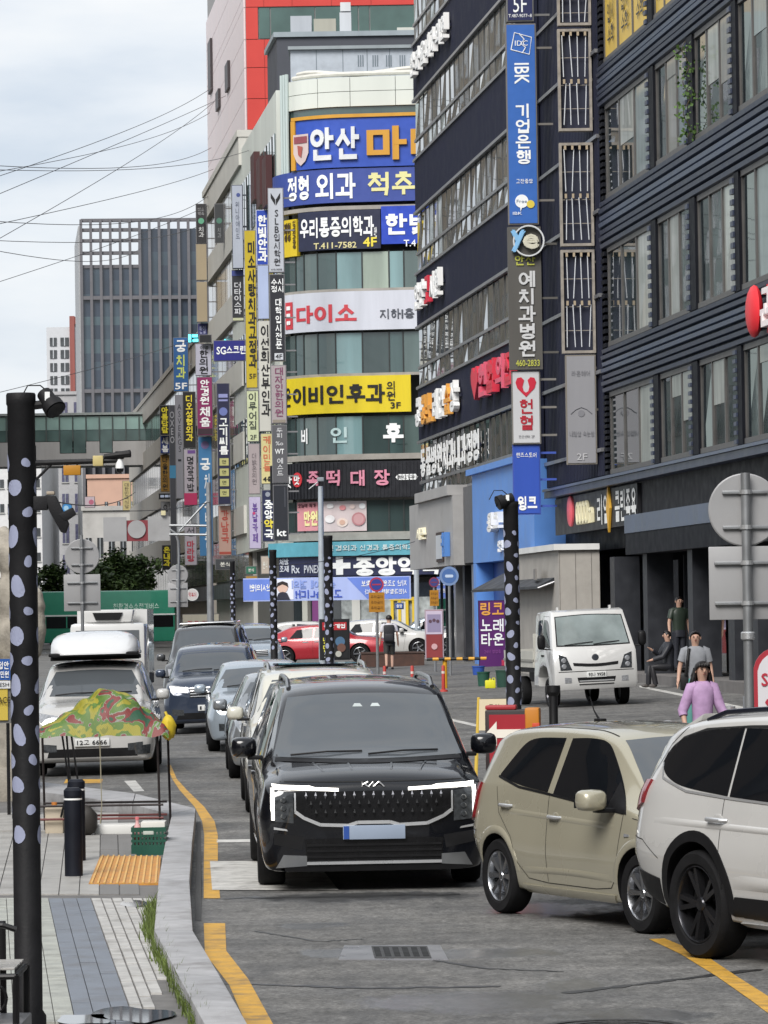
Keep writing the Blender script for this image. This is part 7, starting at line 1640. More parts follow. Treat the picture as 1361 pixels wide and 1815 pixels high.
a = L_(212, 806); MB().box(a.x-.05, a.x+.05, -.04, .04, a.z-.05, a.z+.04).build('camera_bracket', pole_m, cm, bevel=.01); MB().tube([(a.x-.18, 0, a.z-.02), (a.x+.13, -.05, a.z+.01)], [.03, .045], 8).build('bullet_camera', pole_m, cm)
MB().lathe([(.0001, .09), (.03, .085), (.05, .0), (.05, -.03)], 14, 'z', (a.x, 0, a.z-.13)).build('dome_cover', WH, cm, smooth=True); MB().ball((a.x, 0, a.z-.17), .045).build('dome_camera', glass_dark, cm, smooth=True)
# pale lamp post, no-parking signs
lp = thing('street_lamp', 'pale steel street lamp post beside the pink window posters', 'street lamp', onG(570, 118)); q0 = lp.location
MB().tube([(0, 0, 0), at(568, 862, 118)-q0], [.11, .075], 12).build('post', mat('pale_post', (.42, .46, .5), .5, .2, var=.08), lp, smooth=True); a = at(568, 852, 118)-q0; MB().box(a.x-.10, a.x+.10, -.1, .1, a.z-.02, a.z+.1).build('lamp_head', S('8d949a'), lp, bevel=.02)
MB().tube([a+V((0, 0, .02)), a+V((-.35, 0, -.25))], .02, 6).build('bracket', galv, lp)
wpst = thing('banner_post', 'pale post holding the right end of the blue banner', 'pole', onG(738, 151)); MB().tube([(0, 0, 0), at(738, 1010, 151)-wpst.location], .1, 10).build('post', mat('pale_post', (.42, .46, .5), .5), wpst)
def roundsign(label, px, Y, yc, r_px, face, ring, plate=None, ptxt=None, mark=None):
    p = onG(px, Y); s = Y/FPX; t = thing('traffic_sign', label, 'traffic sign', p); zc = at(px, yc, Y).z-p.z; rr_ = r_px*s
    MB().tube([(0, .04, 0), (0, .04, zc+rr_)], .035, 8).build('pole', galv, t)
    MB().lathe([(.0001, -.01), (rr_, -.01), (rr_, .02), (.0001, .02)], 28, 'y', (0, 0, zc)).build('disc', ring, t); MB().lathe([(.0001, 0), (rr_*.76, 0)], 28, 'y', (0, -.014, zc)).build('disc_face', face, t)
    if mark == 'bar': MB().box(-rr_*.6, rr_*.6, -.018, -.015, -rr_*.09, rr_*.09).build('slash', ring, t, loc=(0, 0, zc), rot=(0, R(0), 0))
    if mark == 'car': txt('▬', t, S('b8c8e0'), 0, zc, rr_*.9, rr_*.3, y=-.016)
    if plate:
        x0, y0, x1, y1 = plate; a, b = at(px, y1, Y).z-p.z, at(px, y0, Y).z-p.z; hw = (x1-x0)*s/2
        MB().box(-hw, hw, -.01, .02, a, b).build('plate', S('a8741c'), t)
        for k in range(3): txt('주차금지', t, S('6a4414'), 0, a+(b-a)*(.22+.28*k), hw*1.5, (b-a)*.16, y=-.012, ext=.002)
    return t
roundsign('no parking sign with amber plate in front of the blue banner', 668, 92, 1036, 13, S('2c3c8c'), S('a8304a'), (655, 1050, 683, 1085), mark='bar')
roundsign('no parking sign with amber plate below the grey fascia', 770, 118, 1032, 9, S('3a3c78'), S('7a3048'), (762, 1046, 778, 1074), mark='bar'); roundsign('blue round sign beside the grey fascia', 797, 112, 1021, 17, S('4668a0'), S('7088b0'), mark='car')
blade('direction_sign', 'small blue direction sign by the yellow frames', (699, 1068, 716, 1080), 140, S('2a58a8'), [ht('중앙', WH, .5, .5, .6, .5)], depth=.05)
# banner hung between poles, printed side away
bn = blade('street_banner', 'long blue and white street banner seen from behind with reversed print', (431, 1023, 728, 1064), 152, S('a9b8e8'), [('r', S('6a86d8'), .0, .05, .2, .95), ('p', S('6a86d8'), [(.62, .04), (.99, .04), (.99, .96), (.74, .96)]), ('r', S('e4e8f4'), .16, .06, .30, .94),
    ('t', '안산시의원', WH, .12, .42, .16, .3, {'flip': True, 'bold': .03}), ('t', '승리에 결의', S('8aa0e0'), .42, .3, .26, .36, {'flip': True, 'bold': .03}), ('t', '고맙습니다!', S('3f58b8'), .45, .72, .28, .36, {'flip': True, 'bold': .04}), ('t', '지난 2조원 예산확보', WH, .84, .3, .27, .26, {'flip': True, 'bold': .02}), ('t', '시민과함께하겠습니다', WH, .85, .66, .25, .22, {'flip': True, 'bold': .02}),
    ('c', S('d8b8a8'), .235, .42, .032), ('p', S('2a2c3c'), [(.195, .95), (.21, .66), (.235, .60), (.262, .66), (.28, .95)]), ('p', S('2a2424'), [(.20, .42), (.205, .22), (.235, .14), (.265, .22), (.27, .42), (.26, .36), (.235, .28), (.21, .36)])], depth=.02, edge=.0, frame=S('c8d0ea'))
# standing boards
sb = blade('standing_signboard', 'black framed standing signboard with red header beside the dotted column', (566, 1097, 620, 1170), 97, S('15161a'), [('r', S('b02830'), .1, .08, .9, .27), ht('신장개업', WH, .5, .175, .7, .11, bold=.03), vt('냉면', S('d8d048'), .22, .62, .2, .36), vt('모듬', WH, .26, .87, .2, .2), ('c', S('4a6a88'), .68, .55, .16), ('c', S('6a4a40'), .72, .7, .14), ('c', S('b0b0a8'), .62, .85, .1)], depth=.06, frame=S('222226'))
for o in (566, 620): pass
blade('standing_signboard', 'poster stand with group portrait above a red poster', (753, 1080, 786, 1168), 112, S('8a3a3c'), [('r', S('c4b8cc'), .06, .03, .94, .50), ('r', S('8f86a4'), .14, .1, .86, .46), ('c', S('5a4250'), .3, .24, .09), ('c', S('5a4250'), .5, .22, .09), ('c', S('5a4250'), .7, .24, .09), ('c', S('c8a0a4'), .5, .75, .16)], depth=.1, frame=S('a89aa4'))
# red delineator posts, barrier
rp = S('b03a34')
for px in (682, 731, 786):
    p = G(px, 1226); d = thing('delineator_post', 'slim red delineator post with pale bands standing on the asphalt', 'post', p, 0, 'red delineator posts by the barrier')
    MB().lathe([(.11, 0), (.10, .04), (.045, .06), (.04, .62), (.028, .64), (.0001, .64)], 14).build('post', rp, d, smooth=True, ang=30)
    for z in (.28, .44): MB().lathe([(.042, z), (.042, z+.06)], 14).build('band', S('d8c8c0'), d)
bq = G(789, 1220); br = thing('height_barrier', 'yellow post with black and yellow striped barrier bar', 'barrier', bq); Yq = bq.y
MB().tube([(0, 0, 0), (0, 0, at(787, 1170, Yq).z-bq.z)], .06, 10).build('post', S('d09a28'), br)
za = at(787, 1168, Yq).z-bq.z; xa, xb = at(756, 1168, Yq).x-bq.x, at(862, 1168, Yq).x-bq.x
for k in range(10): a = xa+(xb-xa)*k/10; MB().tube([(a, -.08, za), (a+(xb-xa)/10-.002, -.08, za)], .04, 8).build('bar_segment', S('d8a030') if k % 2 else BK, br)
# low brown planter wall behind the walker
pw = thing('low_brown_wall', 'low brown planter wall in front of the crossing cars', 'wall', onG(700, 128)); xa, xb = at(640, 1170, 128).x-pw.location.x, at(752, 1170, 128).x-pw.location.x
MB().box(xa, xb, 0, .5, 0, .42).build('wall', mat('brown_brick_wall', (.075, .04, .03), .8, var=.3, vs=5), pw); MB().box(xa-.02, xb+.02, -.03, .53, .425, .48).build('coping', S('4a3a34'), pw)
# buckets by the blue column
for px, py, r_, h_, c_, lb in ((857, 1216, .16, .36, '2a5a48', 'dark green bucket by the blue column'), (893, 1218, .2, .42, '24463c', 'large dark green tub by the blue column'), (848, 1196, .18, .25, '2a4fa0', 'blue plastic tray by the blue column')):
    b = thing('plastic_bucket', lb, 'bucket', G(px, py)); MB().lathe([(.0001, .0), (r_*.85, .0), (r_, h_), (r_*1.06, h_), (r_*1.06, h_-.03)], 20).build('tub', S(c_), b, smooth=True, ang=30); MB().lathe([(.0001, h_-.06), (r_*.96, h_-.06)], 20).build('contents', S('3a3f38'), b)
jg = thing('yellow_jerrycan', 'bright yellow plastic container on the ground by the blue column', 'container', G(869, 1220)); MB().box(-.13, .13, -.09, .09, 0, .2).build('body', S('d8d42a'), jg, bevel=.03); MB().lathe([(.03, .2), (.03, .24), (.0001, .24)], 10).build('cap', S('c8c020'), jg); MB().tube([(.05, 0, .2), (.06, 0, .25), (.11, 0, .25), (.12, 0, .19)], .012, 6).build('handle', S('d8d42a'), jg)
# red arrow box, yellow A-board, black post, steel bollards
Ya = 42.; p = onG(902, Ya); rb2 = thing('arrow_sign_box', 'red illuminated sign box with a white arrow and orange corner lamp', 'sign', p, R(-8)); s = Ya/FPX
zt_ = at(908, 1258, Ya).z-p.z; w_ = 92*s
MB().box(-w_/2, w_/2, 0, .22, .12, zt_).build('cabinet', S('2e2626'), rb2, bevel=.02); MB().box(-w_/2+.045, w_/2-.12, -.006, -.0, .2, zt_-.05).build('face', S('a02430'), rb2); MB().box(-w_/2, w_*.1, .02, .2, zt_, zt_+.05).build('red_cap', S('a8343a'), rb2, bevel=.02)
MB().prism([(-.24, 0), (-.12, .13), (-.12, .045), (.22, .045), (.22, -.045), (-.12, -.045), (-.12, -.13)], -.014, -.007).build('arrow', S('e8e2d6'), rb2, loc=(-.03, 0, at(908, 1300, Ya).z-p.z)); MB().box(w_/2-.13, w_/2+.03, -.01, .2, zt_-.32, zt_+.02).build('orange_lamp', S('c07a24'), rb2, bevel=.03); MB().box(w_/2-.05, w_/2+.032, -.012, .1, zt_-.25, zt_-.14).build('lamp_lens', S('c8482c'), rb2, bevel=.01)
for sx in (-1, 1): MB().box(sx*w_*.4-.04, sx*w_*.4+.04, .02, .2, 0, .12).build('foot', BK, rb2)
ab = thing('folding_board', 'yellow folding caution board behind the red arrow sign', 'sign', onG(872, 52.)); s = 52./FPX; ht_ = at(872, 1236, 52).z-ab.location.z; w_ = 62*s
for sg in (-1, 1):
    for sx in (-1, 1): MB().tube([(sx*w_*.55, sg*.24, 0), (sx*w_*.42, sg*.01, ht_)], .022, 6).build('frame_leg', S('d0b04a'), ab)
    k0, k1 = .62, .98; MB().add([(-w_*.46, sg*(.24*(1-k0)), ht_*k0), (w_*.46, sg*(.24*(1-k0)), ht_*k0), (w_*.42, sg*.012, ht_*k1), (-w_*.42, sg*.012, ht_*k1), (-w_*.46, sg*(.24*(1-k0)+.02), ht_*k0), (w_*.46, sg*(.24*(1-k0)+.02), ht_*k0), (w_*.42, sg*.032, ht_*k1), (-w_*.42, sg*.032, ht_*k1)], [(0, 1, 2, 3), (7, 6, 5, 4), (0, 3, 7, 4), (1, 5, 6, 2), (2, 6, 7, 3), (0, 4, 5, 1)]).build('panel', S('d0b04a') if sg > 0 else S('cdbfa0'), ab)
MB().box(-w_*.3, w_*.3, -.14, -.13, ht_*.45, ht_*.75).build('inset', S('cdbfa0'), ab, rot=(R(-12), 0, 0)) if False else None; txt('주의', ab, S('55452a'), 0, ht_*.88, w_*.3, ht_*.09, y=-.08)
bp_ = thing('black_cone_post', 'slim black post on a tapered base beside the arrow sign', 'post', onG(978, 44.)); z1_ = at(978, 1215, 44).z-bp_.location.z
MB().lathe([(.18, 0), (.16, .05), (.085, .5), (.075, z1_*.55), (.05, z1_*.6), (.05, z1_*.92), (.08, z1_*.95), (.08, z1_), (.0001, z1_)], 16).build('post', BK, bp_, smooth=True, ang=30); MB().lathe([(.052, z1_*.62), (.06, z1_*.63), (.052, z1_*.65)], 12).build('ring', S('8a8a8c'), bp_)
for px, py, lb in ((1181, 1277, 'short steel bollard with bright cap behind the hatchback'), (1290, 1251, 'dark steel bollard beside the woman in lilac')):
    p = onG(px, 61.); b = thing('steel_bollard', lb, 'bollard', p); z1_ = at(px, py, 61).z-p.z; MB().lathe([(.085, 0), (.085, z1_-.04), (.08, z1_-.02), (.0001, z1_)], 16).build('post', S('3a3a3a') if px > 1200 else mat('brown_steel', (.09, .075, .06), .4, .6), b, smooth=True, ang=30); MB().lathe([(.088, z1_-.05), (.09, z1_-.01), (.0001, z1_+.008)], 16).build('cap', chrome, b, smooth=True)
rbs = thing('blue_rubber_base', 'blue rubber stand base on the asphalt behind the white car', 'base', onG(1318, 68.)); MB().lathe([(.0001, .12), (.2, .12), (.42, .05), (.45, 0)], 24).build('base', S('2c5fb4'), rbs, smooth=True); MB().tube([(0, 0, .1), (0, 0, .5)], .04, 8).build('stub', galv, rbs)
rwb = thing('arched_board', 'white arched board with red border at the kerb', 'sign', onG(1376, 60.)); s = 60/FPX; hz = at(1360, 1148, 60).z-rwb.location.z
arch = [(-.36, .05), (.36, .05), (.36, hz-.3)]+[(.36*math.cos(R(a)), hz-.36+.36*math.sin(R(a))) for a in range(10, 171, 16)]+[(-.36, hz-.3)]
MB().prism(arch, 0, .06, 'y').build('board', S('a8303c'), rwb); MB().prism([(x*.84, hz*.5+(z-hz*.5)*.9) for x, z in arch], -.01, 0, 'y').build('face', S('d6d4d8'), rwb); txt('SALE', rwb, S('b03040'), -.0, hz*.68, .5, .2, y=-.015, bold=.03); txt('%', rwb, S('b03040'), -.0, hz*.4, .4, .3, y=-.015, bold=.03)
# ------------------------------------------------------------------ pavement things on the left
bol_m = mat('bollard_navy', (.009, .011, .018), .5, var=.2, spec=.3)
for px, py, ytop, lb in ((131, 1556, 1396, 'nearer dark navy bollard with white band on the pavement'), (137, 1528, 1381, 'farther dark navy bollard with white band on the pavement')):
    p = G(px, py, SWZ); b = thing('bollard', lb, 'bollard', p); h_ = at(px, ytop, p.y).z-p.z
    MB().lathe([(.082, 0), (.082, h_*.87), (.078, h_*.875), (.078, h_*.90), (.083, h_*.905), (.083, h_*.97), (.06, h_), (.0001, h_)], 20).build('post', bol_m, b, smooth=True, ang=30); MB().lathe([(.0835, h_*.865), (.0835, h_*.885)], 20).build('reflective_band', WH, b)
cr = thing('plastic_crate', 'dark green plastic crate with white goods beside the kerb corner', 'crate', G(266, 1513, SWZ)); gp_ = mat('crate_green', (.012, .075, .05), .45, var=.15)
w_, d_, h_ = .17, .23, .27
for (x0, x1, y0, y1) in ((-w_, w_, -d_, -d_+.015), (-w_, w_, d_-.015, d_), (-w_, -w_+.015, -d_+.016, d_-.016), (w_-.015, w_, -d_+.016, d_-.016)):
    for (za_, zb_) in ((0, .10), (.125, .15), (.175, .20), (.225, h_)): MB().box(x0, x1, y0, y1, za_, zb_).build('crate_wall', gp_, cr)
for k in range(9): MB().box(-w_+.01+k*.036, -w_+.03+k*.036, -d_+.002, -d_+.014, .1, .225).build('crate_rib', gp_, cr)
MB().box(-w_+.015, w_-.015, -d_+.015, d_-.015, .0, .015).build('crate_floor', gp_, cr); MB().box(-.05, .05, -d_-.004, -d_+.0, .20, .235).build('crate_handle', S('b8c0b8'), cr, bevel=.006)
wg = thing('foam_box', 'white foam slab lying in the green crate', 'box', cr.location+V((.03, 0, .02))); MB().box(-.11, .13, -.17, .17, 0, .30).build('foam', S('d4d2cc'), wg, bevel=.015)
bt = thing('detergent_bottle', 'pink and white plastic bottle in the green crate', 'bottle', cr.location+V((-.115, -.12, .02))); MB().lathe([(.0001, 0), (.035, 0), (.038, .2), (.03, .26), (.016, .29), (.016, .32), (.0001, .32)], 14).build('bottle', S('d8a8a8'), bt, smooth=True); MB().lathe([(.039, .1), (.039, .18)], 14).build('label_wrap', S('b84a50'), bt); MB().lathe([(.02, .32), (.02, .35), (.0001, .35)], 12).build('cap', S('d87a80'), bt)
# stall with net-covered produce
Ys = 42.5; sp_ = onG(183, Ys); st = thing('market_stall', 'thin legged street stall table beside the kerb', 'stall', (sp_.x, Ys, gz(sp_.x, Ys)+SWZ)); s = Ys/FPX
X = lambda px: (px-183)*s
zt_ = at(183, 1296, Ys).z-st.location.z; dkp = mat('dark_pipe', (.03, .024, .024), .5, .4, var=.2)
for px, dy in ((70, -.35), (70, .35), (282, -.35), (294, .35)): MB().tube([(X(px), dy, 0), (X(px-3), dy, zt_)], .013, 8).build('leg', dkp, st)
for zz_, m_ in ((.16, S('6a2f2c')), (.30, dkp), (zt_-.02, dkp)):
    for dy in (-.35, .35): MB().tube([(X(70), dy, zz_), (X(288), dy, zz_)], .014, 6).build('rail', m_, st)
MB().box(X(68), X(296), -.4, .4, zt_, zt_+.02).build('table_top', S('2c4a34'), st)
for k in range(3): MB().tube([(X(112+k*8), -.38, zt_), (X(116+k*8)+rnd.uniform(-.05, .05), -.38, .55), (X(108+k*8), -.36, .18)], .012, 6).build('hanging_strap', BK, st)
MB().tube([(X(178), -.36, zt_), (X(180), -.36, .3), (X(176), -.36, .05)], .006, 5).build('hanging_cord', S('9a9480'), st)
def net_mat():
    m = bpy.data.materials.new('printed_net'); m.use_nodes = True; t = m.node_tree; N = t.nodes; L = t.links.new; b = N['Principled BSDF']; b.inputs['Roughness'].default_value = .55
    tc = N.new('ShaderNodeTexCoord'); n = N.new('ShaderNodeTexNoise'); n.inputs['Scale'].default_value = 3.2; n.inputs['Detail'].default_value = 3; n.inputs['Distortion'].default_value = 1.2; L(tc.outputs['Object'], n.inputs['Vector'])
    r = N.new('ShaderNodeValToRGB'); r.color_ramp.interpolation = 'CONSTANT'; e = r.color_ramp.elements; e[0].position = 0; e[0].color = (.20, .21, .02, 1); e[1].position = .45; e[1].color = (.10, .19, .03, 1)
    for p, c in ((.36, (.33, .30, .03, 1)), (.545, (.26, .29, .24, 1)), (.56, (.20, .028, .025, 1)), (.64, (.02, .09, .045, 1))): q = e.new(p); q.color = c
    L(n.outputs['Fac'], r.inputs[0]); w = N.new('ShaderNodeTexChecker'); w.inputs['Scale'].default_value = 90; L(tc.outputs['Object'], w.inputs['Vector']); w.inputs[1].default_value = (1, 1, 1, 1); w.inputs[2].default_value = (.72, .72, .72, 1)
    mx = N.new('ShaderNodeMix'); mx.data_type = 'RGBA'; mx.blend_type = 'MULTIPLY'; mx.inputs[0].default_value = 1; L(r.outputs[0], mx.inputs[6]); L(w.outputs[0], mx.inputs[7]); L(mx.outputs[2], b.inputs['Base Color']); return m
nt_ = thing('net_cover', 'yellow, green and red printed net draped over goods on the stall', 'cover', (st.location.x, Ys, st.location.z+zt_+.022)); nu, nv = 90, 30; vs_ = []
rn = random.Random(8); ph = [(rn.uniform(1, 9), rn.uniform(1, 9), rn.uniform(0, 6)) for _ in range(7)]
for j in range(nv+1):
    for i in range(nu+1):
        u, v = i/nu*2-1, j/nv*2-1; ex_ = max(0, 1-abs(u)**2.6)*max(0, 1-abs(v)**4)
        px_ = X(66)+(X(300)-X(66))*(u+1)/2; hump = .30*math.exp(-((u+.02)/.55)**2)+.17*math.exp(-((u-.45)/.4)**2)+.05*math.exp(-((u+.5)/.3)**2)
        zz_ = ex_*hump+sum(.011*math.sin(a*u*2.6+b*v*1.6+c) for a, b, c in ph)*(.3+ex_)-.10*max(0, abs(v)-.84)/.16-.05*max(0, abs(u)-.93)/.07+.035
        vs_.append((px_, v*.45, zz_))
MB().add(vs_, [(j*(nu+1)+i, j*(nu+1)+i+1, (j+1)*(nu+1)+i+1, (j+1)*(nu+1)+i) for j in range(nv) for i in range(nu)]).build('net', net_mat(), nt_, smooth=True, ang=180)
yb = thing('yellow_bag', 'crumpled yellow plastic bag hanging at the stall corner', 'bag', at(298, 1290, Ys-.2)); o = MB().ball((0, 0, 0), .08, .08, .13, 12, 9); o.v = [(a*(1+rn.uniform(-.15, .15)), b*(1+rn.uniform(-.15, .15)), c*(1+rn.uniform(-.1, .1))) for a, b, c in o.v]; o.build('bag', S('c8b02e'), yb, smooth=True, ang=40); MB().tube([(0, 0, .1), (-.03, .03, .17)], .015, 6).build('knot', S('c8b02e'), yb)
wj = thing('water_jug', 'beige plastic jug with orange cap under the stall', 'jug', G(97, 1478, SWZ)); MB().box(-.10, .10, -.08, .08, 0, .30).build('body', S('c4b8a4'), wj, bevel=.03); MB().lathe([(.03, .3), (.03, .34), (.0001, .34)], 12).build('cap', S('c07a3a'), wj)
sk = thing('dark_sack', 'dark grey sack slumped under the stall', 'sack', G(147, 1482, SWZ)); o = MB().ball((0, 0, .16), .17, .14, .17, 12, 8); o.v = [(a+rn.uniform(-.02, .02), b+rn.uniform(-.02, .02), max(0, c)) for a, b, c in o.v]; o.build('sack', S('35322f'), sk, smooth=True, ang=180)
wf = thing('foam_tray', 'flat white foam tray under the stall rails', 'tray', G(212, 1478, SWZ)); MB().box(-.26, .22, -.2, .2, 0, .11).build('tray', S('d8d8d4'), wf, bevel=.02)
# stone guardian statue behind the near column
stone = mat('carved_granite', (.36, .33, .28), .85, var=.2, vs=6, bump=.4, bs=30, dirt=.35); sp2 = onG(34, 50.); so = thing('stone_guardian_statue', 'carved beige stone lion statue half hidden by the near column', 'statue', sp2)
k_ = 50/FPX; mb = MB()
for (px, py, rx, ry, rz) in ((34, 1130, 44, 40, 60), (30, 1060, 38, 36, 60), (26, 985, 34, 34, 46), (4, 975, 16, 26, 26), (64, 1075, 16, 22, 34), (68, 1112, 14, 20, 36), (8, 1112, 18, 22, 44), (46, 952, 16, 18, 18), (6, 948, 14, 16, 16)):
    c = at(px, py, 50)-sp2; mb.ball((c.x, c.y, c.z), rx*k_, ry*k_, rz*k_, 16, 12)
mb.v = [(a+.012*math.sin(40*c+9*a), b, c+.012*math.sin(35*a+20*b)) for a, b, c in mb.v]
bm = bmesh.new(); me = mb.mesh('f'); bm.from_mesh(me); bmesh.ops.recalc_face_normals(bm, faces=bm.faces); bm.to_mesh(me); bm.free(); tmp = obj('carved_figure', me, stone, so)
rmx = tmp.modifiers.new('r', 'REMESH'); rmx.mode = 'VOXEL'; rmx.voxel_size = .03; smx = tmp.modifiers.new('s', 'SMOOTH'); smx.iterations = 3
zb_ = at(34, 1170, 50).z-sp2.z; MB().box(-.55, .16, -.4, .4, 0, zb_).build('plinth', stone, so, bevel=.02); MB().box(-.62, .2, -.46, .46, 0, zb_*.25).build('plinth_base', stone, so, bevel=.02)
# blue and yellow notice board at the left edge
nbd = blade('notice_board', 'blue and yellow notice board at the left edge behind the near column', (-30, 1168, 19, 1282), 46, S('c8b04a'), [('r', S('2a58a0'), .0, .0, 1, .33), ('t', '행정안', WH, .66, .1, .6, .12, {'bold': .02}), ('t', '민원', WH, .8, .24, .3, .1, {'bold': .02}), ('r', S('d8dadc'), .0, .34, 1, .46), ('t', 'CESH', BK, .7, .4, .5, .06), ('t', 'PLACE', S('2a2410'), .66, .64, .66, .1, {'bold': .02})], depth=.05)
for sx in (-.12, .12): MB().tube([(sx, .03, -(nbd.location.z-gz(nbd.location.x, 46))), (sx, .03, 0)], .02, 8).build('post', BK, nbd)
# iron bench at the bottom left edge
bc = thing('iron_bench', 'black iron bench with pale seat slats at the left edge', 'bench', onG(-6, 20.8)); bi = mat('bench_iron', (.015, .015, .016), .4, .5, var=.2); z_ = lambda y: at(0, y, 20.8).z-bc.location.z
for dy in (-.30, .30):
    MB().tube([(.10, dy, 0), (.105, dy, z_(1720))], .018, 8).build('leg', bi, bc); MB().tube([(-.02, dy, 0), (-.02, dy, z_(1640))], .018, 8).build('leg', bi, bc)
MB().tube([(.105, -.3, z_(1722)), (.1, .3, z_(1722))], .016, 8).build('seat_rail', bi, bc); MB().tube([(-.3, -.3, z_(1722)), (.105, -.3, z_(1722))], .016, 8).build('seat_rail', bi, bc)
for k in range(4): MB().box(-.62, .095, -.26+k*.14, -.15+k*.14, z_(1712), z_(1708)).build('seat_slat', S('a8a6a2'), bc, bevel=.004)
MB().tube([(.11, -.3, z_(1640)), (.04, -.3, z_(1632)), (-.3, -.3, z_(1632))], .016, 8).build('arm_rest', bi, bc)
for k in range(3):
    cz_ = z_(1760); MB().tube([(-.02+.075*math.cos(R(a)), -.3, cz_+.075*math.sin(R(a))) for a in range(0, 361, 24)], .010, 6).build('scroll', bi, bc, loc=(-k*.16, 0, 0))
MB().box(-.5, .13, -.34, .3, -.0, z_(1805)).build('foot_plate', S('8a8a8c'), bc, bevel=.01)
# weeds along the kerb
gm = mat('weed_blade', (.10, .14, .03), .6, var=.45, vs=14); mb = MB(); rn = random.Random(4)
def edge(t):
    P_ = [(284, 1606), (274, 1650), (292, 1690), (316, 1735), (345, 1790), (368, 1830)]; q = t*(len(P_)-1); i = min(len(P_)-2, int(q)); f = q-i; return P_[i][0]+(P_[i+1][0]-P_[i][0])*f, P_[i][1]+(P_[i+1][1]-P_[i][1])*f
for k in range(2600):
    t = rn.random(); x, y = edge(t); x -= abs(rn.gauss(0, 9))+3; p = G(x, y, SWZ+.004); h_ = rn.uniform(.03, .12)*(1 if rn.random() < .8 else 1.5); a = rn.uniform(0, 6.28); w_ = rn.uniform(.003, .006)
    d = V((math.cos(a), math.sin(a), 0)); l = V((rn.uniform(-1, 1), rn.uniform(-1, 1), 0))*h_*.5
    mb.add([p-d*w_, p+d*w_, p+l*.4+V((0, 0, h_*.6))+d*w_*.7, p+l*.4+V((0, 0, h_*.6))-d*w_*.7, p+l+V((0, 0, h_))], [(0, 1, 2, 3), (3, 2, 4)])
tag(mb.build('weed_growth', gm, None, fix=False), 'fringe of green weeds growing along the kerb', 'weeds', kind='stuff')
# shallow puddles
wat = mat('puddle_water', (.03, .032, .033), .03, var=0, ior=1.33, coat=.6)
def puddle(label, pts, dz, seed):
    P_ = [G(x, y, dz) for x, y in pts]; o = thing('puddle', None, None, P_[0]); o['kind'] = 'structure'
    MB().add([p-P_[0] for p in P_], [tuple(range(len(P_)))]).build('water', wat, o)
def blob(cx, cy, rx, ry, seed, n=26):
    r = random.Random(seed); f = [r.uniform(0, 6) for _ in range(4)]
    return [(cx+rx*(1+.16*math.sin(2*a+f[0])+.12*math.sin(3*a+f[1])+.07*math.sin(5*a+f[2]))*math.cos(a), cy+ry*(1+.16*math.sin(2*a+f[3])+.1*math.sin(4*a+f[1]))*math.sin(a)) for a in [2*math.pi*k/n for k in range(n)]]
for a in ((235, 1798, 66, 14, SWZ+.0145), (150, 1806, 52, 10, SWZ+.0145), (238, 1601, 30, 6, SWZ+.0145)): puddle('', blob(*a[:4], int(a[0])), a[4], 0)
# ------------------------------------------------------------------ people
skin_m = mat('skin', (.50, .31, .23), .55, var=.08, vs=8); hair_m = mat('hair_black', (.012, .010, .010), .45, var=.3, vs=20)
def skinmesh(name, chains, m, parent, sub=2, root=0):
    vs_, es, rs = [], [], []; idx = {}
    for ch in chains:
        prev = None
        for q in ch:
            k = (round(q[0], 4), round(q[1], 4), round(q[2], 4))
            if k not in idx: idx[k] = len(vs_); vs_.append(k); rs.append(q[3] if isinstance(q[3], tuple) else (q[3], q[3]))
            if prev is not None and prev != idx[k]: es.append((prev, idx[k]))
            prev = idx[k]
    me = bpy.data.meshes.new(name); me.from_pydata(vs_, es, []); o = bpy.data.objects.new(name, me); COL.objects.link(o)
    o.modifiers.new('k', 'SKIN'); 
    for i, sv in enumerate(me.skin_vertices[0].data): sv.radius = rs[i]; sv.use_root = (i == root)
    sm = o.modifiers.new('s', 'SUBSURF'); sm.levels = sub; sm.render_levels = sub
    me.materials.append(m); o.parent = parent
    return o
def loft(rings, n=18):
    mb = MB(); vs_ = []
    for (c, rx, ry) in rings:
        for k in range(n):
            a = 2*math.pi*k/n; vs_.append((c[0]+rx*math.copysign(abs(math.cos(a))**.85, math.cos(a)), c[1]+ry*math.copysign(abs(math.sin(a))**.85, math.sin(a)), c[2]))
    fs = [(i*n+k, i*n+(k+1) % n, (i+1)*n+(k+1) % n, (i+1)*n+k) for i in range(len(rings)-1) for k in range(n)]+[tuple(range(n-1, -1, -1)), tuple(range(len(vs_)-n, len(vs_)))]
    return mb.add(vs_, fs)
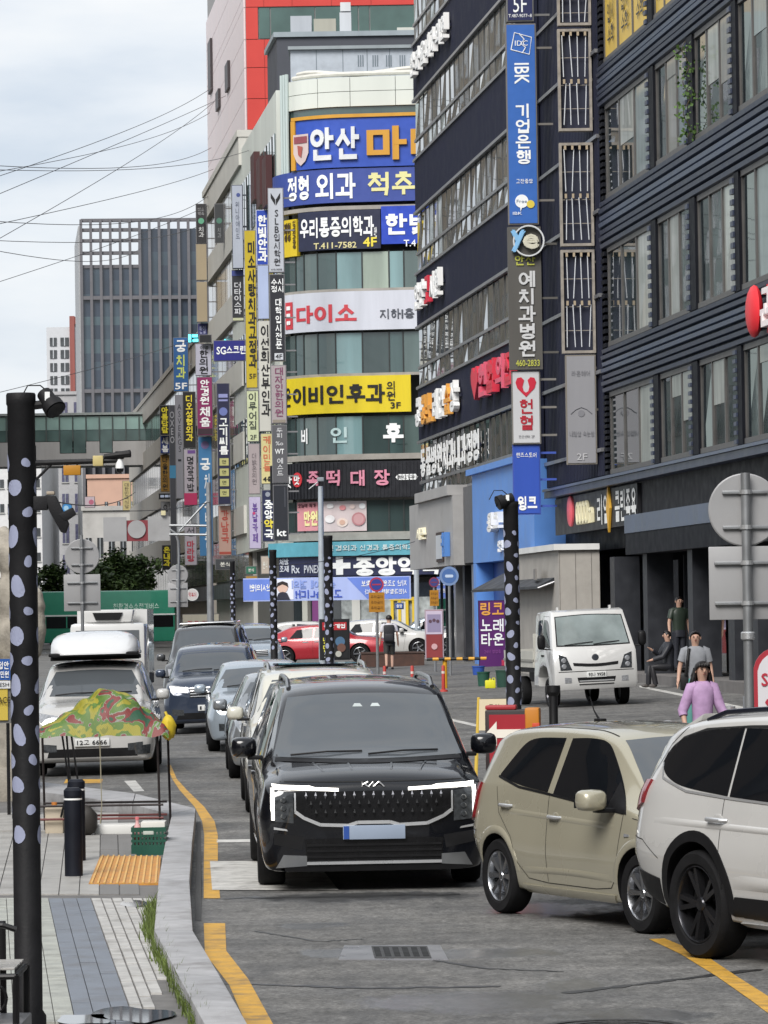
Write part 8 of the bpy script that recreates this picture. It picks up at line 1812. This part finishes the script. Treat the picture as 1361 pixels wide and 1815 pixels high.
def person(label, loc, rz, H, shirt, pants, arms, legs, hair='short', sleeve=.5, shorts=False, head_turn=0., skirtless=True, lean=0., shoe='26262a', wide=1., hem=.50):
    """faces -y; arms: (elbow, wrist) for each side, legs: (knee, ankle), all as fractions of the height"""
    t = thing('person', label, 'person', loc, rz); s = H
    def q(p): return (p[0]*s, p[1]*s, p[2]*s)
    hip, chest, neck, hd = (0, 0, .53), (lean*.5, 0, .72), (lean, -.005, .845), (lean, -.018, .925)
    ch = [[(*q(hip), .062*s), (*q((lean*.3, 0, .62)), .060*s), (*q(chest), .066*s), (*q((lean, 0, .80)), .05*s), (*q(neck), .030*s), (*q(hd), .054*s), (*q((lean, -.012, .965)), .045*s)]]
    for i, sg in enumerate((-1, 1)):
        sh = (lean+sg*.105*wide, 0, .805); el, wr = arms[i]
        ch.append([(*q(chest), .066*s), (*q(sh), .032*s), (*q(el), .024*s), (*q(wr), .0165*s)])
        d = (V(wr)-V(el)).normalized(); pc = V(wr)+d*.028
        ch.append([(*q(wr), .0165*s), (*q(pc), .019*s)])
        side = V((0, 1, 0)) if abs(d.y) < .7 else V((1, 0, 0)); sd = side.cross(d).cross(d).normalized() if side.cross(d).length > .1 else V((1, 0, 0))
        for f in range(4):
            b = pc+sd*(.0085*(f-1.5)); L_ = (.040, .046, .044, .034)[f]
            m1 = b+d*.024+V((0, -.004, 0)); m2 = b+d*L_+V((0, -.012, 0)); ch.append([(*q(pc), .019*s), (*q(m1), .0056*s), (*q(m2), .0045*s)])
        th = V(wr)+d*.012; ch.append([(*q(wr), .0165*s), (*q(th+sd*.02+V((0, -.008, 0))), .0062*s), (*q(th+sd*.026+d*.02+V((0, -.014, 0))), .005*s)])
        hp = (sg*.052*wide, 0, .50); kn, an = legs[i]
        ch.append([(*q(hip), .062*s), (*q(hp), .050*s), (*q(kn), .034*s), (*q(an), .024*s)])
    skinmesh('body', ch, skin_m, t)
    # clothes
    r1 = [(q((0, 0, hem)), .098*s*wide, .068*s), (q((lean*.2, 0, .58)), .096*s*wide, .070*s), (q((lean*.4, 0, .66)), .102*s*wide, .074*s), (q((lean*.6, 0, .74)), .114*s*wide, .078*s), (q((lean*.9, 0, .79)), .118*s*wide, .068*s), (q((lean, 0, .825)), .082*s*wide, .055*s), (q((lean, 0, .845)), .045*s, .042*s)]
    mb = loft(r1)
    for i, sg in enumerate((-1, 1)):
        sh = V((lean+sg*.10*wide, 0, .802)); el, wr = V(arms[i][0]), V(arms[i][1])
        pts = [sh-V((sg*.02, 0, 0)), sh, sh.lerp(el, .5)]; rr_ = [.046, .047, .043]
        if sleeve >= 1: pts += [el, el.lerp(wr, min(1, sleeve-1)+.02)]; rr_ += [.038, .034]
        else: pts[-1] = sh.lerp(el, max(.3, sleeve*1.3)); rr_[-1] = .042
        mb.tube([p*s for p in pts], [a*s for a in rr_], 12)
    mb.build('shirt', shirt, t, smooth=True, ang=60)
    mb = loft([(q((0, 0, .44)), .098*s*wide, .074*s), (q((0, 0, .50)), .100*s*wide, .074*s), (q((0, 0, .555)), .092*s*wide, .066*s)])
    for i, sg in enumerate((-1, 1)):
        hp = V((sg*.050*wide, 0, .50)); kn, an = V(legs[i][0]), V(legs[i][1])
        pts, rr_ = ([hp, hp.lerp(kn, .5), kn], [.062, .056, .05]) if shorts else ([hp, hp.lerp(kn, .5), kn, kn.lerp(an, .5), an], [.062, .053, .043, .038, .036])
        mb.tube([p*s for p in pts], [a*s for a in rr_], 12)
        f = an+V((0, -.02, -.012)); MB().ball(tuple((f+V((0, -.02, 0)))*s), .026*s, .062*s, .026*s, 12, 8).build('shoe', S(shoe), t, smooth=True)
    mb.build('trousers', pants, t, smooth=True, ang=60)
    # head details, turned about the neck
    he = sub_empty('head', t, q(hd)); he.rotation_euler = (0, 0, head_turn)
    MB().ball((0, -.052*s, -.002*s), .007*s, .010*s, .014*s, 8, 6).build('nose', skin_m, he, smooth=True)
    for sg in (-1, 1):
        MB().ball((sg*.020*s, -.048*s, .010*s), .0075*s, .004*s, .0035*s, 8, 5).build('eye', ink, he); MB().ball((sg*.020*s, -.047*s, .019*s), .011*s, .004*s, .0022*s, 8, 5).build('brow', hair_m, he); MB().ball((sg*.054*s, .002*s, .0), .007*s, .012*s, .018*s, 8, 6).build('ear', skin_m, he, smooth=True)
    MB().ball((0, -.047*s, -.026*s), .014*s, .005*s, .0035*s, 8, 5).build('mouth', S('7a3a38'), he)
    mb = MB(); nn, mm = 22, 14
    vs_ = []
    for j in range(mm+1):
        th = math.pi*j/mm*.62
        for k in range(nn):
            a = 2*math.pi*k/nn; front = max(0, -math.sin(a)); lim = 1-.66*front**1.2
            tt = th*lim; r_ = .0575 if hair == 'short' else .063
            vs_.append((r_*s*math.sin(tt)*math.cos(a), .004*s+r_*1.08*s*math.sin(tt)*math.sin(a), .010*s+r_*s*math.cos(tt)*1.05))
    mb.add(vs_, [(j*nn+k, j*nn+(k+1) % nn, (j+1)*nn+(k+1) % nn, (j+1)*nn+k) for j in range(mm) for k in range(nn)])
    if hair == 'long':
        for k in range(26):
            a = R(18+144*k/25); x, y = math.cos(a)*.060*s, math.sin(a)*.060*s+.004*s; w1 = math.sin(k*2.1)*.012*s
            mb.tube([(x*.9, y*.9, .02*s), (x*1.12+w1*.4, y*1.1, -.04*s), (x*1.28-w1, y*1.15, -.10*s), (x*1.22+w1, y*1.05-.006*s, -.165*s-.015*s*math.sin(k*1.7))], [.016*s, .021*s, .021*s, .007*s], 6)
        for k in range(7): x = (-.038+.0127*k)*s; mb.tube([(x*.8, -.035*s, .058*s), (x, -.054*s, .046*s), (x*1.1, -.056*s, .031*s)], [.011*s, .009*s, .003*s], 5)
    mb.build('hair', hair_m, he, smooth=True, ang=70)
    return t
# man in grey T-shirt
Ym = 66.; p = onG(1231, Ym)
man = person('man in grey T-shirt and mint trousers with a dark shoulder bag', p, 0, 1.70, mat('grey_tee', (.24, .25, .27), .8, var=.1, vs=10, bump=.2, bs=25), S('5f9a94'), [((-.155, .01, .64), (-.175, -.03, .50)), ((.15, .02, .63), (.165, -.01, .49))], [((-.055, -.02, .28), (-.06, .02, .03)), ((.06, .015, .28), (.065, .0, .03))], hem=.47)
bgb = thing('shoulder_bag', 'dark shoulder bag with strap worn by the man in grey', 'bag', p); MB().tube([(-.11, -.10, 1.40), (-.14, -.13, 1.2), (-.17, -.10, .95)], .028, 8).build('strap', BK, bgb); MB().box(-.26, -.12, -.10, .12, .70, .98).build('pouch', BK, bgb, bevel=.03)
# woman in lilac blouse
Yw = 49.; p = onG(1242, Yw)
wom = person('woman in lilac blouse with long dark wavy hair walking with her arm out', p, R(10), 1.62, mat('lilac_blouse', (.42, .27, .45), .7, var=.14, vs=9, bump=.35, bs=14), S('20202c'), [((-.15, .03, .62), (-.14, -.03, .48)), ((.15, -.02, .61), (.29, -.10, .545))], [((-.05, -.03, .28), (-.05, .02, .03)), ((.05, .02, .28), (.05, .05, .03))], hair='long', sleeve=1.25, head_turn=R(4), wide=.80, hem=.46)
# seated man
Yz = 90.5; p = onG(1183, Yz)
sea = person('man in dark clothes sitting on the step with a phone at his ear', p+V((0, 0, -.36)), R(-78), 1.68, S('23252c'), S('1b1c22'), [((-.13, -.10, .66), (-.10, -.20, .73)), ((.12, -.11, .64), (.06, -.24, .60))], [((-.06, -.26, .49), (-.06, -.27, .26)), ((.06, -.25, .50), (.06, -.20, .26))], sleeve=1.9, shoe='4a4644')
# person in the doorway
Yd = 92.; p = onG(1212, Yd)
person('person in dark green top standing in the dark shop doorway', (p.x, Yd+1.6, gz(p.x, Yd)+.36), R(20), 1.72, S('2a352c'), S('2a2c34'), [((-.15, .0, .63), (-.16, -.04, .48)), ((.14, .0, .63), (.15, -.02, .48))], [((-.05, 0, .28), (-.05, .0, .03)), ((.05, 0, .28), (.05, .0, .03))])
# walker with backpack, seen from behind
Yk = 124.; p = onG(689, Yk)
wk = person('walker in white shirt and dark shorts seen from behind', p, R(180), 1.72, S('c8c6cc'), S('3a3a38'), [((-.15, .02, .63), (-.16, -.03, .48)), ((.15, -.01, .63), (.17, -.03, .49))], [((-.05, -.05, .28), (-.05, .0, .03)), ((.055, .02, .29), (.055, .10, .05))], shorts=True)
bk = thing('backpack', 'black backpack on the walker in white shirt', 'backpack', (p.x, p.y-.12, p.z+.85)); MB().box(-.17, .17, -.12, .06, 0, .55).build('pack', S('1b1c22'), bk, bevel=.06); MB().box(-.13, .13, -.15, -.115, .05, .27).build('pocket', S('23242a'), bk, bevel=.02)
for sx in (-.12, .12): MB().tube([(sx, .05, .5), (sx, .12, .58), (sx, .22, .5)], .02, 6).build('strap', S('1b1c22'), bk)
# ------------------------------------------------------------------ trees, cables
def tree(label, px, Y, ytop, rw_, seed):
    p = onG(px, Y); t = thing('street_tree', label, 'tree', p); rn = random.Random(seed); H = at(px, ytop, Y).z-p.z
    bark = mat('bark', (.07, .05, .035), .9, var=.3, vs=8)
    mb = MB().tube([(0, 0, 0), (.05, 0, H*.25), (0, .05, H*.5), (.05, 0, H*.8)], [.18, .14, .10, .04], 8)
    for k in range(8): a = rn.uniform(0, 6.28); z = H*rn.uniform(.3, .65); mb.tube([(0, 0, z), (math.cos(a)*rw_*.4, math.sin(a)*rw_*.4, z+H*.12), (math.cos(a)*rw_*.75, math.sin(a)*rw_*.75, z+H*.2)], [.06, .04, .015], 6)
    mb.build('trunk', bark, t, smooth=True)
    lf = [mat('leaf_dark', (.05, .09, .03), .6, var=.4, vs=2), mat('leaf_mid', (.09, .15, .045), .6, var=.4, vs=2)]
    for half, m_ in enumerate(lf):
        mb = MB(); cl = [(rn.gauss(0, .45)*rw_, rn.gauss(0, .45)*rw_, H*rn.uniform(.38, .92)) for _ in range(26)]
        for c in cl:
            rc = rn.uniform(.25, .5)*rw_*.9
            for _ in range(90):
                d = V((rn.gauss(0, 1), rn.gauss(0, 1), rn.gauss(0, .8))).normalized()*rc*rn.random()**.4; q = V(c)+d; r_ = rn.uniform(.10, .2)
                a = V((rn.uniform(-1, 1), rn.uniform(-1, 1), rn.uniform(-.6, .6))).normalized()*r_; b = a.cross(V((rn.uniform(-1, 1), rn.uniform(-1, 1), 1))).normalized()*r_*.7
                mb.quad(q-a, q+b, q+a, q-b)
        tag(mb.build('crown', m_, t, fix=False), kind='stuff')
tree('dense dark green street tree behind the bus roof', 205, 262, 968, 2.0, 1); tree('smaller street tree left of the round sign', 92, 265, 1000, 1.7, 2); tree('street tree at the right end of the bus', 232, 270, 978, 1.5, 3); tree('low street tree beside the sign backs', 176, 268, 988, 1.4, 4)
cab_m = mat('cable_black', (.07, .07, .075), .6, var=0)
cabs = [((-40, 325, 60), (376, 155, 230), .6), ((-40, 292, 60), (374, 262, 230), 1.0), ((-40, 445, 60), (380, 180, 230), .5), ((-40, 390, 60), (372, 345, 225), 1.4), ((-40, 405, 60), (378, 300, 230), .3), ((-40, 512, 70), (374, 362, 225), .3), ((-40, 438, 60), (250, 440, 225), 1.0), ((-40, 360, 60), (400, 170, 230), .1), ((-40, 310, 70), (372, 200, 235), .8), ((-40, 705, 70), (345, 600, 225), .2), ((-40, 425, 65), (366, 395, 225), .9), ((-40, 300, 70), (480, 250, 220), 1.2), ((360, 380, 225), (520, 130, 185), .4), ((60, 880, 48), (240, 872, 110), .5), ((200, 905, 100), (372, 890, 112), .2), ((480, 1003, 110), (735, 960, 118), .3)]
for k, (a, b, sag) in enumerate(cabs):
    A, B = at(*a), at(*b); r_ = .012 if a[2] < 80 and b[2] > 150 else .016
    pts = [A.lerp(B, i/20)-V((0, 0, sag*1.8*(i/20)*(1-i/20))) for i in range(21)]
    o = MB().tube([p-A for p in pts], [.006+.010*(i/20) for i in range(21)] if b[2] > 150 else .010, 5).build('overhead_cable', cab_m, None, loc=A)
    if k < 12: tag(o, 'thin dark overhead cable crossing the open sky above the street', 'cable', 'overhead cables against the sky')
    else: tag(o, ['thin cable running up to the roof of the corner building', 'low slack cable from the camera mast to the sign gantry', 'short thin cable beside the gantry sign backs', 'thin cable passing in front of the teal shop canopy'][k-12], 'cable')
